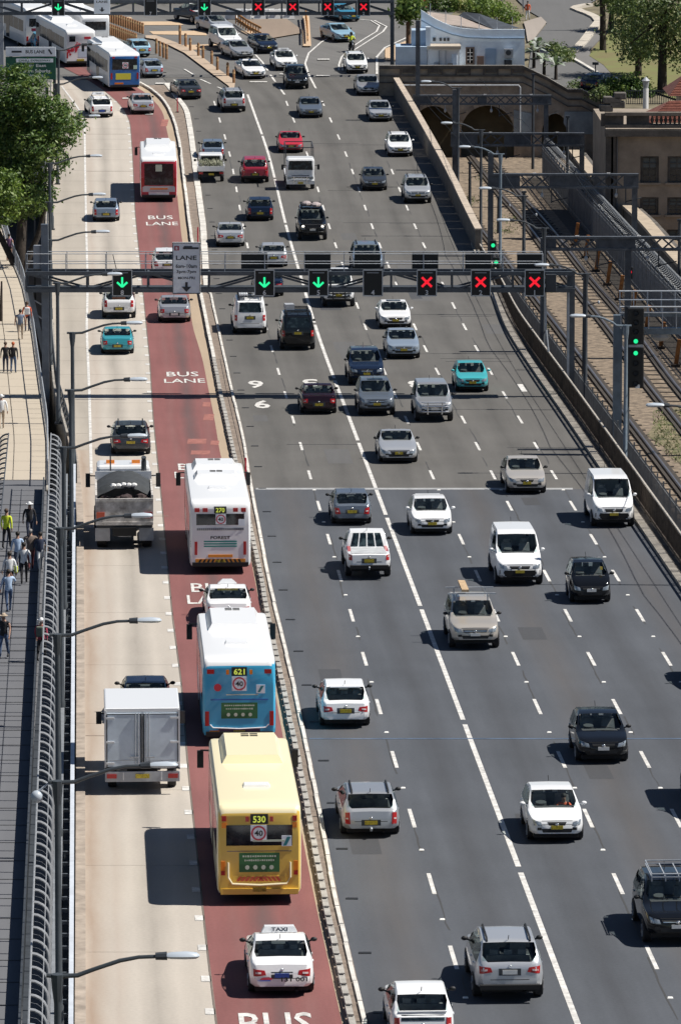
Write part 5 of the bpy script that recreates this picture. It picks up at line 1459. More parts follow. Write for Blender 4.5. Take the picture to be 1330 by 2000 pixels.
# ---- white tray ute with a green load, driving away
t = truck_root('tray_ute', 413, 358, 5.0, 'white tray ute carrying green cuttings beside the median', True, 'ute')
rbox('cab', (0, .75, 1.35), (1.7, 1.4, .75), P['white'], t, .14)
rbox('bonnet', (0, 1.75, .85), (1.72, 1.6, .5), P['white'], t, .12)
MB().box((0, .035, 1.42), (1.3, .03, .38)).build('rear_window', M_glass, t)
for s in (-1, 1):
    MB().box((s * .92, -1.2, 1.02), (.05, 2.5, .34)).build('tray_side', P['white'], t)
    MB().box((s * .72, -2.47, .70), (.28, .04, .13)).build('tail_light', M_tail, t)
    m = MB(); m.bar((s * .8, 1.0, 1.2), (s * 1.05, 1.0, 1.2), .04, .04); m.box((s * 1.08, 1.0, 1.2), (.16, .08, .16)); m.build('side_mirror', M_black, t)
MB().box((0, -2.43, 1.0), (1.84, .05, .34)).build('tail_board', P['white'], t)
MB().box((0, -1.2, .86), (1.86, 2.5, .06)).build('tray_floor', M_lgrey, t)
MB().box((0, -2.47, .62), (.37, .02, .12)).build('number_plate', M_plate, t)
MB().box((0, 0, .55), (1.2, 4.6, .22)).build('chassis', M_under, t)
add_wheels(t, [(.78, 1.65), (-.78, 1.65), (.78, -1.3), (-.78, -1.3)], .35, .24)
b = MB()
for i in range(420):
    c = Vector((rng.uniform(-.8, .8), rng.uniform(-2.2, -.2), 1.1 + rng.uniform(0, .35))); a = Vector(rng.normal(size=3)).normalized() * .14; d = Vector(rng.normal(size=3)).normalized() * .10
    b.poly([c - a, c + d, c + a])
for i in range(30):
    c = Vector((rng.uniform(-.7, .7), rng.uniform(-2.2, -.3), 1.2)); b.bar(c, c + Vector((rng.normal() * .4, rng.normal() * .4, .2)), .05, .03)
r0 = t; o = b.build('green_cuttings', mat('cut_greenery', (.10, .16, .05), .8, 0, .6, 6, col2=(.45, .44, .34))); o.location = t.location; o.rotation_euler = t.rotation_euler
tag(o, 'green garden cuttings piled in the tray of the white ute', 'cuttings', kind='stuff')
# a tall van just outside the right edge that throws its shadow into the picture
make_car('work_van', 'longvan', 1410, 1592, False, 'white', 'white van outside the right edge showing only its shadow', 'van', (), 'y')
# ------------------------------------------------------------------ bridge side: fences, lamps, rails
GLG = mat('pale_galvanised_fence', (.30, .315, .335), .55, .2, .2, 3)
def cage_fence(fpost, sgn, d0, d1, label, m):
    f = empty('security_fence', (fpost(d0), d0, 0), 0, label, 'fence', 'curved top security fences')
    ox, oy = fpost(d0), d0
    R_ = .45
    def prof(t):   # along the post, 0..1
        h = 2.1
        if t < .7: return 0, h * t / .7
        a = (t - .7) / .3 * math.pi * .5
        return sgn * R_ * (1 - math.cos(a)), h + R_ * math.sin(a)
    def at_(t, D): 
        x, z = prof(t); return (fpost(D) + x - ox, D - oy, z)
    pts = [prof(t) for t in (0, .35, .7, .76, .82, .88, .94, 1.0)]
    pm = MB(); pm.tube([(x, 0, z) for x, z in pts], .045, 6); me = pm.mesh('fence_post', m, True)
    D = d0
    while D < d1:
        add('fence_post', me, f, loc=(fpost(D) - ox, D - oy, 0)); D += 1.6
    for t, r in ((.04, .03), (.84, .014), (1.0, .028)):
        n = int((d1 - d0) / 8); MB().tube([at_(t, d0 + (d1 - d0) * i / n) for i in range(n + 1)], r, 5).build('fence_rail', m, f)
    # fine wire infill, too fine to tell apart
    w = MB(); D = d0
    while D < d1:
        for t0, t1 in ((.82, .91), (.91, 1.0)):
            w.bar(at_(t0, D), at_(t1, D), .010, .010)
        D += .8
    o = w.build('wire_infill', m, f); o['kind'] = 'stuff'
    return f
cage_fence(lat(-.80), -1, 135, DJ, 'curved top security fence between the footway and the concrete lane', GLG)
cage_fence(lat(-3.62), 1, 180, DJ, 'dark curved top security fence on the outer edge of the footway', mat('dark_fence_steel', (.06, .068, .08), .6))
gd = empty('bridge_girder', (0, 135, 0), 0, 'dark steel bridge girder lying between the footway fence and the white guard rail', 'girder')
def along(name, l0, l1, z0, z1, d0, d1, m, parent, f=None):
    o = solid(name, lat(l0) if f is None else rel(f, l0), lat(l1) if f is None else rel(f, l1), d0, d1, 6, z0, z1, m, surf=FLAT if f is None else Zr, parent=parent)
    for v in o.data.vertices: v.co.y -= parent.location.y; v.co.x -= parent.location.x; v.co.z -= parent.location.z
    return o
along('toe_panel', -1.62, -1.56, -.1, .55, 135, DJ, M_dsteel, gd)
along('web_plate', -1.55, -.92, -.4, -.15, 135, DJ, M_dsteel, gd)
along('top_plate', -.76, -.50, .55, .70, 135, DJ, mat('grey_top_plate', (.20, .215, .235), .6, 0, .2, 2), gd)
along('lower_plate', -.50, -.16, -.9, -.8, 135, DJ, M_black, gd)
sm = MB().box((0, 0, 0), (.34, .10, .10)).mesh('cross_strut', M_steel)
for i in range(70):
    c = 137 + i * 1.65
    if c < DJ: add('cross_strut', sm, gd, loc=(lat(-.33)(c), c - 135, .32))
gr_ = empty('guard_rail', (0, 135, 0), 0, 'white topped guard rail along the left edge of the concrete lane', 'guard rail')
along('top_rail', -.27, -.14, .92, 1.02, 135, DJ + 1, mat('white_rail_paint', (.52, .56, .62), .5, 0, .12, 1.5), gr_)
along('mid_rail', -.235, -.185, .45, .53, 135, DJ + 1, M_lgrey, gr_)
pm = MB().box((0, 0, .5), (.07, .09, 1.0)).mesh('rail_post', M_lgrey)
for i in range(60):
    c = 136 + i * 2.0
    if c < DJ: add('rail_post', pm, gr_, loc=(lat(-.205)(c), c - 135, 0))
# railing of the pale footway
def railing(name, f, d0, d1, h, m, label, step=2.0, rails=(1.0, .55, .15), r=.03, base=lambda D: Zr(D)):
    g = empty(name, (f(d0), d0, base(d0)), 0, label, 'railing')
    L0 = g.location
    n = max(2, int((d1 - d0) / 5))
    for q in rails:
        MB().tube([(f(D) - L0.x, D - L0.y, base(D) + h * q - L0.z) for D in [d0 + (d1 - d0) * i / n for i in range(n + 1)]], r if q == 1.0 else r * .7, 6).build('rail', m, g)
    pm = MB().box((0, 0, h / 2), (.06, .06, h)).mesh('rail_post', m)
    D = d0
    while D <= d1: add('rail_post', pm, g, loc=(f(D) - L0.x, D - L0.y, base(D) - L0.z)); D += step
    return g
railing('footway_railing', rel(L_walk_r, .05), DJ + 1, 405, 1.15, M_galv, 'pale metal railing curving along the sunny footway', rails=(1.0, .12))
railing('roadside_railing', rel(L_car_l, -.18), DJ + 1, 440, 1.1, M_dsteel, 'dark railing on the low wall beside the concrete lane', rails=(1.0, .6, .3))

# ---- lamps
M_pole = mat('lamp_pole_grey', (.055, .065, .075), .5, .1, .2, 2); M_head = mat('lamp_head_pale', (.42, .47, .53), .4); M_poleb = mat('lamp_pole_blue_grey', (.14, .18, .22), .5, .1, .2, 2)
def lamp(px, py, side, label, h=7.0, reach=3.0, base=0.0, mp=None, off_=0.0):
    top = gp(px, py, h)
    g0 = Zr(top.y) + base
    p = empty('street_lamp', (top.x, top.y, g0), 0, label, 'street lamp', 'street lamps along the left of the concrete lane' if side > 0 else 'street lamps beside the railway')
    m = mp or M_pole
    hh = top.z - g0; s = side
    MB().tube([(0, 0, 0), (0, 0, .9), (0, 0, .95), (0, 0, hh * .96)], [.13, .13, .10, .085], 10).build('pole', m, p, True)
    MB().box((0, 0, .04), (.36, .36, .08)).build('base_plate', m, p)
    arm = [(-s * .25, 0, hh), (0, 0, hh - .02), (s * .45, 0, hh), (s * reach * .35, 0, hh + .14), (s * reach * .6, 0, hh + .34), (s * reach * .78, 0, hh + .42), (s * reach, 0, hh + .44)]
    MB().tube(arm, [.05, .055, .055, .05, .05, .045, .045], 8).build('arm', m, p, True)
    MB().tube([(0, 0, hh * .96 - .35), (0, 0, hh * .96), (0, 0, hh + .03)], [.085, .13, .15], 8).build('collar', m, p, True)
    hd_ = MB(); hd_.tube([(s * reach * .94, 0, hh + .44), (s * (reach + .12), 0, hh + .45)], [.085, .10], 8); hd_.build('lamp_coupling', M_dsteel, p, True)
    b = MB(); b.tube([(s * (reach + .12), 0, hh + .45), (s * (reach + .22), 0, hh + .46), (s * (reach + .55), 0, hh + .47), (s * (reach + .78), 0, hh + .46), (s * (reach + .85), 0, hh + .45)], [.095, .13, .15, .12, .04], 8)
    b.v = [(x, y * 1.2, hh + .45 + (z - hh - .45) * .62) for x, y, z in b.v]
    b.build('lamp_head', M_head, p, True)
    return p
LL = [(113, 1905, 'nearest the bottom left corner'), (113, 1527, 'beside the box truck with a round camera globe'), (113, 1240, 'beside the blue bus roof'), (119, 1032, 'crossing the tip truck tailgate'), (125, 874, 'beside the dark charcoal wagon'), (139, 762, 'beside the gantry shadow on the pale concrete'), (142, 650, 'just below the teal sedan'), (113, 553, 'behind the left end of the gantry'),
      (98, 469, 'on the low wall just above the gantry'), (98, 395, 'beside the blue grey hatchback'), (98, 319, 'next to the white sign back below the tree'), (101, 240, 'showing against the green tree'), (112, 164, 'in front of the white taxi at the bend'), (115, 98, 'beside the green direction sign')]
for x, y, d in LL:
    lamp(x, y, 1, 'grey street lamp ' + d, reach=2.35)
LR = [(1275, 805, 'over the weedy ballast at the right edge'), (1125, 628, 'on the blue post beside the green railway signal'), (1055, 527, 'over the lane one signal'), (980, 438, 'over the ballast left of the tracks'), (945, 375, 'beside the steel portal over the tracks'), (905, 293, 'with a curved grey arm over the wall'), (870, 246, 'above the tunnel arches'), (830, 164, 'in front of the sandstone arch wall'), (1635, 1251, 'outside the right edge')]
for i, (x, y, d) in enumerate(LR):
    q = gp(x, y, 7.0); s_ = slope_of(y)
    # the head hangs over the road; the post stands further right
    h = 7.0
    X = q.x + 2.3
    px_ = X / q.y * (F * CT - (y - 1000) * ST) + 665
    lamp(px_, y + 8, -1, 'pale headed lamp ' + d, h=6.9, reach=1.75, base=-.3 - (max(0, Zr(q.y)) if q.y > 300 else 0), mp=M_poleb if i in (1, 5) else M_dsteel)
g = MB(); g.ball((-.55, 0, 6.6), .17, 0, 12, 8); g.tube([(0, 0, 6.9), (-.25, 0, 6.95), (-.5, 0, 6.75)], .03, 6)
o = [o_ for o_ in bpy.data.objects if o_.name.startswith('street_lamp') and 'camera globe' in o_['label']][0]
g.build('camera_globe', M_head, o, True)

# ---- lane control gantries
M_sigbody = mat('signal_black', (.008, .009, .010), .5); M_sigframe = mat('signal_frame', (.42, .45, .48), .5); M_num = mat('signal_number_white', (.62, .64, .66), .5)
def bars_arrow(w, h, m, down=True):
    b = MB(); t = .085 * w / .6
    b.box((0, 0, .06 * h), (t * 1.3, h * .72, .02))
    for s in (-1, 1):
        b.v_ = len(b.v); n = len(b.v)
        b.poly([(0, -h * .46, .011), (s * w * .42, -h * .06, .011), (s * w * .42 - s * t * .2, h * .10, .011), (0, -h * .24, .011)])
    return b
def signal(root, x, y, z, kind, num=None, w=.98, h=1.32):
    """x, y, z in the gantry's own frame; faces the camera (-Y)"""
    bx = rbox('signal_box', (x, y, z), (w, .28, h), M_sigbody, root, .03)
    fr = MB()
    for a, b_ in (((x - w / 2, z - h / 2), (x + w / 2, z - h / 2)), ((x + w / 2, z - h / 2), (x + w / 2, z + h / 2)), ((x + w / 2, z + h / 2), (x - w / 2, z + h / 2)), ((x - w / 2, z + h / 2), (x - w / 2, z - h / 2))):
        fr.bar((a[0], y - .15, a[1]), (b_[0], y - .15, b_[1]), .05, .05)
    fr.build('signal_frame', M_sigframe, bx)
    yy = y - .155
    b = MB()
    if kind == 'down':
        b.prism([(x - .05, yy, z + .30), (x + .05, yy, z + .30), (x + .05, yy, z - .12), (x - .05, yy, z - .12)], (0, -.02, 0))
        for s in (-1, 1): b.bar((x, yy - .012, z - .20), (x + s * .26, yy - .012, z + .04), .02, .10)
        b.build('green_arrow', M_led_g, bx)
    elif kind == 'cross':
        for s in (-1, 1): b.bar((x - .25, yy - .012, z + .05 - s * .24), (x + .25, yy - .012, z + .05 + s * .24), .02, .12)
        b.build('red_cross', M_led_r, bx)
    c = MB(); c.box((x, yy, z + h * .40), (w * .62, .02, .05)); c.build('caption_bar', mat('caption_dim', (.28, .30, .32), .5), bx)
    if num:
        t = add('lane_number', text_mesh(num, None, .26, M_num, 'lane_number', True), bx); t.location = (x, yy - .01, z - h * .37); t.rotation_euler = (math.pi / 2, 0, 0)
def truss(root, x0, x1, z0, z1, ys, bay, m, ch=.20, web=.10):
    for y in ys:
        for z in (z0, z1): MB().box(((x0 + x1) / 2, y, z), (x1 - x0, ch, ch)).build('chord', m, root)
        n = max(2, int(round((x1 - x0) / bay))); d = (x1 - x0) / n
        for i in range(n + 1):
            x = x0 + i * d
            MB().bar((x, y, z0 + ch / 2), (x, y, z1 - ch / 2), web, web).build('upright', m, root)
            if i < n:
                a, b_ = ((x, z1), (x + d, z0)) if i % 2 == 0 else ((x, z0), (x + d, z1))
                MB().bar((a[0], y + .004, a[1]), (b_[0], y + .004, b_[1]), web * .8, web).build('diagonal', m, root)
    if len(ys) > 1:
        for z in (z0, z1):
            for i in range(n + 1):
                x = x0 + i * d; MB().bar((x, ys[0] + ch / 2, z), (x, ys[1] - ch / 2, z), web, web).build('tie', m, root)
DG = gp(665, 778).y
def gx(px, py, D): return at(px, py, D).x
def gz(py, D): return at(665, py, D).z
G1 = empty('lane_gantry', (0, DG, 0), 0, 'main steel lane control gantry spanning all lanes with arrows and crosses', 'gantry', 'lane control gantries')
zt, zb_ = gz(534, DG), gz(567, DG)
xl, xr = gx(52, 550, DG), gx(1120, 550, DG)
M_gan = mat('gantry_steel', (.075, .088, .105), .55, .1, .25, 2)
truss(G1, xl, xr, zb_, zt, (0, 1.3), 2.95, M_gan)
MB().box(((xl + xr) / 2, .65, zb_ + .12), (xr - xl, 1.05, .05)).build('walkway_grid', M_dsteel, G1)
zh = gz(496, DG)
for y in (1.28, .02):
    for z in (zh, (zh + zt) / 2): MB().tube([(xl, y, z), (gx(1060, 500, DG), y, z)], .022, 5).build('handrail', M_galv, G1)
    n = 13
    for i in range(n + 1):
        x = xl + (gx(1060, 500, DG) - xl) * i / n; MB().tube([(x, y, zt + .1), (x, y, zh)], .02, 5).build('handrail_post', M_galv, G1)
xm = gx(88, 600, DG)
MB().box((xm, .65, (gz(440, DG) - 2.0) / 2), (.36, .36, gz(440, DG) + 2.0)).build('mast', mat('mast_blue_grey', (.13, .155, .19), .5, 0, .2, 2), G1)
MB().bar((gx(57, 575, DG), .65, zb_), (xm, .65, gz(705, DG)), .24, .24).build('brace', MAT['mast_blue_grey'], G1)
for i in range(4):
    z = zb_ - .5 - i * .75; MB().bar((gx(60 + i * 6, 580, DG), .65, z), (xm, .65, z - .4), .07, .07).build('lacing', M_lgrey, G1)
for x in (gx(72, 510, DG), gx(84, 510, DG)): rbox('control_cabinet', (x, .9, zt + .75), (.38, .5, 1.2), M_lgrey, G1, .02)
xp = gx(1115, 600, DG)
MB().box((xp, .65, zt / 2 + .05), (.40, .40, zt + .2)).build('mast', M_gan, G1)
MB().box((xp - .13, .42, zt / 2 - .4), (.12, .02, zt - .8)).build('mast_edge', M_galv, G1)
wb = MB(); wb.tube([(gx(1064, 580, DG), .3, zb_), (gx(1066, 640, DG), .3, gz(640, DG)), (gx(1071, 688, DG), .3, gz(688, DG))], .06, 6); wb.build('conduit', M_galv, G1)
for px, kind, num in ((240, 'down', '8'), (517, 'down', '6'), (622, 'down', '5'), (728, None, '4'), (833, 'cross', '3'), (938, 'cross', '2'), (1043, 'cross', '1')):
    signal(G1, gx(px, 550, DG), -.3, gz(551, DG), kind, num)
for px in (496, 620, 718, 831, 935, 1037): rbox('rear_signal_box', (gx(px, 524, DG), 1.75, gz(524, DG) + .12), (1.35, .35, 1.0), M_sigbody, G1, .03)
rbox('equipment_box', (gx(1075, 550, DG), -.12, gz(552, DG)), (.55, .3, .9), M_dsteel, G1, .02)
MB().tube([(gx(233, 545, DG) + .1, -.2, gz(500, DG) - 1.6), (gx(233, 545, DG) - .3, -.1, gz(497, DG))], .02, 5).build('cctv_mast', M_dsteel, G1)
# the bus lane times sign hangs on the gantry
def plate_sign(name, px0, py0, px1, py1, D, label, m, parent=None):
    a, b_ = at(px0, py0, D), at(px1, py1, D)
    r = empty(name, ((a.x + b_.x) / 2, D, (a.z + b_.z) / 2), 0, label, 'sign')
    w, h = b_.x - a.x, a.z - b_.z
    rbox('sign_plate', (0, 0, 0), (w, .08, h), m, r, .02)
    return r, w, h
def sign_text(r, s, x, z, w, h, m, y=-.05, bold=True):
    o = add('sign_text', text_mesh(s, w, h, m, 'sign_text', bold), r); o.location = (x, y, z); o.rotation_euler = (math.pi / 2, 0, 0); return o
M_ink = mat('sign_ink', (.02, .025, .035), .5)
s, w, h = plate_sign('bus_lane_sign', 337, 473, 392, 574, DG - .7, 'pale bus lane sign with times and a black down arrow on the main gantry', M_signw)
fr = MB()
for a, b_ in (((-w / 2, -h / 2), (w / 2, -h / 2)), ((w / 2, -h / 2), (w / 2, h / 2)), ((w / 2, h / 2), (-w / 2, h / 2)), ((-w / 2, h / 2), (-w / 2, -h / 2))): fr.bar((a[0] * .97, -.05, a[1] * .98), (b_[0] * .97, -.05, b_[1] * .98), .03, .04)
fr.build('sign_border', M_ink, s)
MB().box((-w * .34, -.045, h * .385), (w * .17, .02, h * .085)).build('red_square', mat('logo_red', (.35, .05, .09), .5), s); sign_text(s, 'B', -w * .34, h * .385, None, h * .05, M_signw, -.06)
MB().box((w * .16, -.045, h * .385), (w * .56, .02, h * .035)).build('bus_symbol', M_ink, s); MB().box((w * .06, -.045, h * .415), (w * .3, .02, h * .02)).build('bus_symbol', M_ink, s)
sign_text(s, 'LANE', 0, h * .20, w * .74, h * .085, M_ink); sign_text(s, '6am-10am', 0, h * .04, w * .76, h * .075, M_ink); sign_text(s, '3pm-7pm', 0, -h * .075, w * .70, h * .075, M_ink); sign_text(s, 'MON-FRI', 0, -h * .19, w * .60, h * .05, M_ink)
ar = MB(); ar.box((0, -.045, -h * .32), (w * .09, .02, h * .10)); ar.prism([(-w * .17, -.045, -h * .36), (w * .17, -.045, -h * .36), (0, -.045, -h * .46)], (0, -.02, 0)); ar.build('down_arrow', M_ink, s)
# far gantry
D2 = gp(500, 150).y; Z2 = Zr(D2)
G2 = empty('lane_gantry', (0, D2, 0), 0, 'far lane control gantry crossing the very top of the picture', 'gantry', 'lane control gantries')
truss(G2, gx(-30, 15, D2), gx(768, 15, D2), gz(27, D2), gz(4, D2), (0, 1.2), 3.0, M_gan, .2, .12)
for px in (3, 766): MB().box((gx(px, 60, D2), .6, (gz(0, D2) + Z2) / 2 + .8), (.32, .32, gz(0, D2) - Z2 + 1.6)).build('mast', M_lgrey if px < 9 else M_gan, G2)
for px, kind, num in ((115, 'down', '8'), (295, None, '7'), (400, 'down', '6'), (505, 'cross', '5'), (572, 'cross', '4'), (640, 'cross', '3'), (710, 'cross', '2')):
    signal(G2, gx(px, 14, D2), -.3, gz(14, D2), kind, num, 1.0, 1.3)
s, w, h = plate_sign('bus_lane_sign', 184, -20, 216, 27, D2 - .7, 'small pale lane sign with down arrow on the far gantry', M_signw)
ar = MB(); ar.box((0, -.045, -h * .28), (w * .10, .02, h * .10)); ar.prism([(-w * .17, -.045, -h * .32), (w * .17, -.045, -h * .32), (0, -.045, -h * .42)], (0, -.02, 0)); ar.build('down_arrow', M_ink, s); sign_text(s, 'LANE', 0, .0, w * .7, h * .09, M_ink)
# green direction sign
DS = 410.0
s, w, h = plate_sign('direction_sign', 12, 111, 110, 155, DS, 'green direction sign with bus lane header rising above the left tree', M_signg)
ph = h * .42; zz = h / 2 + ph / 2 + .03
rbox('header_plate', (0, 0, zz), (w, .08, ph), M_signw, s, .02)
MB().box((-w * .28, -.045, zz), (w * .2, .02, ph * .2)).build('bus_symbol', M_ink, s); sign_text(s, 'BUS LANE', w * .09, zz, w * .38, ph * .36, M_ink)
a_ = MB(); a_.bar((w * .36, -.05, zz + ph * .25), (w * .42, -.05, zz - ph * .25), .03, .12); a_.build('header_arrow', M_ink, s)
MB().box((w * .08, -.045, h * .34), (w * .74, .02, h * .17)).build('white_strip', M_signw, s); sign_text(s, 'CAHILL EXPRESSWAY', w * .08, h * .34, w * .64, h * .09, M_signg, -.058)
M_sw = mat('sign_letter_white', (.7, .74, .72), .5)
sign_text(s, 'City East', w * .08, h * .10, w * .46, h * .17, M_sw); sign_text(s, 'Eastern Suburbs', w * .08, -h * .12, w * .62, h * .15, M_sw); sign_text(s, 'Airport', w * .08, -h * .34, w * .34, h * .16, M_sw)
a_ = MB(); a_.bar((-w * .42, -.05, h * .02), (-w * .30, -.05, h * .02), .03, .08); a_.poly([(-w * .45, -.055, h * .02), (-w * .39, -.055, h * .14), (-w * .39, -.055, -h * .10)]); a_.build('left_arrow', M_sw, s)
for sx in (-.4, .47): MB().box((w * sx, .12, -2.5), (.22, .16, 7.0)).build('sign_post', M_dsteel, s)
# pale sign seen from behind on a post below the tree
ps = at(77, 330, 362)
s = empty('sign_board', (ps.x, ps.y, -5.5), 0, 'blank pale grey sign back on a tall post under the tree', 'sign')
rbox('sign_plate', (0, 0, ps.z + 5.5), (.85, .08, 1.15), M_lgrey, s, .02)
for sx in (-.32, .32): MB().box((sx, .1, (ps.z + 5.5) / 2), (.1, .1, ps.z + 5.5)).build('sign_post', M_dsteel, s)
MB().bar((-.9, .1, 0), (-.32, .1, 1.6), .1, .1).build('sign_brace', M_lgrey, s); MB().bar((.9, .1, 0), (.32, .1, 1.6), .1, .1).build('sign_brace', M_lgrey, s)

# ---- roadside fence on the right (rusty) and concrete wall
fz = .05
f_ = empty('roadside_fence', (L_fence(120), 120, 0), 0, 'rusty lattice fence between lane one and the railway', 'fence')
ox = L_fence(120)
pm = MB().box((0, 0, .65), (.10, .10, 1.3)).mesh('fence_post', M_rust)
M_rail2 = mat('worn_top_rail', (.36, .33, .29), .7, 0, .3, 3)
D = 120.0
while D < 352:
    add('fence_post', pm, f_, loc=(L_fence(D) - ox, D - 120, fz))
    e = min(D + 2.4, 352)
    b = MB(); n = 7
    for i in range(n):
        d = D + (e - D) * (i + .5) / n; b.box((L_fence(d) - ox, d - 120, fz + .66), (.05, .10, 1.02))
    b.build('fence_panel', M_rust, f_)
    b = MB(); b.bar((L_fence(D) - ox, D - 120, fz + 1.28), (L_fence(e) - ox, e - 120, fz + 1.28), .08, .07); b.build('top_rail', M_rail2, f_)
    b = MB(); b.bar((L_fence(D) - ox, D - 120, fz + .16), (L_fence(e) - ox, e - 120, fz + .16), .12, .14); b.build('bottom_rail', M_rust, f_)
    D += 2.4
wl = empty('retaining_wall', (L_wall(352), 352, 0), 0, 'long concrete retaining wall with a pale coping beside lane one', 'wall')
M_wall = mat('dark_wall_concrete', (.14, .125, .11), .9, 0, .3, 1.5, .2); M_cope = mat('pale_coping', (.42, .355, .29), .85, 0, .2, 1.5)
ox = L_wall(352); D = 352.0
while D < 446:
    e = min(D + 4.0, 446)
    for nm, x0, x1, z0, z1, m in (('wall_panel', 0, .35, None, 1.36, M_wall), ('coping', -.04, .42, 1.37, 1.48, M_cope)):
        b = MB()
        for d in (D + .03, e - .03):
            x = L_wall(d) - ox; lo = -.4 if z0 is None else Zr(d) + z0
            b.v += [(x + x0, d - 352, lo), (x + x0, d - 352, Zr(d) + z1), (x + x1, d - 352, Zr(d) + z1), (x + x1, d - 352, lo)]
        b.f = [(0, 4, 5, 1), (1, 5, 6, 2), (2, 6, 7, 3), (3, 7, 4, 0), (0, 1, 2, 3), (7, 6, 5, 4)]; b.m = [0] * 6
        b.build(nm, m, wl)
    D += 4.0

# steel picket fence on the railway side of the roadside fence
L_pk = line([(155 + .712 * (y + 585), y) for y in (2000, 1200, 900, 700)] + [(1005, 600), (985, 560)], smooth=6)
pk = empty('picket_fence', (L_pk(150), 150, -.3), 0, 'thin grey picket fence standing between the rusty fence and the near track', 'fence')
ox = L_pk(150); D = 150.0; M_pk = mat('picket_grey', (.17, .175, .18), .6, .1, .25, 2)
while D < 345:
    e = D + 2.6; b = MB(); n = 8
    for i in range(n):
        d = D + (e - D) * (i + .5) / n; b.box((L_pk(d) - ox, d - 150, .95), (.03, .035, 1.7))
    o = b.build('fence_panel', M_pk, pk)
    for z in (.25, 1.65): MB().bar((L_pk(D) - ox, D - 150, z), (L_pk(e) - ox, e - 150, z), .04, .05).build('fence_rail', M_pk, pk)
    MB().box((L_pk(D) - ox, D - 150, 1.0), (.07, .07, 2.0)).build('fence_post', M_pk, pk)
    D = e
# ------------------------------------------------------------------ railway structures
M_port = mat('portal_steel', (.075, .085, .10), .6, .1, .35, 2, .1)
def portal(label, D, px0, px1, r0, r1, posts, plates=(), depth=.5, m=M_port, zbase=-.3, over=0):
    a, b = at(px0, r0, D), at(px1, r1, D)
    g = empty('overhead_line_portal', ((a.x + b.x) / 2, D, zbase), 0, label, 'portal', 'overhead line portals over the railway')
    cx = g.location.x; x0, x1 = a.x - cx, b.x - cx; z1, z0 = a.z - zbase, b.z - zbase
    for z in (z0, z1):
        MB().box(((x0 + x1) / 2, 0, z), (x1 - x0, depth, .13)).build('beam_flange', m, g)
    n = max(4, int((x1 - x0) / (z1 - z0) / 1.1)); d = (x1 - x0) / n
    for i in range(n):
        xa = x0 + i * d
        mid = (i + .5) / n
        if any(p0 <= mid <= p1 for p0, p1 in plates):
            MB().box((xa + d / 2, 0, (z0 + z1) / 2), (d * .995, depth * .7, z1 - z0 - .13)).build('web_plate', m, g); continue
        for s in (-1, 1):
            MB().bar((xa, -depth * .4 + (s + 1) * .01, z0 if s < 0 else z1), (xa + d, -depth * .4 + (s + 1) * .01, z1 if s < 0 else z0), .05, .09).build('lattice_bar', m, g)
    for px, rt, rb in posts:
        p = at(px, rt, D); q = at(px, rb, D)
        zt, zb = p.z - zbase, min(q.z - zbase, 0) if rb > 0 else 0
        MB().box((p.x - cx, 0, (zt + 0) / 2), (.34, .40, zt)).build('portal_post', m, g)
    for i in range(max(2, n // 4)):
        x = x0 + (x1 - x0) * (i + .7) / max(2, n // 4)
        ins = MB(); ins.tube([(x, 0, z0), (x, 0, z0 - .45)], .03, 5); ins.ball((x, 0, z0 - .5), (.10, .10, .16), 0, 8, 5); ins.build('insulator', M_galv, g)
        c = MB(); c.box((x - .5, -depth * .5, z1 + .10), (.22, .10, .08)); c.build('clamp', M_white, g)
        h = MB(); h.bar((x + .6, 0, z0), (x + .6, 0, z0 - 1.0), .07, .07); h.tube([(x + .6, 0, z0 - .9), (x + 1.6, 0, z0 - .65)], .035, 5); h.build('registration_arm', M_dsteel, g)
    return g
P1 = portal('far lattice portal in front of the sandstone tunnel arches', 425, 806, 1076, 187, 203, ((816, 40, 0), (1066, 190, 0)), ((0, .12), (.44, .56), (.86, 1)))
P2 = portal('steel portal with white clamps just before the tunnel arches', 396, 880, 1140, 261, 284, ((888, 175, 0), (1136, 262, 0)), ((0, .18), (.44, .58), (.85, 1)))
P3 = portal('steel portal above the dark tracks level with the building windows', 349.7, 957, 1246, 341, 366, ((958, 298, 0), (1239, 345, 0)), ((0, .2), (.40, .62), (.86, 1)))
P4 = portal('dark portal running off the right edge above the grey panel fence', 303.8, 1060, 1420, 464, 487, ((1061, 464, 0), (1226, 470, 0), (1410, 464, 0)), ((0, .10), (.30, .47)))
# signal bridge at the right edge
D5 = 264.0
g = empty('signal_bridge', (at(1208, 600, D5).x, D5, -.3), 0, 'blue grey signal bridge with pale handrails at the right edge', 'signal bridge')
X = lambda px: at(px, 600, D5).x - g.location.x
Z = lambda r: at(665, r, D5).z + .3
MB().box((X(1206), 0, Z(615) / 2), (.42, .42, Z(615))).build('post', M_poleb, g)
MB().box((X(1400), 0, Z(615) / 2), (.42, .42, Z(615))).build('post', M_poleb, g)
for r, hh in ((646, .30), (614, .16)): MB().box((X(1330), 0, Z(r)), (X(1440) - X(1210), .5, hh)).build('deck_beam', M_poleb, g)
for k, (r, y) in enumerate(((597, -.5), (608, -.5), (571, .6), (588, .6))): MB().tube([(X(1209), y, Z(r)), (X(1440), y, Z(r))], .04, 6).build('handrail', M_galv, g)
for i in range(8):
    for y, r0_, r1_ in ((-.5, 640, 597), (.6, 620, 571)): MB().tube([(X(1211 + i * 27), y, Z(r0_)), (X(1211 + i * 27), y, Z(r1_))], .03, 5).build('handrail_post', M_galv, g)
bq = MB(); bq.ball((X(1290), .1, Z(655)), (.5, .3, .3)); bq.build('cable_bundle', M_lgrey, g)
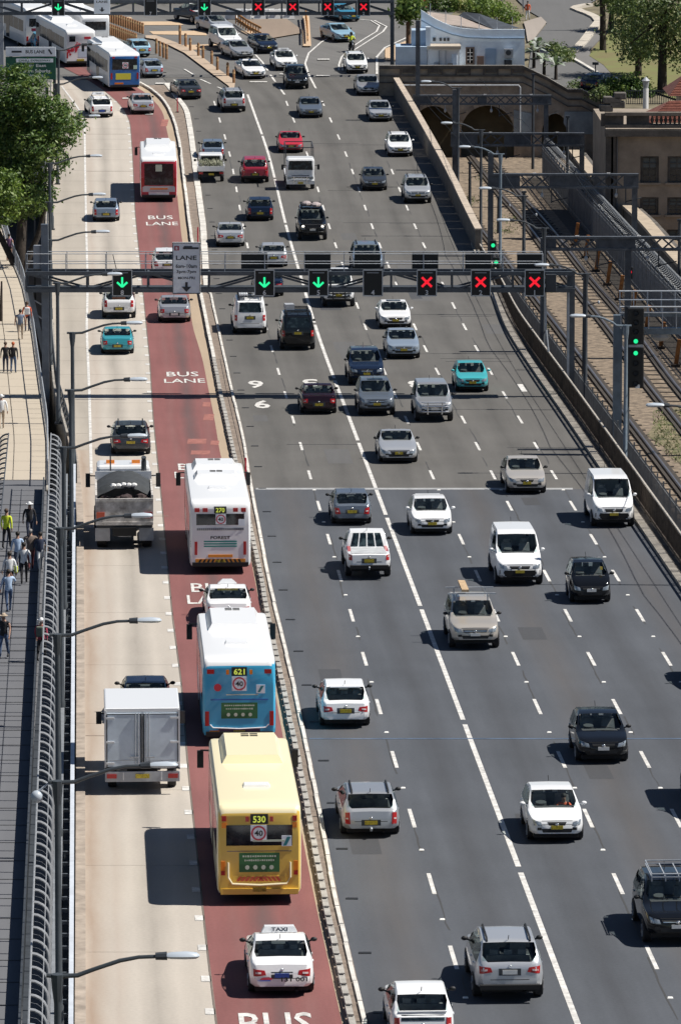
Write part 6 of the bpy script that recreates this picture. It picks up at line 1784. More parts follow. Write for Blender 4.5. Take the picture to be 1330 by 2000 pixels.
# colour light signal on its own dark post
q = gp(1222, 900, Z_R, FLAT)
s = empty('railway_signal', (q.x, q.y, Z_R), 0, 'tall black railway signal showing two green lights on a dark post', 'railway signal')
zz = lambda r: at(1222, r, q.y).z - Z_R
MB().tube([(0, 0, 0), (0, 0, zz(598))], .14, 10).build('post', M_dsteel, s)
hx = at(1240, 680, q.y).x - q.x
for r0_, r1_ in ((600, 672), (676, 756)):
    h = rbox('signal_head', (hx, -.18, (zz(r0_) + zz(r1_)) / 2), (.78, .35, zz(r0_) - zz(r1_)), M_sigbody, s, .05)
    n = 4
    for i in range(n):
        z = zz(r0_ + (r1_ - r0_) * (i + .6) / n)
        hd = MB(); hd.tube([(hx, -.36, z), (hx, -.52, z + .03)], .13, 10, 0, False); hd.build('visor', M_black, h)
        lit = (r0_ == 600 and i == 3) or (r0_ == 676 and i == 0)
        l = MB(); l.tube([(hx, -.36, z), (hx, -.385, z)], .105, 12); l.build('green_lens' if lit else 'dark_lens', M_led_g if lit else M_dsteel, h)
MB().box((hx, -.37, zz(674)), (.7, .02, .12)).build('number_board', M_lgrey, s)
MB().box((hx + .1, -.37, zz(753)), (.2, .02, .16)).build('number_board', M_signw, s)
# small colour light signals
for px, r, base, lab, m in ((962, 480, 560, 'small railway signal with one green light at the end of the concrete wall', M_led_g), (1228, 532, 620, 'small railway signal with one red light among the rusty posts', M_led_r), (968, 513, 575, 'low green railway signal beside the end of the wall', M_led_g)):
    q = gp(px, base, Z_R, FLAT); s = empty('railway_signal', (q.x, q.y, Z_R), 0, lab, 'railway signal', 'small railway signals')
    z = at(px, r, q.y).z - Z_R
    MB().tube([(0, 0, 0), (0, 0, z)], .07, 8).build('post', M_dsteel, s)
    h = rbox('signal_head', (0, -.15, z), (.40, .22, .72), M_sigbody, s, .05)
    b = MB(); b.tube([(0, -.26, z + .05), (0, -.30, z + .05)], .12, 12); b.build('signal_lens', m, h)
# dark posts between the road and the tracks
for i, (px, rt, rb) in enumerate(((917, 318, 420), (973, 385, 455), (1022, 375, 560), (1140, 545, 735), (1107, 228, 400), (842, 95, 300), (1040, 145, 330), (1325, 430, 600))):
    q = gp(px, rb, Z_R, FLAT); z = at(px, rt, q.y).z - Z_R
    s = empty('line_post', (q.x, q.y, Z_R), 0, 'plain dark post ' + ('left of the tracks by the wall coping', 'at the middle of the wall under the steel portal', 'rising from the ballast by the pale fence', 'between the near tracks and the gantry end', 'in front of the tunnel arches right side', 'before the blue annex and left arch', 'before the sloping abutment parapet', 'at the right edge before the building')[i], 'post', 'dark posts beside the tracks')
    MB().tube([(0, 0, 0), (0, 0, z)], [.12, .09], 8).build('shaft', M_dsteel, s)
    b = MB(); b.box((0, 0, z), (.30, .22, .12)); b.bar((0, 0, z * .72), (.7, 0, z * .76), .05, .05); b.build('bracket', M_dsteel, s)
    MB().ball((.75, 0, z * .76), (.07, .07, .11), 0, 8, 5).build('insulator', M_galv, s)
# overhead wires
for f, nm in ((off(r_a, -.7), 'left track'), (off(r_b, .7), 'right track')):
    for dz, r in ((5.3, .016), (6.35, .02)):
        pts = []
        for i in range(57):
            D = 160 + i * 5; sag = .5 * (1 - (2 * (((D - 264) % 43) / 43) - 1) ** 2) if dz > 6 else 0
            pts.append((f(D), D, Z_R + dz - sag))
        tag(MB().tube(pts, r, 4).build('overhead_wire', M_black), ('thin straight contact wire over the ' if dz < 6 else 'sagging carrier wire above the ') + nm, 'wire', 'overhead wires')
# grey panel fence with wire coil
L_pf = line([(155 + k * (y + 585), y) for y, k in ((700, .936), (600, .940), (520, .946), (450, .953), (390, .961), (340, .970), (300, .980))], dz=Z_R, surf=FLAT, smooth=6)
pf = empty('panel_fence', (L_pf(270), 270, Z_R), 0, 'grey picket panel fence topped by a long wire coil beside the tracks', 'fence')
ox = L_pf(270); D = 270.0
MPF = mat('panel_fence_grey', (.20, .215, .235), .6, .1, .25, 2); MCO = mat('coil_wire', (.27, .285, .30), .5, .2, .2, 3)
while D < 420:
    e = D + 2.6
    b = MB(); n = 11
    for i in range(n):
        d = D + (e - D) * (i + .5) / n; b.box((L_pf(d) - ox, d - 270, 1.25), (.04, .13, 2.4))
    b.build('fence_panel', MPF, pf)
    for z in (.3, 2.2): MB().bar((L_pf(D) - ox, D - 270, z), (L_pf(e) - ox, e - 270, z), .06, .08).build('fence_rail', MPF, pf)
    MB().box((L_pf(D) - ox, D - 270, 1.35), (.10, .10, 2.7)).build('fence_post', MPF, pf)
    D = e
pts = []
for i in range(1500):
    D = 270 + i * .1; a = i * 2 * math.pi / 9
    pts.append((L_pf(D) - ox + .35 + .34 * math.cos(a), D - 270, 2.75 + .34 * math.sin(a)))
MB().tube(pts, .022, 4).build('wire_coil', MCO, pf)
for dx, z in ((.05, 2.6), (.7, 2.6), (.35, 3.1)): MB().tube([(L_pf(270 + i * 5) - ox + dx, i * 5, z) for i in range(31)], .02, 4).build('coil_wire_strand', MCO, pf)
# rusty short posts in the shade before that fence
M_orust = mat('orange_rust', (.33, .13, .035), .85, 0, .4, 4)
for i in range(11):
    D = 283 + i * 8.5; x = L_pf(D) - 1.5
    p = empty('rusty_post', (x, D, Z_R), 0, 'short leaning rusty post standing in the shade of the grey panel fence', 'post', 'rusty posts before the panel fence')
    MB().bar((0, 0, 0), (.2, 0, 1.5), .22, .16).build('shaft', M_orust, p)
    MB().box((0, 0, .08), (.5, .4, .16)).build('foot', M_rust, p)
strip('fence_foot_strip', rel(L_pf, -1.1), rel(L_pf, -.1), 270, 425, 4, .02, mat('dark_ballast', (.07, .06, .05), .95, 0, .4, 3), surf=RS)  # flat strip of darker ballast along the foot of the panel fence
strip('service_road', rel(L_pf, .15), lambda D: L_pf(D) + 3.6, 262, 425, 4, .02, mat('service_road_dark', (.075, .075, .078), .9, 0, .3, .6), surf=RS)
# retaining wall with a pale coping on the far side
cpl = line([(1107, 287), (1146, 338), (1250, 432), (1290, 480), (1335, 528), (1400, 600)], dz=2.0, surf=FLAT, smooth=2)
rw = empty('retaining_wall', (cpl(330), 330, Z_R), 0, 'dark retaining wall with pale stone coping below the big building', 'wall')
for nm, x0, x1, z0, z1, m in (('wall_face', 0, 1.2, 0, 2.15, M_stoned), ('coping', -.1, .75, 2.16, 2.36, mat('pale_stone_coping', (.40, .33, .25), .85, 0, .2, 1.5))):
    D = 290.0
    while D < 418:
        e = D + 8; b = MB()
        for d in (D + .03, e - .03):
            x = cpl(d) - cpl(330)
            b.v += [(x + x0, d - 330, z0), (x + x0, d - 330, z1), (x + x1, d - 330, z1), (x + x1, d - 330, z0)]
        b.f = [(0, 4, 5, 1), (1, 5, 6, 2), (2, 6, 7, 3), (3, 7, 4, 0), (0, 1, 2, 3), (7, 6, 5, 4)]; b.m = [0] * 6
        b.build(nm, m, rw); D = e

# ------------------------------------------------------------------ big sandstone building at the right
DB = 372.0
B = empty('station_building', (at(1330, 440, DB).x, DB, Z_R), 0, 'large brown sandstone building with balustrade and dark windows at the right edge', 'building')
bx0 = B.location.x
X = lambda px: at(px, 300, DB).x - bx0
Z = lambda r: at(665, r, DB).z - Z_R
M_fac = mat('facade_brown', (.27, .225, .18), .9, 0, .22, .8, .25, 5)
M_facd = mat('facade_dark_stone', (.085, .077, .07), .9, 0, .4, 1.2, .3, 6)
wins = [(1250, 1286, r0, r1) for r0, r1 in ((307, 356), (387, 419), (450, 490))] + [(1303, 1340, r0, r1) for r0, r1 in ((307, 356), (387, 419), (450, 490))] + [(1357, 1394, 307, 356), (1357, 1394, 387, 419)]
cols = sorted(set([1186, 1600] + [w[0] for w in wins] + [w[1] for w in wins])); rows = sorted(set([258, 520] + [w[2] for w in wins] + [w[3] for w in wins]))
b = MB()
for i in range(len(cols) - 1):
    for j in range(len(rows) - 1):
        cx, cy = (cols[i] + cols[i + 1]) / 2, (rows[j] + rows[j + 1]) / 2
        if any(w[0] < cx < w[1] and w[2] < cy < w[3] for w in wins): continue
        b.quad((X(cols[i]), 0, Z(rows[j + 1])), (X(cols[i + 1]), 0, Z(rows[j + 1])), (X(cols[i + 1]), 0, Z(rows[j])), (X(cols[i]), 0, Z(rows[j])))
b.quad((X(1186), 0, 0), (X(1186), 0, Z(258)), (X(1186), 22, Z(258)), (X(1186), 22, 0))
b.quad((X(1186), .02, Z(259)), (X(1600), .02, Z(259)), (X(1600), 22, Z(259)), (X(1186), 22, Z(259)))
b.build('facade', M_fac, B)
for w in wins:
    x0, x1, z1, z0 = X(w[0]), X(w[1]), Z(w[2]), Z(w[3]); wd = x1 - x0; ht = z1 - z0
    f = MB()
    for p0, p1 in (((x0, z0), (x1, z0)), ((x1, z0), (x1, z1)), ((x1, z1), (x0, z1)), ((x0, z1), (x0, z0))): f.bar((p0[0], .18, p0[1]), (p1[0], .18, p1[1]), .36, .10)
    for t in (.25, .5, .75): f.bar((x0, .22, z0 + ht * t), (x1, .22, z0 + ht * t), .06, .06)
    f.bar(((x0 + x1) / 2, .22, z0), ((x0 + x1) / 2, .22, z1), .06, .05)
    wo = f.build('window', M_facd, B)
    b = MB(); b.quad((x0, .26, z0), (x1, .26, z0), (x1, .26, z1), (x0, .26, z1)); b.build('pane', mat('dull_window_glass', (.03, .04, .045), .12), wo)
    bl = MB(); bl.quad((x0 + .1, .245, z1 - ht * .42), (x1 - .1, .245, z1 - ht * .42), (x1 - .1, .245, z1), (x0 + .1, .245, z1)); bl.build('blind', mat('grey_blind', (.10, .115, .12), .7), wo)
    MB().box(((x0 + x1) / 2, -.06, z0 - .09), (wd + .3, .3, .14)).build('sill', M_fac, wo)
for r, hh, pr, m in ((259, .45, .55, M_facd), (246, .20, .40, M_facd), (222, .22, .38, mat('balustrade_top', (.17, .145, .12), .85, 0, .3, 2))): MB().box(((X(1180) + X(1600)) / 2, .1 - pr / 2, Z(r)), (X(1600) - X(1180), pr + .4, hh)).build('cornice', m, B)
bm_ = MB(); bm_.tube([(0, 0, 0), (0, 0, .12), (0, 0, .3), (0, 0, .55), (0, 0, .75)], [.09, .06, .12, .06, .09], 8); bme = bm_.mesh('baluster', M_facd, True)
for i in range(44): add('baluster', bme, B, loc=(X(1246) + i * .30, -.05, Z(246) + .08))
for px in (1190, 1240): MB().box((X(px) + .15, -.02, (Z(222) + Z(246)) / 2), (1.5, .5, Z(222) - Z(246))).build('pedestal', M_facd, B)
for px, w_ in ((1189, .5), (1197, .3)): MB().box((X(px), -.14, Z(262) / 2), (w_, .35, Z(262))).build('pilaster', M_facd, B)
MB().tube([(X(1204), -.12, 0), (X(1204), -.12, Z(265))], .07, 6).build('downpipe', mat('pipe_grey', (.12, .12, .125), .6), B)
for px, r, s_ in ((1195, 196, 1.2), (1205, 205, 1.0), (1183, 212, .9), (1210, 188, .8)): rbox('carved_block', (X(px), .6, Z(r)), (s_, .9, .45), M_stoned, B, .06)
# red tiled roofs behind the balustrade
M_tile = mat('red_roof_tiles', (.23, .085, .06), .85, 0, .4, 3, .4, 10)
for k, (px0, px1, r0, r1, dd) in enumerate(((1262, 1420, 205, 240, 4.0), (1306, 1420, 152, 188, 9.0))):
    ex, rz, ez = (at(px0, r1, DB + dd).x - bx0, at(665, r0, DB + dd).z - Z_R, at(665, r1, DB + dd).z - Z_R)
    ex2 = at(px1, r1, DB + dd).x - bx0
    apex = ex + (ex2 - ex) * .32
    rf = MB(); rf.poly([(ex, dd, ez), (ex2, dd, ez), (ex2, dd + 4, rz), (apex, dd + 4, rz)]); rf.poly([(ex, dd, ez), (apex, dd + 4, rz), (ex, dd + 8, ez)])
    rfo = rf.build('tiled_roof', M_tile, B)
    for i in range(14):
        t = i / 14; b = MB(); b.bar((ex + (apex - ex) * t, dd + 4 * t - .02, ez + (rz - ez) * t + .03), (ex2, dd + 4 * t - .02, ez + (rz - ez) * t + .03), .05, .06); b.build('tile_course', M_tile, rfo)
    if k == 1: MB().box(((ex + ex2) / 2 + .5, dd + 4, ez / 2 + 1.5), (ex2 - ex - .8, 6.5, ez - 3)).build('upper_storey', M_stone, B)

# ------------------------------------------------------------------ arched sandstone abutment
DA = 440.0
Ab = empty('tunnel_abutment', (at(930, 300, DA).x, DA, Z_R), 0, 'old sandstone abutment wall with three dark tunnel arches behind the railway', 'wall')
ax0 = Ab.location.x
X = lambda px: at(px, 200, DA).x - ax0
Z = lambda r: at(665, r, DA).z - Z_R
topline = [(740, 130), (1020, 130), (1066, 152), (1108, 176), (1135, 176), (1165, 191), (1190, 203), (1260, 230)]
arches = [(846, 40, 250, 207), (952, 52, 258, 206), (1084, 26, 262, 222)]
def under(px):
    for c, r, sp, tp in arches:
        if abs(px - c) < r: return sp - (sp - tp) * math.sqrt(max(0, 1 - ((px - c) / r) ** 2))
    return None
pxs = sorted(set([740 + i * 4 for i in range(131)] + [c + s_ * (r - e) for c, r, _, _ in arches for s_ in (-1, 1) for e in (0, .01, 1, 2)] + [1020, 1108, 1135]))
M_abut = mat('brown_sandstone_wall', (.34, .285, .225), .92, 0, .4, .8, .5, 4)
b = MB()
for i in range(len(pxs) - 1):
    p, q = pxs[i], pxs[i + 1]
    up, uq = under(p + .001), under(q - .001)
    zp, zq = (Z(up) if up else 0), (Z(uq) if uq else 0)
    tp, tq = Z(interp(topline, p)), Z(interp(topline, q))
    b.quad((X(p), 0, zp), (X(q), 0, zq), (X(q), 0, tq), (X(p), 0, tp))
    b.quad((X(p), 0, tp), (X(q), 0, tq), (X(q), 1.2, tq), (X(p), 1.2, tp))
    if up and uq: b.quad((X(p), 0, zp), (X(p), 9, zp), (X(q), 9, zq), (X(q), 0, zq))
for c, r, sp, tp in arches:
    for s_ in (-1, 1): b.quad((X(c + s_ * r), 0, 0), (X(c + s_ * r), 9, 0), (X(c + s_ * r), 9, Z(sp)), (X(c + s_ * r), 0, Z(sp)))
b.quad((X(740), 9, 0), (X(1200), 9, 0), (X(1200), 9, Z(215)), (X(740), 9, Z(215)))
b.build('wall', M_abut, Ab)
for c, r, sp, tp in arches:
    n = 15
    for i in range(n):
        a0, a1 = math.pi * i / n + .012, math.pi * (i + 1) / n - .012
        pts = [(X(c) + (X(c + r) - X(c)) * k * math.cos(a), -.05, Z(sp) + (Z(tp) - Z(sp)) * k * math.sin(a)) for a, k in ((a0, 1.0), (a1, 1.0), (a1, 1.13), (a0, 1.13))]
        MB().prism(pts, (0, .3, 0)).build('arch_stone', M_stone if i % 2 else M_abut, Ab)
def run(name, pts, dr, h, out, m, n=0):
    for i in range(len(pts) - 1):
        (p, r), (q, s_) = pts[i], pts[i + 1]
        MB().prism([(X(p), -out, Z(r + dr)), (X(q), -out, Z(s_ + dr)), (X(q), -out, Z(s_ + dr) - h), (X(p), -out, Z(r + dr) - h)], (0, out + .05, 0), 0).build(name, m, Ab)
run('coping', topline, -2, .26, .22, M_stoned); run('coping_top', topline, -3, .06, .34, M_conc2)
run('string_course', topline, 16, .14, .14, M_stoned); run('string_course', topline, 30, .10, .10, M_stoned)
for i in range(9):
    px = 782 + i * 27 * 1.0
    MB().box((X(px), -.06, (Z(131) + Z(146)) / 2), (.12, .14, Z(131) - Z(146))).build('parapet_pier', M_stoned, Ab)
    if i % 2 == 0: MB().box((X(px + 14), -.04, Z(138)), (.85, .10, .32)).build('parapet_panel', M_stoned, Ab)
pl = MB(); pl.tube([(X(770), -.35, Z(166)), (X(1012), -.35, Z(166)), (X(1015), -.35, Z(170)), (X(1015), -.35, Z(262))], .08, 6); pl.build('service_pipe', M_lgrey, Ab)
b = MB(); pts = [(1102, 218), (1172, 218), (1190, 228), (1160, 262), (1112, 262), (1100, 240)]; b.prism([(X(p), -.1, Z(r)) for p, r in reversed(pts)], (0, .08, 0)); b.build('pale_render', mat('pale_blue_grey_render', (.30, .35, .38), .9, 0, .3, .8), Ab)
b = MB(); b.prism([(X(1003), -.1, Z(262)), (X(1045), -.1, Z(262)), (X(1038), -.1, Z(222)), (X(1003), -.1, Z(215))], (0, .08, 0)); b.build('pale_render', MAT['pale_blue_grey_render'], Ab)
# ground on top of the abutment and the hill behind it
HILLX = lambda px, r: gp(px, r)
def hill_strip(xl, xr, d0, d1, skirt=True):
    mb = MB(); n, k = 22, 10
    for i in range(n + 1):
        D = d0 + (d1 - d0) * i / n
        for j in range(k + 1):
            x = xl(D) + (xr(D) - xl(D)) * j / k; mb.v.append((x, D, Zr(D) + (0 if i in (0, n) else .03 * math.sin(j * 2.1 + i))))
    for i in range(n):
        for j in range(k): q = i * (k + 1) + j; mb.f.append((q, q + 1, q + k + 2, q + k + 1)); mb.m.append(0)
    for j in range(k): a, b = mb.v[j], mb.v[j + 1]; mb.quad((a[0], a[1] - 2.5, -1), (b[0], b[1] - 2.5, -1), b, a)
    mb.build('hill', mat('hill_ground', (.15, .13, .085), .95, 0, .35, .5, .3))['kind'] = 'structure'
hill_strip(lambda D: at(742, 120, 441).x + (D - 441) * .12, lambda D: at(1186, 180, 441).x, 443.8, 640)
hill_strip(lambda D: at(1186, 180, 441).x, lambda D: 170, 402, 640)
# ------------------------------------------------------------------ pale blue building on the abutment
DH = 446.0
H = empty('blue_building', (at(900, 130, DH).x, DH, Zr(DH)), 0, 'pale blue rendered building with a curved parapet above the tunnel arches', 'building')
hx0, hz0 = H.location.x, H.location.z
def hp(px, r, d=0.0): p = at(px, r, DH + d); return (p.x - hx0, d, p.z - hz0)
front = [(822, 19), (835, 28), (850, 37), (865, 44), (882, 51), (900, 55), (925, 57), (960, 57.5), (1024, 57.5)]
b = MB()
b.prism([hp(1024, 133), hp(822, 133)] + [hp(*p) for p in front], (0, .35, 0)); b.build('front_wall', M_blueb, H)
b = MB(); rp = front[1:] ; back = [(840, 21), (1012, 56)]
b.poly([hp(838, 31, .4), hp(865, 46, .4), hp(900, 57, .4), hp(965, 59, .4), hp(905, 32, 12), hp(835, 23, 12)]); b.build('roof', mat('felt_roof', (.30, .25, .22), .9, 0, .25, 1), H)
b = MB(); b.prism([hp(895, 31, 12), hp(905, 24, 12), hp(935, 27, 9), hp(1014, 55, .5), hp(965, 58, .6), hp(930, 42, 6)], (0, .3, 0)); b.build('side_parapet', mat('dark_parapet', (.05, .06, .075), .8, 0, .2, 1), H)
cl = MB()
for (p, r), (q, s_) in zip([(822, 39), (850, 55), (882, 67), (910, 73), (960, 75)], [(850, 55), (882, 67), (910, 73), (960, 75), (1024, 75)]): cl.bar(Vector(hp(p, r)) + Vector((0, -.06, 0)), Vector(hp(q, s_)) + Vector((0, -.06, 0)), .10, .10)
cl.build('string_course', mat('blue_trim', (.26, .35, .46), .8), H)
def hbox(name, p0, r0, p1, r1, out, m, d=.0, parent=None):
    a, c = hp(p0, r0), hp(p1, r1); o = MB().box(((a[0] + c[0]) / 2, d - out / 2, (a[2] + c[2]) / 2), (c[0] - a[0], out, a[2] - c[2])).build(name, m, parent or H); return o
wf = hbox('window', 909, 92, 926, 126, .10, mat('window_brown', (.16, .12, .10), .7))
hbox('pane', 912, 95, 923, 123, .12, M_busglass, 0, wf)
for t in range(1, 4): hbox('glazing_bar', 912, 95 + t * 7, 923, 96 + t * 7, .14, M_white, 0, wf)
hbox('glazing_bar', 917, 95, 918, 123, .14, M_white, 0, wf)
hbox('door', 947, 95, 968, 128, .06, mat('blue_door', (.30, .42, .58), .6)); hbox('wall_box', 931, 109, 944, 126, .4, mat('brown_box', (.18, .12, .10), .8))
ac = hbox('air_conditioner', 984, 95, 1001, 112, .6, M_lgrey); q = hp(992, 102); f = MB(); f.tube([(q[0], -.62, q[2]), (q[0], -.66, q[2])], .22, 14); f.build('fan_grille', M_dsteel, ac)
hbox('condenser', 984, 117, 999, 128, .6, M_dsteel); hbox('vent_box', 845, 73, 850, 80, .15, M_dsteel)
for px in (858, 866, 873): hbox('wall_vent', px, 74, px + 4, 80, .10, M_dsteel)
# annex
a0, a1 = hp(772, 131), hp(835, 82)
b = MB(); bx = lambda p0, r0, p1, r1, d0, d1, nm, m: MB().box(((hp(p0, r0)[0] + hp(p1, r1)[0]) / 2, (d0 + d1) / 2, (hp(p0, r0)[2] + hp(p1, r1)[2]) / 2), (hp(p1, r1)[0] - hp(p0, r0)[0], d1 - d0, hp(p0, r0)[2] - hp(p1, r1)[2])).build(nm, m, H)
bx(772, 85, 832, 134, -4.2, -.1, 'annex_block', mat('annex_blue_grey', (.36, .46, .58), .8, 0, .1, 1)); bx(803, 55, 834, 85, -3.0, -.1, 'annex_upper', MAT['annex_blue_grey'])
bx(833, 91, 895, 134, -3.2, -.1, 'annex_front', P['white']); bx(829, 85, 898, 91, -3.5, -.05, 'annex_roof', mat('annex_roof_tan', (.42, .36, .29), .85))
bx(830, 48, 839, 92, -3.4, -2.6, 'chimney', mat('pale_blue_white', (.62, .70, .78), .8))
for p0, r0, p1, r1, m in ((880, 101, 890, 128, M_blueb), (846, 116, 856, 128, M_lgrey), (873, 118, 882, 127, M_conc), (855, 94, 857, 128, M_lgrey), (868, 94, 869, 128, M_lgrey)):
    a, c = hp(p0, r0), hp(p1, r1); MB().box(((a[0] + c[0]) / 2, -3.26, (a[2] + c[2]) / 2), (c[0] - a[0], .12, a[2] - c[2])).build('door' if m is M_blueb else 'utility_box', m, H)
for px in (840, 870, 900, 935, 970, 1000): p = hp(px, interp(front, px), .2); MB().tube([p, (p[0], p[1], p[2] + 1.0)], .03, 5).build('roof_post', M_galv, H)

# ------------------------------------------------------------------ winding road, kerb, lawn
HD = road_mat('winding_asphalt', (.125, .125, .125), var=.1, patch=.1)
area('winding_road', [(1000, -8), (1180, -8), (1150, 10), (1121, 20), (1149, 30), (1169, 45), (1159, 57), (1139, 84), (1117, 105), (1125, 121), (1179, 154), (1230, 175), (1150, 185), (1095, 170), (1030, 150), (1035, 110), (1040, 82), (1067, 48), (1057, 38), (1030, 22)], .10, HD)
area('lawn', [(1190, 35), (1185, 70), (1160, 95), (1150, 112), (1178, 130), (1196, 150), (1240, 170), (1420, 230), (1420, 20), (1200, 20)], .14, mat('dry_lawn', (.22, .185, .085), .95, 0, .3, .4, .4, 14, col2=(.15, .17, .055)))
area('lawn_path', [(1165, 60), (1180, 70), (1152, 100), (1152, 112), (1178, 130), (1215, 156), (1228, 172), (1180, 155), (1125, 121), (1117, 105), (1139, 84), (1159, 60)], .12, road_mat('path_asphalt', (.16, .155, .15)))
def kerbline(pts, w, h, m):
    P_ = [gp(x, y) for x, y in pts]
    for a, b_ in zip(P_[:-1], P_[1:]):
        n = max(1, int((b_ - a).length / 3.0))
        for i in range(n):
            p, q = a.lerp(b_, i / n), a.lerp(b_, (i + .97) / n); p.z = Zr(p.y) + .12; q.z = Zr(q.y) + .12
            MB().bar(p, q, w, h * 2).build('kerb_stone', m, kerbs)
kerbs = MB().box((0, 450, -2), (.1, .1, .1)).build('kerb_line', KW); kerbs['kind'] = 'structure'
kerbline([(1150, 12), (1128, 16), (1121, 20), (1135, 26), (1149, 31), (1163, 38), (1169, 46), (1159, 58), (1149, 72), (1139, 85), (1128, 96), (1115, 106)], .8, .14, M_conc)
kerbline([(1117, 118), (1140, 131), (1160, 143), (1179, 154), (1205, 167)], .3, .14, KW)
area('footpath', [(1022, 46), (1056, 36), (1067, 47), (1042, 80), (1030, 85), (1026, 60)], .16, road_mat('paving_pale', (.30, .265, .235)))
# far edge of the scene: boundary walls and hedges at the very top
fb = empty('boundary_wall', (gp(225, 6).x, gp(225, 6).y, Zr(gp(225, 6).y)), 0, 'dark boundary wall behind the far gantry at the top left', 'wall')
for i in range(16): rbox('wall_panel', (-20 + i * 2.6, 0, 1.0), (2.5, .4, 2.4), M_stoned if i % 3 else M_conc2, fb, .03)
# white plastic barriers
wbm = MB(); wbm.prism([(-.55, -.22, 0), (.55, -.22, 0), (.45, -.08, .8), (-.45, -.08, .8)], (0, .3, 0)); wme = wbm.mesh('barrier_body', M_white)
for i in range(13):
    q = gp(452 + i * 9.3, 37 - (i % 3))
    o = empty('plastic_barrier', (q.x, q.y, Zr(q.y)), rng.uniform(-.3, .3), 'white plastic barrier in the row under the far red crosses', 'barrier', 'white plastic barriers')
    add('barrier_body', wme, o); fm = MB(); fm.box((0, -.07, .5), (.5, .32, .1)); fm.build('barrier_slot', M_lgrey, o)
# bollards
bo = MB(); bo.tube([(0, 0, 0), (0, 0, .9), (0, 0, .98)], [.11, .11, .06], 8); bome = bo.mesh('post', mat('brown_bollard', (.26, .13, .055), .7, 0, .3, 5), True)
bb_ = MB(); bb_.tube([(0, 0, .66), (0, 0, .80)], .118, 8); bbme = bb_.mesh('reflective_band', mat('bollard_band', (.55, .36, .18), .5)); 
def bollard(px, py, lab, grp, h=1.0):
    q = gp(px, py); o = empty('bollard', (q.x, q.y, Zr(q.y) + .05), 0, lab, 'bollard', grp)
    a = add('post', bome, o); a.scale = (1, 1, h); add('reflective_band', bbme, o).scale = (1, 1, h)
for x, y in ((363, 92), (372, 101), (388, 111), (397, 116), (414, 127), (425, 139), (445, 150), (457, 164)): bollard(x, y, 'brown bollard on the pale traffic island at the junction', 'bollards on the traffic island', 1.15)
bollard(352, 88, 'taller dark bollard at the upper end of the traffic island', 'bollards on the traffic island', 1.7)
for x, y in ((306, 106), (313, 111), (320, 114), (326, 117)): bollard(x, y, 'brown bollard on the kerb beside the blue silver hatchback', 'bollards by the hatchbacks', 1.3)
for i in range(20): bollard(192 + i * 4.6, 36 + i * 1.65, 'orange bollard in the upper row beside the far concrete pads', 'orange bollards upper row', 1.0)
for i in range(22): bollard(186 + i * 3.8, 58 + i * 1.45, 'orange bollard in the lower row beside the far bus road', 'orange bollards lower row', 1.0)
for i in range(9): bollard(147 + (i % 5) * 4.5, 44 + (i // 5) * 8 + i, 'orange bollard beside the white coach', 'orange bollards by the coach', 1.0)
MO = mat('orange_rail', (.42, .19, .05), .7, 0, .3, 4)
def barrier_rail(pts, lab):
    P_ = [gp(x, y) for x, y in pts]; o = empty('orange_barrier', P_[0], 0, lab, 'barrier', 'orange rail barriers')
    for a, c in zip(P_[:-1], P_[1:]):
        for h in (.45, .9): MB().bar(a - P_[0] + Vector((0, 0, h)), c - P_[0] + Vector((0, 0, h)), .06, .18).build('rail', MO, o)
        n = 5
        for i in range(n): p = a.lerp(c, i / n) - P_[0]; MB().box((p.x, p.y, p.z + .5), (.1, .1, 1.0)).build('rail_post', MO, o)
barrier_rail([(461, 46), (485, 62), (510, 75)], 'orange rail barrier along the weathered island under the far red crosses')
barrier_rail([(597, 38), (600, 62), (601, 88)], 'orange rail barrier on the narrow pale island at the junction')
# red posts on the median
for x, y in ((347, 222), (387, 480), (480, 945)):
    q = gp(x, y); o = empty('marker_post', (q.x, q.y, Zr(q.y) + .1), 0, 'thin red marker post on the median ' + {347: 'near its far tip', 387: 'beside the bus lane sign', 480: 'beside the white bus'}[x], 'post', 'red marker posts')
    MB().tube([(0, 0, 0), (0, 0, 1.1)], .05, 6).build('shaft', BUSP['red'], o); MB().box((0, 0, .03), (.25, .25, .06)).build('foot', M_black, o)
# white lantern post, small items near the lawn
q = gp(1260, 218); o = empty('lantern_post', (q.x, q.y, Zr(q.y)), 0, 'white post lantern in front of the lawn trees', 'lamp')
z = at(1260, 150, q.y).z - Zr(q.y); b = MB(); b.tube([(0, 0, 0), (0, 0, z - .9)], .22, 10); b.build('shaft', M_white, o)
b = MB(); b.tube([(0, 0, z - .9), (0, 0, z - .35), (0, 0, z - .3)], [.18, .28, .34], 10); b.tube([(0, 0, z - .3), (0, 0, z)], [.34, .03], 10); b.build('lantern', M_lgrey, o)
q = gp(1162, 152); o = empty('sign_board', (q.x, q.y, Zr(q.y)), 0, 'small dark board on a pole beside the path kerb', 'sign'); MB().tube([(0, 0, 0), (0, 0, 1.2)], .05, 6).build('pole', M_dsteel, o); MB().box((0, 0, 1.15), (.5, .08, .22)).build('board', M_dsteel, o)
c_ = make_car('hatchback_car', 'hatch', 1157, 178, True, 'navy', 'dark blue car parked behind the sloping abutment parapet', 'car', (), 'y', head=-.5)
# railing in front of the lawn on top of the building wall
q0, q1 = gp(1222, 205), gp(1330, 205)
o = empty('park_railing', q0, 0, 'dark iron railing between the lawn and the sandstone building', 'railing')
MB().bar((0, 0, 1.1), q1 - q0 + Vector((0, 0, 1.1)), .06, .08).build('rail', M_dsteel, o); MB().bar((0, 0, .1), q1 - q0 + Vector((0, 0, .1)), .06, .06).build('rail', M_dsteel, o)
for i in range(26): p = (q1 - q0) * (i / 25); MB().box((p.x, p.y, p.z + .6), (.05, .05, 1.1)).build('baluster', M_dsteel, o)
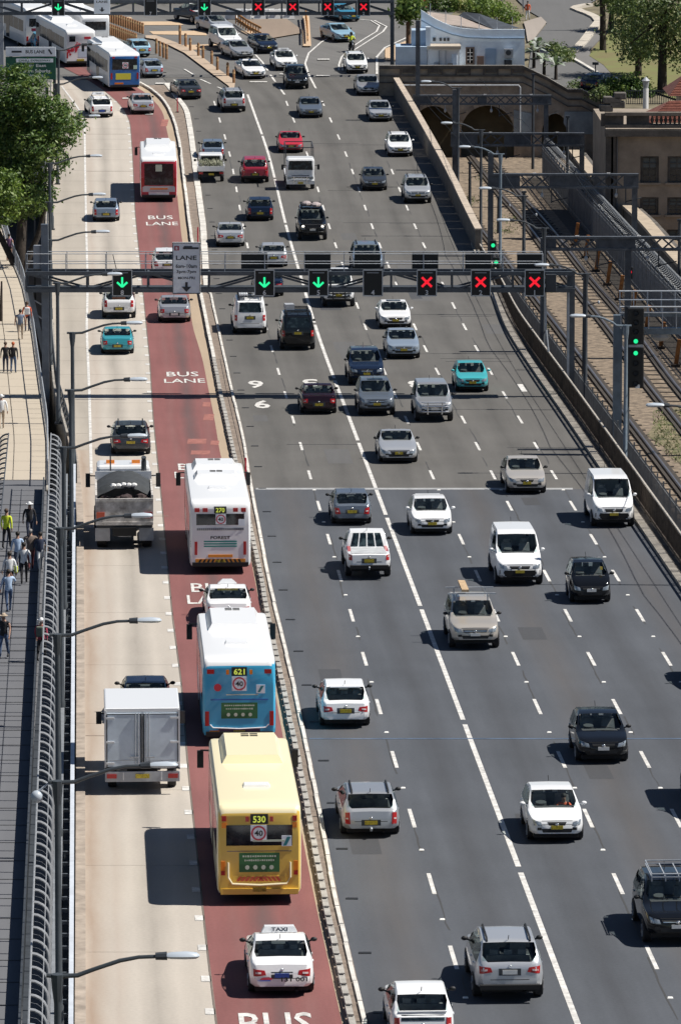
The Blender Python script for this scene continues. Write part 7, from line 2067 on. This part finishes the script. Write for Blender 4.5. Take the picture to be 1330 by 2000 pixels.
# ------------------------------------------------------------------ trees and plants
def leaf_mats(nm, cs):
    out = []
    for i, c in enumerate(cs):
        m = mat('%s_leaf_%s' % (nm, 'abcdef'[i]), c, .55, 0, .35, 1.4)
        b = m.node_tree.nodes['Principled BSDF']; n_ = m.node_tree; tl = n_.nodes.new('ShaderNodeBsdfTranslucent'); tl.inputs[0].default_value = (c[0] * 1.3, c[1] * 1.4, c[2], 1); mx = n_.nodes.new('ShaderNodeMixShader'); mx.inputs[0].default_value = .22; o_ = n_.nodes['Material Output']
        n_.links.new(b.outputs[0], mx.inputs[1]); n_.links.new(tl.outputs[0], mx.inputs[2]); n_.links.new(mx.outputs[0], o_.inputs[0])
        out.append(m)
    return out
def foliage(name, blobs, n, size, mats, parent=None, seed=1, up=.35, clump=26, spread=.30):
    """blobs: (centre, (rx, ry, rz)); leaves gathered in clumps over the outer shell of each blob"""
    g = np.random.default_rng(seed)
    vol = np.array([b[1][0] * b[1][1] + b[1][0] * b[1][2] for b in blobs]); vol = vol / vol.sum()
    nc = max(1, n // clump)
    bi = g.choice(len(blobs), nc, p=vol)
    dirs = g.normal(size=(nc, 3)); dirs /= np.linalg.norm(dirs, axis=1)[:, None]
    rad = g.uniform(.55, 1.05, nc) ** .6
    C_ = np.array([blobs[i][0] for i in bi]); R_ = np.array([blobs[i][1] for i in bi])
    cc = C_ + dirs * R_ * rad[:, None]
    cs = g.uniform(.6, 1.5, nc) * spread
    pts = np.repeat(cc, clump, 0) + g.normal(size=(nc * clump, 3)) * np.repeat(cs, clump)[:, None] * np.array([1.2, 1.2, .7])
    od = np.repeat(dirs, clump, 0) + g.normal(size=(nc * clump, 3)) * .75 + np.array([0, 0, up])
    od /= np.linalg.norm(od, axis=1)[:, None]
    t = np.cross(od, g.normal(size=od.shape)); t /= np.linalg.norm(t, axis=1)[:, None]
    s = np.cross(od, t)
    L = (g.uniform(.6, 1.4, len(pts)) * size)[:, None]
    v = np.stack([pts - t * L, pts + s * L * .45, pts + t * L, pts - s * L * .45], 1).reshape(-1, 3)
    me = bpy.data.meshes.new(name)
    N = len(pts)
    me.vertices.add(N * 4); me.vertices.foreach_set('co', v.ravel())
    me.loops.add(N * 4); me.loops.foreach_set('vertex_index', np.arange(N * 4, dtype=np.int32))
    me.polygons.add(N); me.polygons.foreach_set('loop_start', np.arange(0, N * 4, 4, dtype=np.int32))
    mi = np.repeat(g.choice(len(mats), nc, p=np.array([.45, .35, .2][:len(mats)]) / sum([.45, .35, .2][:len(mats)])), clump)
    sw = g.random(N) < .2; mi[sw] = g.integers(0, len(mats), sw.sum())
    for m in mats: me.materials.append(m)
    me.polygons.foreach_set('material_index', mi.astype(np.int32))
    me.update(); me.validate()
    return add(name, me, parent)
def trunk(pts, rs, parent, m=None, name='trunk'):
    return MB().tube(pts, rs, 9).build(name, m or M_bark, parent, True)
GA = leaf_mats('fig', [(.050, .100, .020), (.090, .150, .030), (.145, .205, .042)])
GB = leaf_mats('young', [(.12, .19, .03), (.17, .24, .04), (.07, .12, .025)])
GC = leaf_mats('park', [(.08, .125, .04), (.13, .18, .055), (.19, .22, .085)])
GP = leaf_mats('silver', [(.30, .34, .30), (.16, .22, .13), (.45, .48, .45)])
def left_tree():
    D = 345.0; b = at(40, 500, D)
    t = empty('fig_tree', (b.x, D, -5.5), 0, 'large dense dark green tree standing left of the concrete lane below the direction sign', 'tree')
    o = t.location
    trunk([(0, 0, 0), (.2, 0, 3), (0, .2, 7), (.3, 0, 12)], [.5, .42, .35, .15], t)
    for dx, dz in ((-2.5, 11), (2.2, 12), (.5, 15)): trunk([(0, 0, 5.5), (dx * .5, .3, 8), (dx, .2, dz)], [.25, .18, .06], t, name='limb')
    bl = []
    for px, r, rad in ((40, 205, 1.7), (85, 235, 1.6), (118, 250, 1.3), (30, 290, 2.0), (85, 300, 1.7), (45, 370, 1.8), (20, 170, 1.3), (-30, 250, 2.2), (140, 240, .7), (70, 180, 1.0), (40, 150, .8), (75, 375, 1.1), (105, 210, .9), (-20, 360, 2.0)):
        p = at(px, r, D + rng.uniform(-1.5, 1.5)); bl.append(((p.x - o.x, p.y - o.y, p.z - o.z), (rad, rad * 1.1, rad * .95)))
    foliage('crown', bl, 26000, .13, GA, t, 3, spread=.22)
    D = 318.0; b = at(0, 470, D)
    t = empty('young_tree', (b.x, D, -5.5), 0, 'bright yellow green small tree at the left edge above the footway', 'tree'); o = t.location
    trunk([(0, 0, 0), (0, 0, 4.5), (.1, 0, 8)], [.2, .15, .05], t)
    bl = []
    for px, r, rad in ((5, 380, 1.0), (-5, 410, 1.0), (15, 350, .6), (-25, 370, 1.2)):
        p = at(px, r, D); bl.append(((p.x - o.x, p.y - o.y, p.z - o.z), (rad, rad, rad)))
    foliage('crown', bl, 5200, .12, GB, t, 5, spread=.2)
left_tree()
def park_tree(px, r, hts, blobs, label, lean=0.0, rt=.35, nl=5000, seed=1, mats=GC, size=.2):
    q = gp(px, r); t = empty('park_tree', (q.x, q.y, Zr(q.y)), 0, label, 'tree'); D = q.y
    trunk([(0, 0, -.5), (lean * .1, 0, hts * .3), (lean * .5, 0, hts * .65), (lean, 0, hts)], [rt * 1.25, rt, rt * .8, rt * .35], t)
    bl = []
    for bx, br, rad in blobs:
        p = at(bx, br, D + rng.uniform(-1.5, 1.0)); c = (p.x - q.x, p.y - q.y, p.z - Zr(q.y)); bl.append((c, (rad, rad, rad * .75)))
        trunk([(lean * .45, 0, hts * .55), (c[0] * .5 + lean * .2, c[1] * .4, (c[2] + hts * .55) * .5), (c[0], c[1], c[2])], [rt * .4, rt * .25, .04], t, name='limb')
    foliage('crown', bl, nl, size, mats, t, seed, clump=20, spread=.38)
park_tree(1292, 183, 11, [(1275, 90, 1.3), (1318, 80, 1.5), (1250, 60, 1.2), (1295, 50, 1.6), (1330, 40, 1.6), (1262, 25, 1.4), (1305, 10, 1.8), (1340, 120, 1.2), (1230, 85, .9), (1330, -20, 1.8), (1280, -15, 1.8), (1350, 70, 1.6), (1310, 110, .8)], 'broad park tree with a dark trunk at the right edge of the lawn', .2, .33, 6600, 11, GC, .15)
park_tree(1246, 151, 9, [(1235, 95, 1.1), (1222, 70, 1.0), (1250, 75, 1.1), (1240, 45, 1.3), (1222, 30, 1.1), (1215, 55, .7), (1255, 20, 1.2), (1240, 0, 1.5), (1262, 105, .7), (1228, 110, .5)], 'smaller leaning park tree left of the broad one on the lawn', -.2, .24, 4600, 12, GC, .15)
park_tree(1177, 101, 11, [(1190, -30, 2.0), (1165, -40, 1.8), (1205, -10, .8)], 'tall bare trunked tree beside the path kerb', -.5, .24, 2500, 13)
park_tree(1193, 62, 9, [(1210, -10, 1.4), (1200, 18, .5), (1222, 10, .9)], 'slim grey trunked tree behind the bare trunked one', .1, .2, 2200, 14)
def bush(name, pts, label, mats, n, size, seed, cat='bush', sp=.25):
    q = gp(*pts[0][:2]); b = empty(name, (q.x, q.y, Zr(q.y)), 0, label, cat); bl = []
    for px, r, rad in pts:
        p = gp(px, r); bl.append(((p.x - q.x, p.y - q.y, Zr(p.y) - Zr(q.y) + rad * .7), (rad, rad, rad * .9)))
    for px, r, rad in pts[:3]:
        p = gp(px, r); trunk([(p.x - q.x, p.y - q.y, Zr(p.y) - Zr(q.y) - .6), (p.x - q.x, p.y - q.y, Zr(p.y) - Zr(q.y) + rad)], [.08, .03], b, name='stem')
    foliage('foliage', bl, n, size, mats, b, seed, spread=sp)
bush('shrub', [(1195, 186, .8), (1215, 188, .9), (1240, 186, .9), (1255, 190, .6), (1228, 176, .8)], 'dark green shrub bed behind the sloping parapet end', GA, 3600, .14, 21)
bush('hedge', [(925, 24, .9), (945, 28, .9), (962, 33, .9), (980, 40, .9), (992, 46, .8), (905, 18, .8), (940, 18, .8), (965, 24, .8)], 'bright clipped hedge behind the dark roof of the blue building', GB, 4200, .14, 22, 'hedge')
bush('shrub', [(850, 18, .9), (866, 20, .8), (880, 22, .7), (835, 12, .9), (893, 16, .8)], 'dark shrubs with red blossom behind the blue building', GA, 2600, .14, 23)
bush('shrub', [(903, 20, .7), (912, 14, .7)], 'pale yellow shrub between the dark shrubs and the hedge', leaf_mats('yellow', [(.30, .30, .09), (.22, .25, .07), (.38, .36, .16)]), 1000, .13, 24)
bush('shrub', [(838, 12, .5), (826, 14, .35)], 'red flowering shrub above the blue building parapet', leaf_mats('blossom', [(.40, .05, .03), (.30, .06, .03), (.05, .08, .02)]), 700, .12, 25)
# silvery palms
for k, (px, r, hh) in enumerate(((1042, 135, 2.4), (1062, 150, 2.2), (1085, 158, 2.0), (1050, 118, 2.0))):
    q = gp(px, r); p = empty('silver_palm', (q.x, q.y, Zr(q.y)), 0, 'pale silvery fan palm beside the end of the blue building', 'palm', 'silvery palms by the blue building')
    trunk([(0, 0, -.4), (0, 0, hh * .6)], [.16, .12], p)
    for i in range(16):
        a = rng.uniform(0, 6.28); e = rng.uniform(.1, 1.2); L = rng.uniform(.9, 1.5); d = Vector((math.cos(a) * math.cos(e), math.sin(a) * math.cos(e), math.sin(e)))
        s = d.cross(Vector((0, 0, 1))).normalized() * .22; c = Vector((0, 0, hh * .6)); f = MB()
        f.quad(c - s * .2, c + s * .2, c + d * L * .6 + s, c + d * L * .6 - s); f.quad(c + d * L * .6 - s, c + d * L * .6 + s, c + d * L - Vector((0, 0, .35)) + s * .3, c + d * L - Vector((0, 0, .35)) - s * .3)
        f.build('frond', GP[i % 3], p)
bush('shrub', [(1095, 122, .7), (1108, 118, .6), (1082, 108, .6)], 'low green shrub at the kerb above the silvery palms', GC, 1300, .14, 27)
bush('shrub', [(1172, 195, .6), (1150, 186, .5), (1128, 176, .5)], 'small shrubs along the sloping parapet', GC, 900, .12, 28)
# palm crown by the annex
q = gp(797, 118); p = empty('palm_tree', (q.x, q.y, Zr(q.y)), 0, 'short dark palm with a brown trunk before the blue annex', 'palm')
trunk([(0, 0, 0), (0, 0, 3.2)], [.22, .18], p, mat('palm_trunk', (.16, .09, .055), .95, 0, .4, 4))
bl = [((0, 0, 4.2), (.9, .9, .9))]; foliage('crown', bl, 1300, .22, GA, p, 31)
hedge_pts = [(20 + i * 34, 4, 1.2) for i in range(13)]
bush('hedge', hedge_pts, 'dark hedge behind the far gantry along the top left', GA, 3000, .2, 33, 'hedge', .4)

# red awning and worker goods at the far right road
q = gp(1000, 22); o = empty('red_awning', (q.x, q.y, Zr(q.y)), 0, 'small red canopy standing beside the winding road', 'canopy')
b = MB(); b.quad((-1.0, -.8, 1.5), (1.0, -.8, 1.5), (.8, .2, 2.1), (-.8, .2, 2.1)); b.quad((-.8, .2, 2.1), (.8, .2, 2.1), (1.0, 1.2, 1.5), (-1.0, 1.2, 1.5)); b.build('canopy', mat('canopy_red', (.60, .06, .045), .7, 0, .2, 3), o)
for s_ in (-1, 1):
    for y in (-.8, 1.2): MB().box((s_ * .95, y, .75), (.06, .06, 1.5)).build('leg', M_galv, o)

# ------------------------------------------------------------------ people
SKINM = mat('skin', (.36, .21, .15), .6)
CL = {k: mat('cloth_' + k, c, .85, 0, .15, 8) for k, c in dict(white=(.70, .71, .72), lightblue=(.40, .52, .70), black=(.018, .018, .022), navy=(.03, .04, .075), jeans=(.06, .10, .19), grey=(.22, .20, .19), brown=(.16, .125, .105), hivis=(.62, .72, .04), red=(.30, .025, .06), purple=(.20, .10, .20), beige=(.42, .34, .26), bluegrey=(.16, .20, .28), pink=(.55, .18, .16), orange=(.62, .12, .05), darkred=(.12, .03, .035), tan=(.36, .22, .12), olive=(.13, .15, .12)).items()}
HAIR = {k: mat('hair_' + k, c, .7) for k, c in dict(dark=(.02, .015, .012), brown=(.07, .04, .025), ginger=(.45, .10, .03), grey=(.25, .24, .23)).items()}
def person(px, py, label, top, legs, face=False, hair='dark', hat=None, bag=None, h=1.72, stride=.22, swing=.18, bare=False, shorts=False, bulk=1.0, arm_up=0, loc=None, seat=False, rz=None):
    q = loc or gp(px, py, -.01)
    P_ = empty('person', q, (rz if rz is not None else (math.pi if face else 0) + rng.uniform(-.25, .25)), label, 'person')
    s = h / 1.75; a = stride; w = swing
    V, E, Rr, reg = [], [], [], []
    def v(x, y, z, r, g, par=None):
        V.append((x * s, y * s, z * s)); Rr.append(r * s); reg.append(g)
        if par is not None: E.append((par, len(V) - 1))
        return len(V) - 1
    B = bulk
    pel = v(0, 0, .96, .125 * B, 'l'); wst = v(0, .0, 1.10, .120 * B, 't', pel); chs = v(0, -.01, 1.30, .145 * B, 't', wst); nck = v(0, 0, 1.49, .062, 's', chs); hd_ = v(0, .02, 1.60, .082, 's', nck); tp = v(0, .015, 1.69, .075, 's', hd_); ch = v(0, .085, 1.575, .035, 's', hd_)
    for sd in (-1, 1):
        f = sd * a
        if seat:
            hp_ = v(sd * .11, .05, .92, .09, 'l', pel); kn = v(sd * .2, .38, .82, .06, 'l', hp_); an = v(sd * .2, .25, .42, .045, 'l', kn); to = v(sd * .2, .40, .36, .04, 'f', an)
        else:
            hp_ = v(sd * .095, .0, .88, .092 * B, 'l', pel); kn = v(sd * .10, f * .55 + .03, .49, .062, 's' if shorts and bare else 'l', hp_); an = v(sd * .10, f - .05 * (f < 0), .09 + .05 * (f < 0), .043, 's' if shorts else 'l', kn); to = v(sd * .11, f + .15, .035 + .02 * (f < 0), .04, 'f', an)
        sh = v(sd * .19 * B, 0, 1.41, .062 * B, 't', chs)
        g = -sd * w
        if seat: el = v(sd * .28, .18, 1.2, .042, 't', sh); wr = v(sd * .3, .42, 1.12, .032, 's', el); hx, hy, hz = sd * .3, .50, 1.10
        elif arm_up == sd: el = v(sd * .30, .10, 1.22, .042, 't', sh); wr = v(sd * .18, .16, 1.44, .032, 's', el); hx, hy, hz = sd * .14, .15, 1.52
        else: el = v(sd * (.235 * B + .02), g * .4 - .03, 1.15, .042, 's' if bare else 't', sh); wr = v(sd * (.24 * B + .03), g + .05, .92, .031, 's' if bare else 't', el); hx, hy, hz = sd * (.24 * B + .03), g + .07, .84
        pm = v(hx, hy, hz, .032, 's', wr)
        dz = -1 if not (seat or arm_up == sd) else (.0 if seat else 1)
        dy = 0 if not seat else 1
        for i, (ox, ln) in enumerate(((-.03, .07), (-.01, .085), (.012, .08), (.03, .062))):
            k1 = v(hx, hy + ox + dy * .04, hz + dz * ln * .6, .010, 's', pm); v(hx - sd * .015, hy + ox + dy * .08 + .01, hz + dz * ln, .009, 's', k1)
        th = v(hx - sd * .01, hy + .045, hz - dz * .01, .012, 's', pm); v(hx - sd * .03, hy + .06, hz + dz * .035, .010, 's', th)
    me = bpy.data.meshes.new('tmp'); me.from_pydata(V, E, [])
    ob = bpy.data.objects.new('tmp', me); COL.objects.link(ob)
    sk = ob.modifiers.new('skin', 'SKIN'); sk.use_smooth_shade = True
    lay = me.skin_vertices[0].data if len(me.skin_vertices) else None
    if lay is None:
        bm = bmesh.new(); bm.from_mesh(me); bm.verts.layers.skin.verify(); bm.to_mesh(me); bm.free(); lay = me.skin_vertices[0].data
    for i, r in enumerate(Rr): lay[i].radius = (r, r)
    for i in range(len(V)): lay[i].use_root = i == 0
    ob.modifiers.new('sub', 'SUBSURF').levels = 1
    dg = bpy.context.evaluated_depsgraph_get()
    m2 = bpy.data.meshes.new_from_object(ob.evaluated_get(dg)); bpy.data.objects.remove(ob)
    m2.name = 'body'; m2.materials.clear()
    for m in (SKINM, CL[top], CL[legs], M_black): m2.materials.append(m)
    VV = np.array(V); idx = {'s': 0, 't': 1, 'l': 2, 'f': 3}
    A_e = np.array([V[e[0]] for e in E]); B_e = np.array([V[e[1]] for e in E]); rg = [idx[reg[e[1]]] for e in E]; rr = np.array([Rr[e[1]] for e in E])
    n = len(m2.polygons); cen = np.zeros(n * 3); m2.polygons.foreach_get('center', cen); cen = cen.reshape(-1, 3)
    ab = B_e - A_e; L2 = (ab ** 2).sum(1) + 1e-9
    t = np.clip(((cen[:, None, :] - A_e) * ab).sum(2) / L2, 0, 1)
    d = np.linalg.norm(cen[:, None, :] - (A_e + ab * t[..., None]), axis=2) - rr
    mi = np.array(rg)[d.argmin(1)]
    zc = cen[:, 2] / s
    mi[(zc > .93) & (mi == 2) & (abs(cen[:, 0]) < .2 * s)] = 1
    if not seat and not shorts: pass
    m2.polygons.foreach_set('material_index', mi.astype(np.int32)); m2.polygons.foreach_set('use_smooth', [True] * n)
    add('body', m2, P_)
    hb = MB(); hb.ball((0, -.005 * s, 1.665 * s), (.098 * s, .112 * s, .10 * s), 0, 10, 6); hb.build('hat' if hat else 'hair', CL[hat] if hat else HAIR[hair], P_, True)
    if hat:
        b = MB(); b.tube([(0, .03 * s, 1.655 * s), (0, .03 * s, 1.67 * s)], .17 * s, 12); b.build('hat_brim', CL[hat], P_)
    fc = MB()
    for sd in (-1, 1): fc.ball((sd * .032 * s, .112 * s, 1.61 * s), .012 * s, 0, 6, 4)
    e_ = fc; 
    for sd in (-1, 1): MB().ball((sd * .032 * s, .105 * s, 1.61 * s), .013 * s, 0, 6, 4).build('eye', M_black, P_)
    MB().ball((0, .115 * s, 1.585 * s), (.014 * s, .022 * s, .022 * s), 0, 6, 4).build('nose', SKINM, P_); MB().box((0, .108 * s, 1.545 * s), (.045 * s, .012 * s, .012 * s)).build('mouth', CL['darkred'], P_)
    if bag:
        kind, col = bag[:2]
        if kind == 'backpack': o = rbox('backpack', (0, -.20 * s, 1.22 * s), (.30 * s, .17 * s, .42 * s), CL[col], None, .05); lb = 'backpack worn by '
        else: o = rbox('shoulder_bag', (.27 * s, .02, 1.0 * s), (.12 * s, .32 * s, .30 * s), CL[col], None, .04); lb = 'shoulder bag carried by '
        o.location = P_.location; o.rotation_euler = P_.rotation_euler
        tag(o, bag[2], 'bag')
    return P_
person(14, 1072, 'person in a bright yellow vest and black trousers walking away at the left edge', 'hivis', 'black', hair='brown')
person(59, 1058, 'person in a white hat and dark top leaning near the fence', 'black', 'navy', hat='white', bag=('backpack', 'white', 'white rucksack on the person in the white hat'), face=True)
person(36, 1118, 'person in a pale blue shirt behind the crossed group', 'lightblue', 'navy', h=1.7)
person(61, 1114, 'broad person in a grey brown jacket in the middle of the group', 'brown', 'darkred', hair='grey', bulk=1.25)
person(80, 1115, 'person in a dark top and white trousers beside the fence', 'navy', 'white', bag=('shoulder', 'tan', 'tan shoulder bag beside the white trousered person'), bulk=1.05, h=1.62)
person(48, 1141, 'person in a white shirt stepping away with dark trousers', 'white', 'black', stride=.30)
person(20, 1160, 'person in a white shirt with a yellow bag at the left edge', 'white', 'black', bag=('shoulder', 'hivis', 'bright yellow bag at the left edge of the walking group'))
person(18, 1196, 'person in a light blue shirt with one hand raised to the head', 'lightblue', 'jeans', hair='dark', arm_up=1, bulk=1.05)
person(9, 1286, 'person in a black top, pale hat and jeans at the left edge', 'black', 'jeans', face=True, hat='beige', bare=True)
person(82, 1292, 'person in a red top and white cap with a grey backpack by the fence', 'red', 'black', hat='white', bag=('backpack', 'olive', 'grey green backpack of the red topped person by the fence'), h=1.66)
person(4, 838, 'person in a white top at the left edge above the curved fence', 'white', 'beige', hat='white', bulk=1.1)
person(12, 728, 'dark clothed person walking arm in arm on the sunny footway', 'black', 'navy', hair='brown', h=1.66, stride=.12)
person(27, 729, 'ginger haired person in dark clothes on the sunny footway', 'black', 'jeans', hair='ginger', h=1.68, stride=.12)
person(41, 664, 'person in a blue grey top and beige shorts on the sunny footway', 'bluegrey', 'beige', hair='dark', bulk=1.15, bare=True)
person(54, 648, 'person in an orange red top beside the footway railing', 'orange', 'navy', hair='brown', bag=('backpack', 'white', 'small white backpack beside the footway railing'))
person(19, 510, 'person in a purple top and black shorts at the far bend of the footway', 'purple', 'black', hair='dark', bare=True, shorts=True)
q = gp(1030, 40); person(0, 0, 'worker in an orange top beside the red canopy', 'orange', 'white', face=True, loc=q)
# motorcycle and rider
q = gp(686, 101); mc = empty('motorcycle', (q.x, q.y, Zr(q.y)), math.pi + .2, 'dark motorcycle ridden towards the camera between the double white lines', 'motorcycle')
wt, wr_ = wheel_mesh(.31, .13)
for y in (.68, -.68): o = add('wheel', wt, mc, loc=(0, y, .31)); add('rim', wr_, o)
b = MB(); b.ball((0, .1, .82), (.15, .36, .14)); b.ball((0, 0, .5), (.17, .32, .22)); b.build('body', P['black'], mc, True)
MB().ball((0, -.42, .80), (.15, .35, .07)).build('seat', M_black, mc); b = MB(); b.tube([(0, .68, .31), (0, .5, .95)], .05, 6); b.build('fork', M_galv, mc)
b = MB(); b.tube([(-.36, .30, 1.02), (0, .46, 1.0), (.36, .30, 1.02)], .025, 6); b.build('handlebar', M_black, mc); MB().ball((0, .58, .90), .10).build('headlight', M_headl, mc)
rd = person(0, 0, 'rider in a lime vest on the dark motorcycle', 'hivis', 'black', loc=Vector((q.x, q.y + .15, Zr(q.y) - .10)), seat=True, rz=math.pi + .2)
MB().ball((0, .02, 1.63), (.14, .16, .15), 0, 10, 6).build('helmet', M_black, rd, True)

# driver of the white hatchback, seen through the windscreen
k = (1083, 1639); r = CAR[k]
bpy.context.view_layer.update()
wp_ = r.matrix_world @ Vector((-.36, .20, -.40))
person(0, 0, 'person in an orange top seen through the windscreen of the white hatchback', 'orange', 'navy', loc=wp_, seat=True, rz=r.rotation_euler.z, h=1.62)
